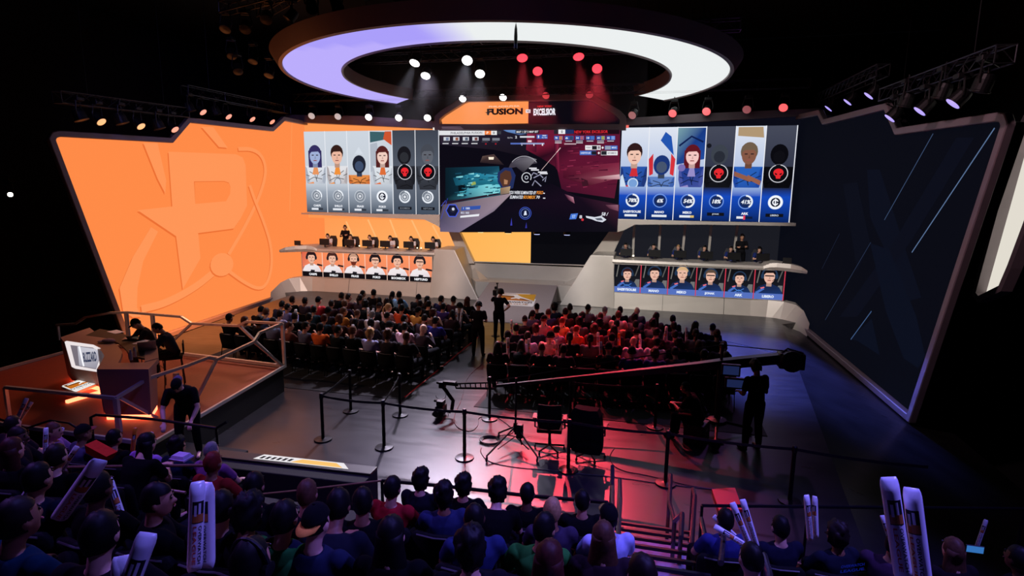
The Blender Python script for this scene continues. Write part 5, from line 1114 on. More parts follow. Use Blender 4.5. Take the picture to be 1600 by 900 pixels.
for i, (x, y, c_, tg) in enumerate(((648, 98, 'w', 0), (730, 94, 'w', 1), (665, 118, 'w', 2), (750, 115, 'w', 3), (816, 90, 'r', 0), (904, 88, 'r', 1), (840, 111, 'r', 2), (933, 107, 'r', 3))):
    p = at(x, y, 'z', 10.0); w = c_ == 'w'
    where = ['front left', 'front right', 'back left', 'back right'][tg]
    tgt = [V(-4.5, 15.5, 0), V(1, 11, 0), V(-3, 17, 0), V(1.2, 14.5, 0), V(3.2, 15, 0), V(5.2, 16.2, 0), V(4.0, 12.3, 0), V(4.9, 10.6, 0)][i]
    fixture(p, (tgt-p), '%s-glowing stage light inside the ring, %s of its four' % ('white' if w else 'red', where), (255, 255, 255) if w else (255, 60, 75), 4.0 if w else 1.6, GR,
            (2600 if w else (6500, 6500, 8000, 9500)[tg], 30 if w else 24, (.86, .82, 1) if w else RED), colortag='white' if w else 'red', r=.2)
for i, (x, y, c_) in enumerate(((723, 154, 'w'), (786, 152, 'w'), (853, 149, 'd'), (921, 148, 'e'))):
    p = at(x, y, 'Y', 27.0)
    fixture(p, V(0, -.8, -.6) if c_ in 'wd' else V(.1, -.8, -.6), '%s stage light just above the header sign, %s from left' % ('bright white' if c_ == 'w' else 'dim red', ORD[i]), (255, 255, 255) if c_ == 'w' else (214, 40, 50), 5.0 if c_ == 'w' else (.8 if c_ == 'd' else .35), 'lights above the header sign', colortag='w' if c_ == 'w' else 'redd'+c_, r=.17, hang=.45)
for i, (x, y) in enumerate(((487, 181), (528, 182), (576, 183), (623, 184), (668, 184))):
    p = at(x, y, 'Y', 26.9)
    fixture(p, V(.15, -.85, -.5), '%s stage light above the left portrait screen, %s from left' % ('dim' if i < 2 else 'bright white', ORD[i]), (255, 250, 245), .4 if i < 2 else 4.0, 'lights above the left portrait screen', colortag='wh', r=.17, hang=.5)
for i, (x, y) in enumerate(((988, 180), (1051, 177), (1104, 174), (1167, 171), (1224, 168))):
    p = at(x, y, 'Y', 26.9)
    fixture(p, V(-.3, -.8, -.5), '%s red stage light above the right portrait screen, %s from left' % (['dim pinkish', 'bright', 'bright', 'dim', 'bright'][i], ORD[i]), [(200, 120, 120), (255, 84, 84), (255, 84, 84), (190, 70, 70), (255, 84, 84)][i], [.5, 1.2, 1.2, .4, 1.3][i], 'lights above the right portrait screen', colortag='r%d' % i, r=.18, hang=.5)
LW = V(1, -.55, -.6)
for i, (x, y) in enumerate(((158, 190), (220, 197), (273, 202), (317, 175), (357, 182), (394, 186), (425, 190))):
    p = at(x, y, 'X', -12.6); p.x = -12.6
    fixture(p, V(.75, .05, -.75), '%s stage light above the left orange wall, %s from the near end' % ('warm amber' if i < 2 else 'pale orange', ORD[i]), (255, 186, 122) if i < 2 else (255, 160, 132), 1.1, 'lights over the left orange wall', colortag='am%d' % (i < 2), r=.155)
for i, (x, y, z_) in enumerate(((128, 192, 0), (192, 197, 0), (250, 205, 0), (298, 178, 0), (339, 183, 0))):
    p = at(x, y, 'X', -12.6); fixture(p+V(0, 0, .1), V(.3, .2, -1), 'unlit moving head over the left orange wall, %s from the near end' % ORD[i], (80, 60, 50), 0.0, 'unlit lights over the left orange wall', colortag='off', r=.2)
for i, (x, y) in enumerate(((1490, 161), (1438, 173), (1391, 184), (1358, 149), (1325, 159), (1295, 169), (1273, 176))):
    p = at(x, y, 'X', 12.5)
    fixture(p, V(-.62, .1, -.75), 'violet LED stage light above the right navy wall, %s from the near end' % ORD[i], (176, 160, 255), 1.1, 'violet lights over the right navy wall', colortag='vio', r=.17, hang=.5)
for i, (x, y) in enumerate(((1530, 150), (1468, 160), (1412, 172))):
    p = at(x, y, 'X', 12.6); fixture(p+V(0, 0, .1), V(-.2, .2, -1), 'unlit moving head over the right navy wall, %s from the near end' % ORD[i], (80, 60, 50), 0.0, 'unlit lights over the right navy wall', colortag='off', r=.18)
p = at(16, 304, 'X', -17.5); fixture(p, CAM-p, 'small white work light glowing alone on the far left wall', (255, 250, 240), 6.0, None, colortag='wk', r=.085)
# crowded dark rig left of the ring
truss((-9.0, 18.5, 11.4), (3.0, 14.5, 11.4), 'dark truss carrying many unlit lights left of the ring')
truss((-9.2, 20.8, 11.9), (-1.0, 16.0, 12.3), 'upper dark truss behind the unlit light cluster left of the ring')
rg = random.Random(5)
for i in range(12):
    t_ = i/11; x = -9+12*t_; y = 18.5-4*t_
    fixture((x, y, 10.7-(.15 if i % 2 else 0)), V(rg.uniform(-.6, .6), -rg.uniform(.2, .8), -1), 'unlit moving head on the dark truss left of the ring, %s from its left end' % ORD[i], (60, 50, 50), 0.0, 'unlit lights left of the ring', colortag='off2', r=.17, hang=.5)
for i, (x, y) in enumerate(((362, 88), (395, 96), (420, 118), (372, 112))):
    p = at(x, y, 'Y', 21.5); fixture(p, V(.3+rg.uniform(-.3, .3), -.5, -1), 'unlit moving head in the cluster beside the ring, %s from its left' % ORD[[0, 2, 3, 1][i]], (60, 50, 50), 0.0, 'unlit lights beside the ring', colortag='off2', r=.17, hang=.6)
# spots without modelled fixtures; the two orange ones are added to tint floor and deck
def spot(loc, tgt, energy, size, color, blend=.7, r=.25):
    L = bpy.data.lights.new('unseen_spot', 'SPOT'); L.energy = energy; L.spot_size = radians(size); L.spot_blend = blend; L.color = color; L.shadow_soft_size = r
    o = bpy.data.objects.new('unseen_spot', L); COL.objects.link(o); o.location = loc; o.rotation_euler = (Vector(loc)-Vector(tgt)).to_track_quat('Z', 'Y').to_euler()
spot((-4, 13.5, 9.3), (-7.6, 26.6, 1.6), 6200, 40, (1, .78, .7), .4, .5)
spot((4, 13.5, 9.3), (7.2, 26.6, 1.6), 5600, 40, (1, .95, .9), .4, .5)
spot((0, 13, 9.3), (0, 25.6, .8), 4200, 32, (.96, .93, 1))
spot((-6, 9, 12), (-12.8, 20, 8.8), 600, 40, (.35, .3, 1))
spot((6, 9, 12), (13, 18.5, 5), 1300, 50, (1, .6, .7))
spot((8, 26.6, 8.4), (9.4, 19.3, 0), 26000, 34, (.12, .16, 1))
spot((5, 6, 12.5), (3, 3.5, 1.5), 2500, 84, (.2, .17, 1))
spot((-6, 5, 12.5), (-.5, 4, 1.5), 2600, 56, (.36, .16, 1))
spot((12, 4, 12.5), (8.5, 4, 1.5), 5600, 62, (.2, .16, 1))
spot((-2, 20, 9.3), (.6, 11.2, 0), 6500, 40, (.85, .74, 1))
spot((-9, 20, 9.3), (-6.2, 10.5, .6), 1900, 42, (1, .36, .18), .7, 1.2)  # unseen orange spot added to redden the analyst deck
spot((-6, 15, 9.3), (-9.8, 18.5, 0), 26000, 40, (1, .26, .07))  # unseen orange spot added to strengthen the wall's glow on the floor
spot((-12, 8, 11), (-3.6, 16, 1), 1500, 46, (1, .62, .5))
spot((10, 24, 12), (5, 16, 1), 900, 50, (.6, .25, 1))

# ------------------------------------------------------------------ stanchions with belts
def stanchion(x, y, label, belt_to=None):
    t = thing('stanchion', label, 'stanchion', (x, y, 0), 0, 'black queue stanchions')
    bm = bmesh.new(); lathe(bm, [(.18, 0), (.185, .012), (.18, .028), (.06, .04), (.035, .045)], 28); new_obj('base', bm, BMETAL, t)
    bm = bmesh.new(); tube(bm, [(0, 0, .04), (0, 0, .98)], .034, 14); new_obj('post', bm, BMETAL, t)
    bm = bmesh.new(); lathe(bm, [(.04, .9), (.042, .92), (.042, 1.0), (.03, 1.02), (.005, 1.022)], 14); new_obj('belt_head', bm, BLACK, t)
    if belt_to:
        d = Vector((belt_to[0]-x, belt_to[1]-y, 0)); u = d.normalized(); bm = bmesh.new(); pts = [u*.04+d*0+V(0, 0, .955)]; R = []
        for i in range(9):
            q = i/8; c_ = d*q; c_ = u*.04+(d-u*.08)*q; z = .955-.03*4*q*(1-q); nn = V(-u.y, u.x, 0)*.0015
            R.append([c_+nn+V(0, 0, z-.025), c_-nn+V(0, 0, z-.025), c_-nn+V(0, 0, z+.025), c_+nn+V(0, 0, z+.025)])
        loft(bm, R); new_obj('belt', bm, mat('black_webbing', (20, 16, 22), .7), t)
    return t
near = [(-.53, 10.13), (.87, 10.1), (2.59, 10.08), (4.63, 10.1), (6.4, 10.05), (8.45, 9.95)]
far = [(-.76, 11.7), (.46, 11.78), (2.53, 12.1), (4.35, 12.35), (6.23, 12.6)]
for i, p in enumerate(near):
    stanchion(*p, 'black belt stanchion in the near row, %s from left' % ORD[i], belt_to=near[i+1] if i < 5 else (10.4, 9.8))
for i, p in enumerate(far):
    stanchion(*p, 'black belt stanchion in the far row, %s from left' % ORD[i], belt_to=near[i] if i < 2 else (far[i+1] if 2 < i < 4 else None))
# ------------------------------------------------------------------ camera jib
PIV = V(7.6, 12.3, 0)
tip = at(775, 603, 'Y', 12.2); tail = at(1236, 558, 'Y', 12.6)
root = thing('camera_jib', 'long black camera crane reaching left over the floor from its dolly', 'camera crane', (PIV.x, PIV.y, 0)); inv = Matrix.Translation((-PIV.x, -PIV.y, 0))
def jadd(nm, bm, m, sm=False): o = new_obj(nm, bm, m, root, sm); o.matrix_parent_inverse = inv; return o
piv = tip.lerp(tail, .78); JM = mat('jib_dark_paint', (48, 42, 48), .3, .5)
d = (tail-tip).normalized(); up = V(0, 0, 1)
bm = bmesh.new(); R = []
for t_, h in ((0, .06), (.35, .1), (.7, .16), (.78, .2), (1, .2)):
    c_ = tip.lerp(tail, t_); s_ = d.cross(up).normalized()*h*.5; u_ = up*h*.5; R.append([c_-s_-u_, c_+s_-u_, c_+s_+u_, c_-s_+u_])
loft(bm, R); jadd('arm', bm, JM)
bm = bmesh.new(); tube(bm, [tip+up*.12, tip.lerp(tail, .4)+up*.3, piv+up*.42], .014, 6); tube(bm, [piv, piv+up*.44], .03, 6); tube(bm, [piv+up*.42, tail+up*.12], .012, 6); jadd('tension_cable', bm, JM)
hd = at(690, 601, 'Y', 12.05); bm = bmesh.new()
n = 8
for sx in (-1, 1):
    tube(bm, [hd+V(.35, 0, -.05), tip+V(0, sx*.03, -.06)], .022, 6)
tube(bm, [hd+V(.32, 0, .05), tip+V(0, 0, .08)], .018, 6)
for i in range(9):
    a = hd+V(.35, 0, -.05); b_ = tip+V(0, 0, -.06); q = a.lerp(b_, i/8); w_ = (hd+V(.32, 0, .05)).lerp(tip+V(0, 0, .08), i/8); tube(bm, [q, w_], .014, 5)
jadd('arm_nose', bm, BMETAL)
bm = bmesh.new(); tube(bm, [hd+V(-.12, 0, .04), hd+V(.4, 0, .02)], .03, 8); box(bm, hd+V(.2, 0, .06), (.3, .12, .08)); box(bm, hd+V(.02, 0, 0), (.14, .12, .14))
a = at(700, 612, 'Y', 12.05); b_ = at(708, 622, 'Y', 12.05); c_ = at(706, 640, 'Y', 12.05); tube(bm, [hd+V(.04, 0, -.05), b_+V(-.05, 0, 0), b_+V(.0, 0, -.06), c_], .045, 8); jadd('head_bracket', bm, BMETAL)
k_ = at(689, 640, 'Y', 12.0); bm = bmesh.new(); box(bm, k_, (.2, .3, .22)); bevel(bm, .02, 1); box(bm, k_+V(0, 0, .18), (.16, .2, .1)); tube(bm, [k_+V(-.08, 0, .2), k_+V(-.16, -.02, .22)], .035, 8); lathe(bm, [(.06, 0), (.06, .12), (.075, .16)], 12, k_+V(-.02, -.14, 0), rot=Matrix.Rotation(pi/2, 3, 'X'))
tube(bm, [k_+V(.12, 0, -.02), k_+V(.24, 0, -.04)], .03, 6); jadd('remote_camera', bm, BLACK)
bm = bmesh.new()
for q, rr_ in ((V(-.05, -.02, -.1), .16), (V(.05, 0, -.12), .13), (V(.0, 0, .34), .12)): tube(bm, [k_+q+V(cos(a)*rr_, .02*sin(3*a), sin(a)*rr_*.8) for a in [pi+pi*1.2*i/12 for i in range(13)]], .006, 5)
jadd('camera_cables', bm, BLACK)
bm = bmesh.new(); box(bm, tail+V(0, 0, -.06), (.5, .34, .34)); bevel(bm, .04, 2); lathe(bm, [(.2, -.06), (.22, -.04), (.22, .04), (.2, .06)], 18, tail+V(-.02, -.2, -.04), rot=Matrix.Rotation(pi/2, 3, 'X')); tube(bm, [tail+V(-.25, -.05, .05), tail+V(-.1, -.1, .2), tail+V(.2, -.1, .12)], .02, 6); jadd('counterweight', bm, JM)
bm = bmesh.new(); tube(bm, [V(piv.x, piv.y, .35), piv], .07, 10); lathe(bm, [(.2, .3), (.2, .38), (.1, .42)], 14, V(piv.x, piv.y, 0)); jadd('column', bm, BLACK)
for i in range(3):
    a = i*2.094+.4; bm = bmesh.new(); tube(bm, [V(piv.x, piv.y, .36), V(piv.x+.75*cos(a), piv.y+.75*sin(a), .14)], .035, 8); tube(bm, [V(piv.x+.75*cos(a), piv.y+.75*sin(a), .14), V(piv.x+.75*cos(a), piv.y+.75*sin(a), .12)], .03, 6)
    lathe(bm, [(.09, -.03), (.1, -.02), (.1, .02), (.09, .03)], 14, V(piv.x+.75*cos(a), piv.y+.75*sin(a), .1), rot=Matrix.Rotation(pi/2, 3, 'X')); jadd('dolly_leg', bm, BLACK)
bm = bmesh.new(); m1 = at(1142, 578, 'Y', 12.0); box(bm, m1, (.36, .08, .24)); box(bm, m1+V(.1, 0, -.27), (.4, .08, .22)); tube(bm, [m1, V(m1.x, 12.1, piv.z-.1)], .02, 6); jadd('operator_monitors', bm, BLACK)
bm = bmesh.new(); box(bm, m1+V(0, -.042, 0), (.3, .003, .18)); box(bm, m1+V(.1, -.042, -.27), (.32, .003, .16)); jadd('monitor_glass', bm, mat('dim_monitor', (10, 12, 20), .2, emit=(34, 46, 92), es=.6))
person('stand_look_down', (8.15, 11.95, 0), .5, 'jib operator in black standing at the crane monitors', top=(10, 10, 14), bottom=(10, 10, 12), hair='curly', hc='black', skin=2, scale=1.08)
person('sit_lean', (7.05, 12.1, 0), 1.2, 'crew person in black seated low beside the crane dolly', top=(10, 10, 12), bottom=(10, 10, 12), hair='short', hc='black', skin=2)
t = thing('flight_case', 'black flight case under the seated crane crew person', 'case', (7.05, 12.1, 0), 1.2); bm = bmesh.new(); box(bm, (0, -.02, .22), (.46, .42, .44)); bevel(bm, .015, 1); new_obj('body', bm, BLACK, t); bm = bmesh.new(); box(bm, (0, -.235, .32), (.1, .01, .06)); new_obj('latch', bm, STEEL, t)
# tripod stand, coiled cable, office chairs
bp = V(3.42, 10.9, 0); t = thing('rolling_stand', 'black rolling light stand with three splayed wheeled legs', 'stand', bp)
bm = bmesh.new(); tube(bm, [(0, 0, .25), (0, 0, 1.45)], .022, 10); lathe(bm, [(.04, .3), (.05, .34), (.05, .46), (.04, .5)], 10); new_obj('pole', bm, BMETAL, t)
for i, q in enumerate(((3.05, 10.05), (4.0, 10.28), (3.0, 11.15))):
    e = V(q[0]-bp.x, q[1]-bp.y, .12); bm = bmesh.new(); tube(bm, [(0, 0, .42), e], .018, 8); tube(bm, [(0, 0, .2), e*.62+V(0, 0, .06)], .012, 6); o = new_obj('leg', bm, BMETAL, t)
    bm = bmesh.new(); tube(bm, [e, e+V(0, 0, -.05)], .016, 6); lathe(bm, [(.045, -.014), (.055, -.01), (.055, .01), (.045, .014)], 12, e+V(0, 0, -.065), rot=Matrix.Rotation(pi/2, 3, 'Y')); new_obj('caster', bm, BLACK, o)
bm = bmesh.new(); box(bm, (.1, -.05, .35), (.14, .12, .3)); bevel(bm, .03, 2); tube(bm, [(.1, -.05, .5), (.12, -.08, .2), (.16, -.1, .08)], .02, 6); new_obj('cable_bundle', bm, BLACK, t)
t = thing('coiled_cable', 'coil of dark cable lying on the floor left of the rolling stand', 'cable', (2.86, 10.95, 0)); bm = bmesh.new()
for i in range(5): tube(bm, [((.17+.012*i)*cos(a)+.01*(i % 2), (.17+.012*((i*3) % 5))*sin(a), .014+.016*(i//2)) for a in [2*pi*j/24 for j in range(24)]], .009, 6, closed=True)
new_obj('coil', bm, BLACK, t)
def floor_cable(pts, label, r=.008):
    q = [at(x, y, 'z', .01) for x, y in pts]
    for _ in range(3):
        rr_ = [q[0]]
        for a, b_ in zip(q, q[1:]): rr_ += [a.lerp(b_, .25), a.lerp(b_, .75)]
        q = rr_+[q[-1]]
    bm = bmesh.new(); tube(bm, q, r, 6); tag(new_obj('floor_cable', bm, BLACK), label, 'cable')
floor_cable([(752, 570), (728, 590), (722, 625), (708, 650), (712, 668), (735, 676), (748, 665), (746, 652), (765, 650)], 'thin black cable curving across the pale floor toward the aisle')
floor_cable([(776, 651), (800, 668), (803, 678), (775, 681), (765, 684)], 'black cable running from the coil toward the far stanchion')
floor_cable([(752, 700), (750, 706), (762, 722), (800, 730), (850, 734), (900, 740), (960, 745), (1040, 757), (1130, 766)], 'long black cable trailing right past the office chairs')
floor_cable([(960, 700), (950, 715), (965, 735), (1010, 742), (1080, 760), (1120, 764)], 'second black cable bundled beside the stair rails')
floor_cable([(1102, 526), (1180, 543), (1236, 558)], 'black cable drawn straight across the blue-lit floor')
def office_chair(x, y, rz, label, jacket=False):
    t = thing('office_chair', label, 'chair', (x, y, 0), rz)
    bm = bmesh.new(); box(bm, (0, 0, .5), (.5, .48, .08)); bevel(bm, .03, 2); new_obj('seat', bm, FABRIC, t)
    bm = bmesh.new(); loft(bm, [[(-w/2, y_, z), (0, y_-.05, z), (w/2, y_, z), (w/2, y_+.03, z), (0, y_-.02, z), (-w/2, y_+.03, z)] for z, w, y_ in ((.56, .4, -.24), (.7, .48, -.26), (.9, .48, -.29), (1.08, .44, -.3))]); new_obj('backrest', bm, FABRIC, t)
    bm = bmesh.new(); tube(bm, [(0, 0, .47), (0, 0, .12)], .028, 10); tube(bm, [(0, -.1, .46), (0, -.3, .5), (0, -.3, .8)], .02, 6); new_obj('column', bm, BMETAL, t)
    for s in (-1, 1): bm = bmesh.new(); tube(bm, [(s*.22, .0, .47), (s*.3, 0, .5), (s*.3, 0, .7)], .016, 6); box(bm, (s*.3, .02, .715), (.08, .26, .03)); new_obj('armrest', bm, BLACK, t)
    for i in range(5):
        a = i*1.257+.3; bm = bmesh.new(); tube(bm, [(0, 0, .13), (.31*cos(a), .31*sin(a), .09)], .02, 6); lathe(bm, [(.02, -.02), (.03, -.015), (.03, .015), (.02, .02)], 10, (.31*cos(a), .31*sin(a), .035), rot=Matrix.Rotation(pi/2, 3, 'Y')); tube(bm, [(.31*cos(a), .31*sin(a), .09), (.31*cos(a), .31*sin(a), .05)], .01, 5); new_obj('base_leg', bm, BMETAL, t)
    return t
office_chair(4.14, 10.85, .12, 'empty black office chair on castors behind the near belt')
office_chair(4.95, 10.75, -.15, 'black office chair with a dark jacket draped over it')
t = tag(None or (lambda: (lambda bm: new_obj('jacket', bm, cloth((12, 12, 14))))((lambda bm: (loft(bm, [[(-w/2+ox, y_, z), (-w*.2, y_-.04, z), (w*.2, y_-.05, z), (w/2+ox, y_, z), (w/2+ox, y_+.2, z), (-w/2+ox, y_+.2, z)] for z, w, y_, ox in ((.28, .54, -.42, .04), (.4, .62, -.42, .02), (.6, .66, -.42, 0), (.85, .62, -.42, 0), (1.02, .56, -.41, 0), (1.13, .44, -.38, 0))]), bm)[1])(bmesh.new())))(), 'dark jacket hanging over the back of the right office chair', 'jacket')
t.location = (4.95, 10.75, 0); t.rotation_euler = (0, 0, -.15)
t = thing('folding_stool', 'low black stool standing behind the office chairs', 'stool', (4.5, 11.5, 0)) if False else None

# ------------------------------------------------------------------ analyst deck
DZ = .63
deck = [(-3.1, 12.5), (-9.6, 13.0), (-9.6, 7.9), (-2.55, 7.9)]
bm = bmesh.new(); prism(bm, [(x, y, 0) for x, y in deck], (0, 0, DZ-.04)); tag(new_obj('analyst_deck', bm, BLACK), 'raised black platform carrying the analyst desk', 'platform')
DECKTOP = mat('brown_red_deck_carpet', (140, 50, 30), .55, noise=.1, nscale=14)
bm = bmesh.new(); prism(bm, [(x*.998, y*.999, DZ-.038) for x, y in deck], (0, 0, .038)); tag(new_obj('deck_carpet', bm, DECKTOP), 'brownish carpet covering the analyst platform', 'carpet')
P = [Vector((x, y, DZ-.04)) for x, y in deck]; bm = bmesh.new(); ring_prism(bm, P, .05, (0, 0, .07), (0, 0, DZ), (1, 0, 0), (0, 1, 0)); tag(new_obj('deck_edge_trim', bm, STEEL), 'pale metal trim around the analyst platform edge', 'trim')
# railing, top rail with kinks, posts and diagonal struts
RT = 1.05
def onrail(px, py): return at(px, py, 'z', DZ+RT)
# plan positions along the platform edge
back = [(-9.3, 12.9), (-8.9, 12.88), (-8.4, 12.85), (-7.9, 12.82), (-6.3, 12.72), (-5.9, 12.7), (-4.45, 12.6), (-4.15, 12.58), (-3.12, 12.48)]
bz = [.72, .8, 1.05, 1.05, 1.05, .82, .82, 1.05, 1.05]
front = [(-3.12, 12.48), (-2.95, 11.6), (-2.93, 11.15), (-2.8, 9.75), (-2.78, 9.45), (-2.7, 8.6), (-2.62, 7.98)]
fz = [1.05, 1.05, .78, .78, 1.0, 1.0, .95]
root = thing('deck_railing', 'brushed metal railing with kinked handrail and diagonal struts around the analyst platform', 'railing', (-3.1, 12.5, DZ)); inv = Matrix.Translation((3.1, -12.5, -DZ))
def radd(nm, bm): o = new_obj(nm, bm, STEEL, root); o.matrix_parent_inverse = inv
def flat(bm, a, b_, w=.045, h=.06):
    a, b_ = Vector(a), Vector(b_); d = (b_-a).normalized(); s = d.cross(V(0, 0, 1)); s = s.normalized() if s.length > .1 else V(1, 0, 0); u = s.cross(d)
    loft(bm, [[c_-s*w-u*h, c_+s*w-u*h, c_+s*w+u*h, c_-s*w+u*h] for c_ in (a, b_)])
Bk = [V(x, y, DZ+z) for (x, y), z in zip(back, bz)]; Fr = [V(x, y, DZ+z) for (x, y), z in zip(front, fz)]
# handrails measured from the photograph on the real deck edge planes
def edge_back(px, py): return hit(px, py, (-3.1, 12.5, 0), Vector((0.077, 1, 0)).normalized())
def edge_front(px, py): return hit(px, py, (-3.1, 12.5, 0), Vector((1, -.1196, 0)).normalized())
Bk = [edge_back(*q) for q in ((88, 508), (118, 506), (133, 496), (172, 489), (200, 488), (283, 495), (299, 505.5), (372, 509), (385, 502.5), (440, 505.5))]
Fr = [edge_front(*q) for q in ((441, 505.5), (406, 520), (397, 534), (338, 562), (325, 558.5), (290, 572), (232, 591), (181, 622))]
for L in (Bk, Fr):
    bm = bmesh.new()
    for a, b_ in zip(L, L[1:]): flat(bm, a, b_, .03, .03)
    for a in L[1:-1]: ellipsoid(bm, a, (.035, .035, .035), 8, 6)
    radd('handrail', bm)
def strut(a, b_, w=.028): bm = bmesh.new(); flat(bm, a, b_, w, w); radd('strut', bm)
Ak = edge_front(441, 574); bm = bmesh.new(); flat(bm, V(Fr[0].x, Fr[0].y, DZ), Fr[0], .035, .03); radd('post', bm)
gb = lambda px, py: (lambda p: V(p.x, p.y, DZ+.02))(edge_back(px, py)); gf = lambda px, py: (lambda p: V(p.x, p.y, DZ+.02))(edge_front(px, py))
strut(edge_back(374, 509), edge_back(438, 570)); strut(edge_front(397, 534), edge_front(441, 571))
strut(edge_back(299, 506), edge_back(271, 532)); strut(edge_front(338, 562), edge_front(297, 643)); strut(edge_front(188, 622), edge_front(262, 662))
for q in ((197, 488, 200, 517), (238, 492, 240, 520)): bm = bmesh.new(); a = edge_back(q[0], q[1]); flat(bm, V(a.x, a.y, DZ), a, .05, .03); radd('post', bm)
for q in ((90, 508),): bm = bmesh.new(); a = edge_back(*q); flat(bm, V(a.x, a.y, DZ), a, .03, .03); radd('post', bm)
for q in ((275, 583), (181, 622)): bm = bmesh.new(); a = edge_front(*q); flat(bm, V(a.x, a.y, DZ), a, .05, .03); radd('post', bm)
a = Fr[-1]; b_ = at(8, 605, 'z', a.z); bm = bmesh.new(); flat(bm, a, b_, .03, .03); radd('handrail', bm); bm = bmesh.new(); flat(bm, V(b_.x, b_.y, DZ), b_, .03, .03); radd('post', bm)
bm = bmesh.new(); flat(bm, gb(246, 560)+V(0, -.12, .08), V(-3.2, 12.4, DZ+.1), .03, .03); radd('lower_rail', bm)

# desk: S-shaped plan, thick top, facing screens
DT = DZ+1.06
DESKM = mat('warm_grey_desk_laminate', (160, 128, 120), .45, noise=.04, nscale=3)
root = thing('analyst_desk', 'curved analyst desk with a glowing screen recess and black worktop', 'desk', (-5.6, 9.8, DZ)); inv = Matrix.Translation((5.6, -9.8, -DZ))
def dadd(nm, bm, m, sm=False): o = new_obj(nm, bm, m, root, sm); o.matrix_parent_inverse = inv; return o
tp = lambda px, py: at(px, py, 'z', DT)
outer = [tp(*q) for q in ((94, 527), (100, 534), (120, 538), (142, 540), (158, 548), (163, 556), (158, 566), (151, 577))]
inner_ = [tp(*q) for q in ((140, 512), (150, 520), (168, 528), (184, 540), (191, 550), (188, 561), (184, 567), (186, 567))]
def slabloft(zs, m, nm, o=outer, i=inner_, k=0.0):
    bm = bmesh.new(); loft(bm, [[V(a.x, a.y, zs[0]), V(b_.x, b_.y, zs[0]), V(b_.x, b_.y, zs[1]), V(a.x, a.y, zs[1])] for a, b_ in zip(o, i)]); return dadd(nm, bm, m)
slabloft((DT-.09, DT), DESKM, 'outer_top')
# body under outer edge, slightly tucked in
bm = bmesh.new(); loft(bm, [[V(a.x, a.y, DT-.09), V(a.x*.9+b_.x*.1, a.y*.9+b_.y*.1, DZ+.12), V(a.x*.7+b_.x*.3, a.y*.7+b_.y*.3, DZ+.12), V(a.x*.6+b_.x*.4, a.y*.6+b_.y*.4, DT-.09)] for a, b_ in zip(outer, inner_)]); dadd('outer_body', bm, DESKM)
# right wing block
tw = [tp(*q) for q in ((151, 577), (232, 577), (248, 560), (246, 541), (238, 545), (226, 566), (186, 567))]
bm = bmesh.new(); prism(bm, tw, (0, 0, -.09)); dadd('wing_top', bm, DESKM)
bw = [tp(151, 577), tp(232, 577), tp(244, 562), tp(226, 562), tp(186, 565)]; cx_ = sum((p for p in bw), V(0, 0, 0))/5
bm = bmesh.new(); loft(bm, [[V(p.x, p.y, DT-.09) for p in bw], [V(p.x*.9+cx_.x*.1, p.y*.9+cx_.y*.1, DZ+.12) for p in bw]]); dadd('wing_body', bm, DESKM)
# black inner worktop
wk = [tp(*q) for q in ((134, 524), (156, 514), (184, 519), (215, 530), (240, 548), (232, 552), (226, 560), (205, 556), (196, 545), (185, 536), (170, 529), (150, 526))]
bm = bmesh.new(); prism(bm, [p+V(0, 0, .004) for p in wk], (0, 0, -.04)); dadd('black_worktop', bm, mat('black_desk_mat', (16, 13, 14), .6))
bm = bmesh.new(); rr_ = [tp(*q) for q in ((226, 541), (246, 541), (248, 560), (226, 566))]; prism(bm, [p+V(0, 0, .012) for p in rr_], (0, 0, -.03)); dadd('side_ledge', bm, DESKM)
# glowing plinth
bm = bmesh.new(); loft(bm, [[V(a.x*.8+b_.x*.2, a.y*.8+b_.y*.2, DZ+.0), V(a.x*.8+b_.x*.2, a.y*.8+b_.y*.2, DZ+.12), V(a.x*.4+b_.x*.6, a.y*.4+b_.y*.6, DZ+.12), V(a.x*.4+b_.x*.6, a.y*.4+b_.y*.6, DZ)] for a, b_ in zip(outer, inner_)])
prism(bm, [V(p.x*.86+cx_.x*.14, p.y*.86+cx_.y*.14, DZ+.01) for p in bw], (0, 0, .11)); dadd('glowing_plinth', bm, mat('warm_plinth_light', (255, 190, 170), .4, emit=(255, 120, 80), es=4))
# angled monitor facing the camera side
pc = tp(101, 536); q0, q1, q2, q3 = [hit(x, y, tp(120, 541)-V(0, 0, .3)+Vector((.62, -.78, 0))*.42, Vector((.62, -.78, 0)).normalized()) for x, y in ((101, 533), (166, 541), (152, 582), (111, 576))]
u = (q1-q0); u.z = 0; u.normalize(); nrm_ = Vector((.62, -.78, 0)).normalized(); u = V(0, 0, 1).cross(nrm_)*-1
if u.dot(q1-q0) < 0: u = -u
c = Canvas(q0, u, (0, 0, 1)); c.step = .002
c.n = nrm_
pts = [(101, 534), (104, 532.5), (146, 538.5), (157, 544), (163, 553), (160, 562), (151, 581), (118, 576), (112, 573)]
fr_ = [hit(x, y, q0, nrm_) for x, y in pts]
bm = bmesh.new(); prism(bm, [p-nrm_*.03 for p in fr_], nrm_*.03); dadd('screen_housing', bm, DESKM)
c.base([p for p in fr_], (236, 226, 226), world=True); c.poly([(110, 539), (145, 543), (157, 550), (157, 557), (150, 577), (118, 571)], (120, 112, 122)); c.poly([(121, 541), (150, 545), (157, 552), (151, 576), (124, 571)], [(196, 196, 206), (206, 204, 214), (180, 178, 190), (150, 146, 160), (170, 168, 180)])
c.stroke([(124, 541), (131, 572)], .03, (250, 250, 255)); tpx(c, 'BLIZZARD', 130, 549.5, 151, 565, (50, 58, 84), bold=.04)
o = c.done('screen', root); o.matrix_parent_inverse = inv
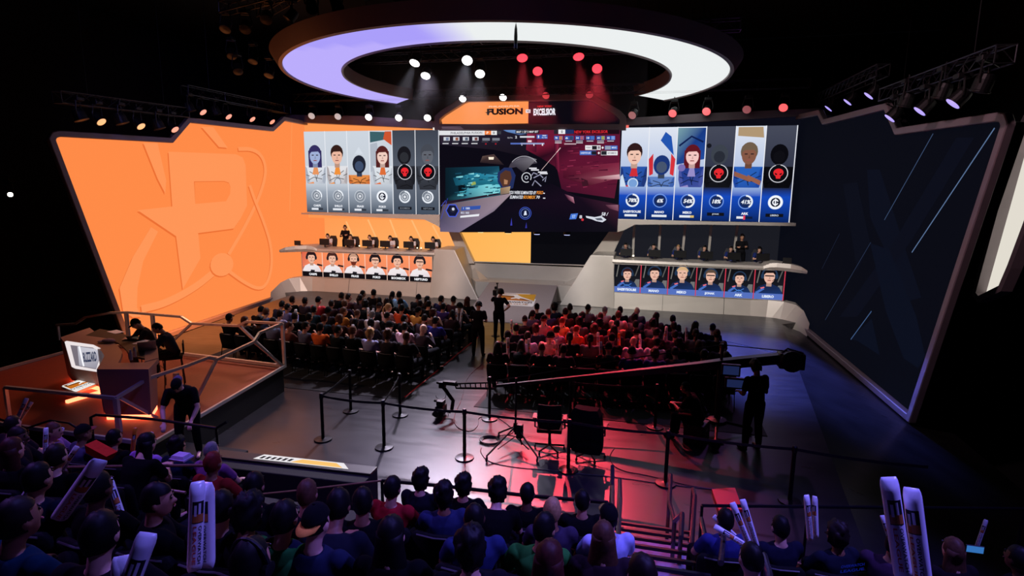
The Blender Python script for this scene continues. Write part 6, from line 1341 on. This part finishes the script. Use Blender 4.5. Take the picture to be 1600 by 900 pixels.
# floor emblem sign leaning at the desk foot
q = [at(x, y, 'z', DZ+.16) for x, y in ((95, 604), (149, 583.5), (155.5, 598), (118, 613))]
t = thing('emblem_sign', 'white and orange illuminated league sign lying tilted at the desk foot', 'sign', q[0]); i2 = Matrix.Translation(-q[0])
bm = bmesh.new(); prism(bm, q, (0, 0, -.05)); o = new_obj('board', bm, mat('sign_white', (236, 224, 206), .5), t); o.matrix_parent_inverse = i2
u = (q[1]-q[0]).normalized(); v = (q[0]-q[3]); v = (v-u*v.dot(u)).normalized(); c = Canvas(q[0]+V(0, 0, .002), u, v); c.step = .002; c.n = V(0, 0, 1)
emblem(c, [c.uv(96, 603.5), c.uv(149, 584), c.uv(155, 597.5), c.uv(118.5, 612.5)])
o = c.done('league_emblem', t); o.matrix_parent_inverse = i2
for i, (a, b_) in enumerate((((104, 628), (162, 611)), ((118, 612), (163, 598)))):
    A = at(*a, 'z', DZ+.03); B_ = at(*b_, 'z', DZ+.03); bm = bmesh.new(); flat(bm, A, B_, .04, .03); dadd('light_strip', bm, mat('warm_plinth_light'))
# papers, laptop, cup, stools and analysts on the desk
for i, (x, y, w, h, c_) in enumerate(((181, 519, .4, .22, (230, 226, 232)), (211, 528, .3, .22, (150, 170, 170)), (227, 534, .28, .2, (224, 224, 232)), (216, 537, .2, .15, (216, 214, 224)), (205, 527, .2, .14, (120, 110, 130)))):
    p = tp(x, y); bm = bmesh.new(); box(bm, (0, 0, 0), (w, h, .006)); o = new_obj('paper_sheet', bm, mat('paper_%d' % i, c_, .7)); tag(o, ['white open booklet beside the farther analyst', 'greenish printed sheet between the analysts', 'white sheet under the nearer analyst', 'small pale note near the laptop', 'dim violet sheet in front of the analysts'][i], 'paper'); o.location = p+V(0, 0, .009); o.rotation_euler = (0, 0, -.3+i*.1)
p = tp(231, 546); t = thing('laptop', 'open silver laptop on the analyst desk ledge', 'laptop', p+V(0, 0, .014), .75); bm = bmesh.new(); box(bm, (0, 0, .008), (.34, .24, .016)); new_obj('base', bm, STEEL, t); bm = bmesh.new(); R_ = Matrix.Rotation(.5, 3, 'X'); box(bm, (0, -.17, .11), (.34, .012, .23), rot=R_); new_obj('lid', bm, STEEL, t)
p = tp(170, 535); t = thing('cap', 'pale folded cap resting on the analyst desk rim', 'cap', p); bm = bmesh.new(); ellipsoid(bm, (0, 0, .04), (.16, .11, .05), 12, 8); ellipsoid(bm, (-.12, -.06, .03), (.1, .08, .02), 10, 6); new_obj('fabric', bm, cloth((150, 130, 150)), t)
for i, (x, y) in enumerate(((205, 571), (211, 566))):
    p = tp(x, y-8); t = thing('water_bottle', 'clear plastic bottle on the desk shelf, %s of two' % ['left', 'right'][i], 'bottle', p+V(0, 0, .005), 0, 'bottles on the analyst desk'); bm = bmesh.new(); lathe(bm, [(.032, 0), (.034, .02), (.034, .14), (.015, .18), (.015, .2)], 12); new_obj('body', bm, mat('clear_bottle', (170, 180, 180), .2), t); bm = bmesh.new(); lathe(bm, [(.017, .195), (.017, .215)], 10); new_obj('cap', bm, cloth((220, 220, 230)), t)
hA = BODIES['stool_read']['H']
for i, (x, y, rz, top, hr) in enumerate(((213, 506, 2.6, (34, 26, 30), 'cap'), (246, 513, 2.3, (40, 46, 62), 'short'))):
    hp = at(x, y, 'z', DZ+1.41); r_ = Matrix.Rotation(rz, 3, 'Z') @ V(hA.x, hA.y, 0); loc = V(hp.x-r_.x, hp.y-r_.y, DZ)
    person('stool_read', loc, rz, ['analyst in dark sweater and cap bent over papers, farther one', 'analyst in slate jacket bent over papers, nearer one'][i], top=top, bottom=(24, 22, 28), hair=hr, hc='dark_brown', skin=0)
    t = thing('bar_stool', 'tall black bar stool under the %s analyst' % ['farther', 'nearer'][i], 'stool', loc, rz, 'bar stools on the analyst platform')
    bm = bmesh.new(); box(bm, (0, -.02, .72), (.42, .4, .06)); bevel(bm, .02, 2); new_obj('seat', bm, FABRIC, t)
    bm = bmesh.new(); box(bm, (0, -.24, .92), (.4, .03, .26)); bevel(bm, .01, 1); new_obj('backrest', bm, FABRIC, t)
    for sx in (-1, 1):
        for sy in (-1, 1): bm = bmesh.new(); tube(bm, [(sx*.17, sy*.16-.02, .7), (sx*.22, sy*.2-.02, 0)], .012, 6); new_obj('leg', bm, BMETAL, t)
    bm = bmesh.new(); tube(bm, [(-.2, .15, .3), (.2, .15, .3)], .01, 6); tube(bm, [(-.2, -.19, .3), (.2, -.19, .3)], .01, 6); new_obj('footrest', bm, BMETAL, t)
# usher
person('bend_over', (-2.0, 8.15, .34), pi+.5, 'usher in black with grey cap bending over the stair rail', top=(12, 12, 14), bottom=(12, 12, 14), hair='cap_back', brim=(110, 106, 120), hc='grey', skin=0, scale=1.05)
# ------------------------------------------------------------------ raked stands in the foreground
RY0, RPITCH, RZ0, RRISE = 6.05, .95, .55, .40
TREAD = mat('dark_riser_carpet', (24, 22, 28), .85)
def stand(nm, x0, x1, label, rows=6):
    bm = bmesh.new(); pts = [(7.0, 0)]; y = 7.0
    P = [(7.0, 0), (7.0, RZ0)]
    for k in range(rows):
        yb = RY0-RPITCH*k-RPITCH*.35; P += [(yb, RZ0+RRISE*k), (yb, RZ0+RRISE*(k+1))]
    P += [(-1.2, P[-1][1]), (-1.2, 0)]
    prism(bm, [(x0, a, b_) for a, b_ in P], (x1-x0, 0, 0)); tag(new_obj(nm, bm, TREAD), label, 'seating stand')
stand('seating_stand', -6.6, 5.45, 'dark stepped seating stand filling the foreground left and centre')
stand('seating_stand', 6.75, 17.5, 'dark stepped seating stand filling the foreground right')
bm = bmesh.new(); P = [(8.0, 0)]; y = 8.0; z = 0
STEPM = mat('grey_stair_carpet', (140, 132, 152), .7, noise=.1, nscale=20)
for i in range(14):
    z += .185; P += [(y, z), (y-.46, z)]; y -= .46
P += [(y, 0)]
prism(bm, [(5.5, a, b_) for a, b_ in P], (1.2, 0, 0)); stair = tag(new_obj('stair_flight', bm, STEPM), 'grey carpeted stair flight between the foreground stands', 'stairs')
for i in range(1, 14):
    bm = bmesh.new(); box(bm, (6.1, 8.0-.46*i+.445, .185*i+.187), (1.18, .03, .008)); box(bm, (6.1, 8.0-.46*i+.464, .185*i+.16), (1.18, .012, .06)); new_obj('nosing', bm, BLACK, stair)
bm = bmesh.new(); box(bm, (-1.95, 8.2, .17), (1.5, 1.0, .34)); bevel(bm, .01, 1); tag(new_obj('deck_step', bm, FLATBLACK), 'black step block beside the analyst platform under the usher', 'step')
def headplane(px, py):
    n = V(0, RRISE/RPITCH, 1).normalized(); return hit(px, py, (0, RY0-.1, RZ0+1.17), n)
used = {}
FG = []
def spectator(px, py, top, hair, hc, lab, pose='sit_rest', skin=1, brim=None, face=0.0, extra=(), dy=0):
    p = headplane(px, py); k = max(0, round((RY0-.1-p.y)/RPITCH)); Y = RY0-RPITCH*k
    q = at(px, py, 'Y', Y-.1); x = q.x
    for ox in used.setdefault(k, []):
        if abs(ox-x) < .5: x = ox+.52*(1 if x >= ox else -1)
    used[k].append(x); zf = RZ0+RRISE*k
    rz = atan2(x-0.5, 22.0)*.9+face
    t = person(pose, (x, Y, zf), rz, lab, scale=1.02, top=top, hair=hair, hc=hc, skin=skin, brim=brim, group=None, extra=extra, bottom=(9, 9, 12)); FG.append((t, x, Y, zf, k)); t['group'] = 'spectators in the foreground stands'
    chair(x, Y, zf, 0, 'black padded seat under the '+lab.replace(' seated', '').replace('spectator', 'one')[:70], 'black seats in the foreground stands')
    return t
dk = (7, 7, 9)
FGL = [
 # centre block
 (612, 760, (150, 26, 34), 'short', 'black', 'spectator in a red tee with short black hair, front rail'),
 (657, 758, (20, 20, 28), 'curly', 'black', 'dark-haired spectator right of the red-tee one at the rail'),
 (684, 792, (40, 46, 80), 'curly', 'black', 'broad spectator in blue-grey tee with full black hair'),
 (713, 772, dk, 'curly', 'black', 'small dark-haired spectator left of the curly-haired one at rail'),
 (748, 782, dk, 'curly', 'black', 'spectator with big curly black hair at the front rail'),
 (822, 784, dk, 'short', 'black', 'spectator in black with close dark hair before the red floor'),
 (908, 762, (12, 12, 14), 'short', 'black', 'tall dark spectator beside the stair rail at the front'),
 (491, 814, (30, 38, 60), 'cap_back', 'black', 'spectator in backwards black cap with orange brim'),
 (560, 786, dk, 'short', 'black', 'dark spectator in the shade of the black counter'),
 (500, 776, (26, 22, 28), 'short', 'brown', 'brown-haired spectator directly ahead of the orange-brim cap'),
 (606, 822, dk, 'long', 'black', 'spectator with long black hair behind the red tee'),
 (735, 812, (40, 50, 92), 'thin', 'black', 'spectator in a blue tee with cropped hair, centre'),
 (797, 812, (44, 120, 50), 'short', 'black', 'spectator in a green tee with raised arm'),
 (700, 838, (20, 20, 26), 'curly', 'black', 'dark round-haired spectator in front of the blue tee one'),
 (860, 816, (60, 50, 70), 'short', 'blond', 'light-brown-haired spectator between the green tee and olive cap'),
 (900, 818, (190, 196, 240), 'cap', 'black', 'spectator with olive cap and white shirt beside the rail'),
 (886, 858, (40, 26, 34), 'long', 'brown', 'spectator with long brown hair near the stair rail'),
 (640, 872, (24, 24, 34), 'long', 'auburn', 'spectator with long auburn hair at the bottom edge'),
 (385, 850, (14, 14, 18), 'short', 'black', 'spectator in black headset beside the upright sticks'),
 (770, 868, (22, 22, 32), 'short', 'dark_brown', 'dark spectator left of the long-brown-haired one'),
 (560, 868, (20, 24, 34), 'short', 'black', 'spectator in navy at the bottom edge, centre-left'),
 (455, 850, (18, 18, 24), 'curly', 'black', 'spectator with wavy black hair left of the orange brim'),
 # left block
 (14, 705, (20, 16, 20), 'long', 'auburn', 'spectator with long auburn hair at the left edge'),
 (26, 682, (24, 20, 26), 'short', 'dark_brown', 'spectator in profile just above the left-edge auburn head'),
 (78, 638, (150, 110, 160), 'short', 'brown', 'brown-haired spectator in profile below the deck rail'),
 (14, 642, (40, 30, 36), 'short', 'dark_brown', 'spectator at the left edge holding raised sticks'),
 (112, 688, (70, 70, 96), 'cap', 'brown', 'spectator in a reddish cap, upper left stand'),
 (166, 684, dk, 'short', 'black', 'dark spectator turned right beside the orange item'),
 (188, 708, dk, 'long', 'black', 'spectator with thick long black hair, upper left stand'),
 (221, 690, (168, 120, 200), 'short', 'black', 'spectator in lilac top seen below the usher'),
 (250, 702, (26, 40, 60), 'curly', 'black', 'spectator with round black hair right of the lilac top'),
 (314, 700, (130, 76, 128), 'thin', 'grey', 'spectator in mauve tee with cropped grey hair'),
 (330, 722, (140, 36, 30), 'short', 'red', 'red-haired spectator beside the mauve tee at stand end'),
 (52, 745, (20, 26, 40), 'short', 'black', 'spectator behind the folded white sticks, left'),
 (82, 712, dk, 'short', 'dark_brown', 'dark-haired spectator beneath the small left sticks'),
 (152, 800, dk, 'short', 'black', 'spectator holding the long slanted stick'),
 (228, 776, dk, 'short', 'black', 'spectator in profile right of the long slanted stick'),
 (215, 815, (14, 14, 18), 'short', 'black', 'broad black-haired spectator in the left foreground'),
 (20, 800, (14, 44, 62), 'short', 'dark_brown', 'spectator in a teal-blue shirt at the left edge'),
 (278, 812, (40, 120, 56), 'short', 'black', 'spectator in a bright green hoodie left of the upright sticks'),
 (90, 868, (16, 14, 18), 'short', 'black', 'large dark spectator in the bottom left corner'),
 (8, 856, (30, 22, 26), 'thin', 'brown', 'spectator with glasses cut off by the left edge'),
 (420, 790, dk, 'short', 'black', 'dark spectator beside the counter, centre-left'),
 # right block
 (1218, 815, (20, 22, 40), 'short', 'black', 'dark spectator in navy right of the leaning stick pair'),
 (1296, 822, (22, 26, 40), 'curly', 'dark_brown', 'curly-haired spectator in a dark tee with blue back print'),
 (1348, 800, (60, 40, 60), 'short', 'black', 'spectator in profile right of the curly-haired one'),
 (1376, 855, (22, 16, 20), 'long', 'brown', 'spectator with long brown hair left of the blurred sticks'),
 (1378, 812, (26, 22, 40), 'short', 'black', 'dark spectator holding the folded stick bundle'),
 (1478, 845, (20, 20, 30), 'short', 'brown', 'spectator with short brown hair right of the blurred sticks'),
 (1500, 802, dk, 'long', 'black', 'spectator with long black hair in profile, right stand'),
 (1548, 806, (26, 70, 90), 'short', 'black', 'spectator in a teal top near the right edge'),
 (1592, 805, (40, 24, 30), 'thin', 'auburn', 'spectator cut off by the right edge, upper'),
 (1592, 845, (40, 30, 36), 'thin', 'auburn', 'ruddy-faced spectator cut off by the right edge, lower'),
 (1246, 800, dk, 'short', 'black', 'dark spectator behind the small upright stick pair'),
 (1130, 830, (46, 50, 110), 'short', 'black', 'spectator in blue leaning beside the stair rails'),
 (1170, 872, (60, 56, 96), 'thin', 'black', 'spectator in a violet-lit cap by the rails, bottom'),
 (1545, 868, (18, 18, 30), 'short', 'black', 'dark spectator at the bottom right'),
 (1440, 815, dk, 'short', 'black', 'dark spectator hidden behind the blurred sticks'),
]
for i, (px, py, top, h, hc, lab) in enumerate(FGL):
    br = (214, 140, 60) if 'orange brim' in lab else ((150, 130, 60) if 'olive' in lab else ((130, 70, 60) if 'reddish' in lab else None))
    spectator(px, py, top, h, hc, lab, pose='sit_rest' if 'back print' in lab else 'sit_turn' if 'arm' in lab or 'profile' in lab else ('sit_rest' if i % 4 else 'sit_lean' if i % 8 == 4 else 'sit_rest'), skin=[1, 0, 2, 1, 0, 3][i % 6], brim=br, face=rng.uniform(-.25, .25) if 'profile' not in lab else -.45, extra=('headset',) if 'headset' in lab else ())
# back prints
def backprint(idx_label, lines, col):
    for (t, x, Y, zf, k) in FG:
        if idx_label in t['label']:
            sh = [c_ for c_ in t.children if c_.name.startswith('shirt')][0]
            c = Canvas((0, -.285, .97), (1, 0, 0), V(0, .0, 1)); c.__class__ = Print; c.n = V(0, -1, 0); c.step = 0
            for j, s_ in enumerate(lines): c.text(s_, .02, .03-.05*j, .03, col, width=.26)
            o = c.done('back_print', sh)
backprint('blue back print', ['OVERWATCH', 'LEAGUE'], (60, 110, 190))

# ------------------------------------------------------------------ foreground sticks
def fstick(a, b_, label, big=False, group='inflatable sticks in the foreground stands', dY=.25, twist=0.0, color='white', s=None):
    """a: lower end, b: upper end in the photograph, standing at the depth of the row it is held in"""
    hp = headplane(a[0], a[1]-10); Y = hp.y+dY
    A = at(*a, 'Y', Y); B_ = at(*b_, 'Y', Y+.02)
    if s: A = CAM+ray(*a)/s; B_ = CAM+ray(*b_)/s
    if twist == 0.0: twist = 0.0
    L = (B_-A).length
    A = B_-(B_-A).normalized()*.62*max(.75, min(1.35, L/.62))
    return stick(A, B_-A, label, group, color, big, twist, scale=max(.75, min(1.35, L/.62)))
fstick((304, 893), (309, 752), 'tall white stick with league print, left one of the upright pair', True, twist=.2, s=262)
fstick((325, 888), (324, 753), 'tall white stick, right one of the upright pair', True, twist=-.7, s=258)
fstick((90, 812), (157, 718), 'long white stick slanting up right in the left stand', True, twist=0.3)
fstick((185, 792), (170, 748), 'tilted white stick with dark lettering, left stand', twist=0)
fstick((47, 768), (62, 738), 'crumpled white stick upper one beside the left edge', True); fstick((42, 775), (60, 748), 'crumpled white stick lower one beside the left edge', True)
fstick((106, 720), (121, 697), 'short white stick tip by the reddish cap'); fstick((71, 695), (72, 668), 'white stick held upright, left stand rear'); fstick((90, 688), (98, 668), 'white stick with dark patch, left stand rear')
fstick((25, 660), (42, 622), 'white stick pair left one, near the deck rail', group='sticks near the deck rail'); fstick((30, 658), (50, 628), 'white stick pair right one, near the deck rail', group='sticks near the deck rail')
fstick((207, 707), (211, 668), 'slim orange stick standing in the left stand', color='orange'); fstick((230, 690), (238, 675), 'small lilac-lit stick tip beside the orange stick')
fstick((205, 905), (232, 832), 'big blue-lit stick end looming at the lower left', True, s=400); fstick((190, 910), (192, 868), 'shorter blue-lit stick end at the lower left', True, s=400)
fstick((519, 815), (512, 787), 'white stick behind the orange-brimmed cap')
fstick((1172, 855), (1144, 785), 'white stick left one of the leaning pair, right stand', dY=-.2); fstick((1181, 850), (1160, 780), 'white stick right one of the leaning pair, right stand', dY=-.2)
fstick((1266, 845), (1260, 773), 'white stick left one of the upright pair, right stand', twist=.4); fstick((1275, 840), (1273, 775), 'white stick right one of the upright pair, right stand', twist=-.4)
fstick((1140, 830), (1115, 806), 'blue-lit stick lying over the rail, upper', dY=0); fstick((1142, 838), (1116, 822), 'blue-lit stick lying over the rail, lower', dY=0)
fstick((1367, 802), (1355, 795), 'folded white stick end, left of the bundle', dY=0); fstick((1388, 835), (1378, 805), 'folded white stick end, right of the bundle', dY=0)
fstick((1412, 905), (1388, 745), 'large raised white stick, left of the big right pair', True, s=340, twist=.25); fstick((1442, 905), (1424, 762), 'large raised white stick, right of the big right pair', True, s=340, twist=-.3)
fstick((1532, 838), (1541, 812), 'small white stick beside the teal top at right')
t = thing('phone', 'phone with a blue glowing screen in the right stand', 'phone', at(1523, 858, 'Y', 4.2)); bm = bmesh.new(); box(bm, (0, 0, 0), (.11, .01, .055)); bevel(bm, .003, 1); new_obj('case', bm, BLACK, t); bm = bmesh.new(); box(bm, (0, -.0056, 0), (.1, .001, .046)); new_obj('screen', bm, mat('phone_glow', (10, 20, 30), .3, emit=(50, 110, 180), es=1), t)
p = headplane(157, 708); o = None
t = thing('paper_tray', 'orange-red cardboard tray held in the upper left stand', 'tray', at(157, 706, 'Y', p.y)); bm = bmesh.new(); box(bm, (0, 0, 0), (.26, .12, .1), taper=1.2, rot=Matrix.Rotation(.35, 3, 'Y')); new_obj('box', bm, cloth((206, 54, 34)), t)
t = thing('food_container', 'pale clamshell container held beside the mauve tee', 'container', at(283, 712, 'Y', headplane(283, 712).y)); bm = bmesh.new(); box(bm, (0, 0, 0), (.2, .15, .04), taper=.8); box(bm, (0, 0, -.03), (.22, .17, .02)); new_obj('shell', bm, cloth((200, 180, 215)), t)

# ------------------------------------------------------------------ counter, rails of the stands
pA_ = at(343, 702, 'z', .72); pB_ = at(590, 729, 'z', .72)
root = thing('front_counter', 'long black counter with an illuminated graphic strip along its top', 'counter', ((pA_.x+pB_.x)/2, 7.9, 0)); inv = Matrix.Translation((-(pA_.x+pB_.x)/2, -7.9, 0))
Yc = (pA_.y+pB_.y)/2
bm = bmesh.new(); prism(bm, [(pA_.x, pA_.y, 0), (pB_.x, pB_.y, 0), (pB_.x, pB_.y-.5, 0), (pA_.x, pA_.y-.5, 0)], (0, 0, .68)); bevel(bm, .02, 2); o = new_obj('body', bm, FLATBLACK, root); o.matrix_parent_inverse = inv
bm = bmesh.new(); prism(bm, [(pA_.x, pA_.y, .68), (pB_.x, pB_.y, .68), (pB_.x, pB_.y-.26, .68), (pA_.x, pA_.y-.26, .68)], (0, 0, .04)); bevel(bm, .012, 2); o = new_obj('top_lip', bm, BLACK, root); o.matrix_parent_inverse = inv
u = (pB_-pA_).normalized(); c = Canvas(pA_+V(0, 0, .003), u, V(-u.y, u.x, 0)); c.n = V(0, 0, 1); c.__class__ = Canvas; c.step = .001; Lc = (pB_-pA_).length
c.base([(Lc*.27, -.2), (Lc*.86, -.2), (Lc*.8, -.02), (Lc*.3, -.02)], (236, 232, 236), uv=True)
c.poly([(Lc*.5, -.18), (Lc*.82, -.18), (Lc*.76, -.05), (Lc*.55, -.05)], (250, 196, 110), uv=True)
for k in range(6): c.poly([(Lc*(.3+.035*k), -.17), (Lc*(.32+.035*k), -.17), (Lc*(.33+.035*k), -.08), (Lc*(.31+.035*k), -.08)], (30, 24, 30), uv=True)
o = c.done('graphic_strip', root); o.matrix_parent_inverse = inv
def rail(nm, pts, label, m=BMETAL, r=.022, posts=(), parts=True, axis='Y', val=7.15):
    q = [at(x, y, axis, v) for x, y, v in pts] if len(pts[0]) == 3 else [at(x, y, axis, val) for x, y in pts]
    root = thing(nm, label, 'railing', q[0]); bm = bmesh.new(); tube(bm, [p-q[0] for p in q], r, 8); new_obj('rail', bm, m, root)
    for i in posts:
        p = q[i]; bm = bmesh.new(); zb = max(0, stand_z(p.y, p.x)); tube(bm, [p-q[0], V(p.x, p.y, zb)-q[0]], r*.9, 8); new_obj('post', bm, m, root)
    return root
def stand_z(y, x=0):
    if y > 7.0: return 0
    if 5.5 < x < 6.7: return max(0, .185*int((8.0-y)/.46+1)) if y < 8 else 0
    k = 0
    while y < RY0-RPITCH*k-RPITCH*.35: k += 1
    return RZ0+RRISE*k
rail('front_rail', [(597, 751), (700, 760), (820, 774), (950, 785)], 'black front railing of the centre stand before the pale floor', BMETAL, .026, (0, 1, 2, 3), val=7.1)
rail('handrail', [(350, 778), (470, 766), (597, 751)], 'thin brownish handrail under the black counter', RAILWOOD, .016, (0, 2), val=7.1)
rail('handrail', [(76, 727), (108, 730), (230, 728), (337, 727)], 'straight brown wooden handrail across the left stand', RAILWOOD, .02, (1, 3), val=5.4)
rail('handrail', [(0, 655), (42, 669), (78, 657), (108, 661), (132, 676)], 'zigzag metal handrail in the upper left stand', BMETAL, .018, (1, 2), val=7.3)
rail('handrail', [(143, 672), (142, 652), (150, 648), (240, 655), (338, 669), (355, 659)], 'dark bent handrail in front of the usher', BMETAL, .024, (1, 4), val=7.3)
rail('handrail', [(245, 763), (290, 770)], 'short brown handrail piece left of the upright sticks', RAILWOOD, .016, (0,), val=4.7)
for i, (pp, po) in enumerate((([(957, 728, 8.3), (957, 760, 8.0), (957, 800, 7.3)], (0, 2)), ([(968.5, 750, 8.0), (969, 780, 7.5), (966, 840, 6.4)], (0, 1)),
      ([(1048, 742, 8.3), (1046, 785, 7.6), (1054, 815, 7.0), (1066, 803, 6.8), (1064, 840, 6.3)], (0, 2, 3)), ([(1083, 764, 8.2), (1086, 775, 7.9), (1080, 860, 6.4)], (0, 1)),
      ([(1096, 811, 7.0), (1104, 848, 6.2), (1131, 835, 5.9), (1126, 880, 5.3)], (1, 2)), ([(1194, 868, 5.0), (1202, 897, 4.6), (1206, 930, 4.2)], (0,)))):
    rail('stair_rail', pp, ['dark tube rail at the left edge of the stair foot', 'second dark tube rail left of the stairs, nearer', 'bent metal tube rail right of the stair foot', 'tall tube rail just right of the bent one', 'stepped tube rail among the right stand seats', 'short tube rail end at the bottom right of stairs'][i], mat('polished_dark_tube', (96, 88, 90), .22, .8), .03, po)
a = at(1097, 790, 'z', 1.05); b_ = at(1600, 795, 'z', 1.05)
root = thing('front_rail', 'long black front barrier of the right stand', 'railing', a); bm = bmesh.new(); tube(bm, [V(0, 0, 0), b_-a], .022, 8); new_obj('rail', bm, BMETAL, root)
for q in (0, .33, .66, 1): p = a.lerp(b_, q); bm = bmesh.new(); tube(bm, [p-a, V(p.x, p.y, 0)-a], .02, 8); new_obj('post', bm, BMETAL, root)
q = [at(x, y, 'z', .02) for x, y in ((1112, 768), (1148, 766), (1160, 800), (1124, 803))]
bm = bmesh.new(); prism(bm, q, (0, 0, .05)); tag(new_obj('red_box_lid', bm, mat('red_lacquer', (190, 24, 40), .4)), 'red flat panel lying on the floor beyond the right barrier', 'panel')

# light haze hanging in the beams under the overhead rig
hm = bpy.data.materials.new('stage_haze'); hm.use_nodes = True; nt = hm.node_tree; nt.nodes.remove(nt.nodes['Principled BSDF'])
vs_ = nt.nodes.new('ShaderNodeVolumeScatter'); vs_.inputs['Density'].default_value = 0.0045; vs_.inputs['Anisotropy'].default_value = 0.3
nt.links.new(vs_.outputs[0], nt.nodes['Material Output'].inputs['Volume'])
bm = bmesh.new(); box(bm, (0.3, 22.6, 8.85), (10.5, 6.5, 2.5)); o = new_obj('stage_haze', bm, hm); tag(o, 'thin theatrical haze hanging in the beams beneath the overhead lights', 'haze', kind='stuff')
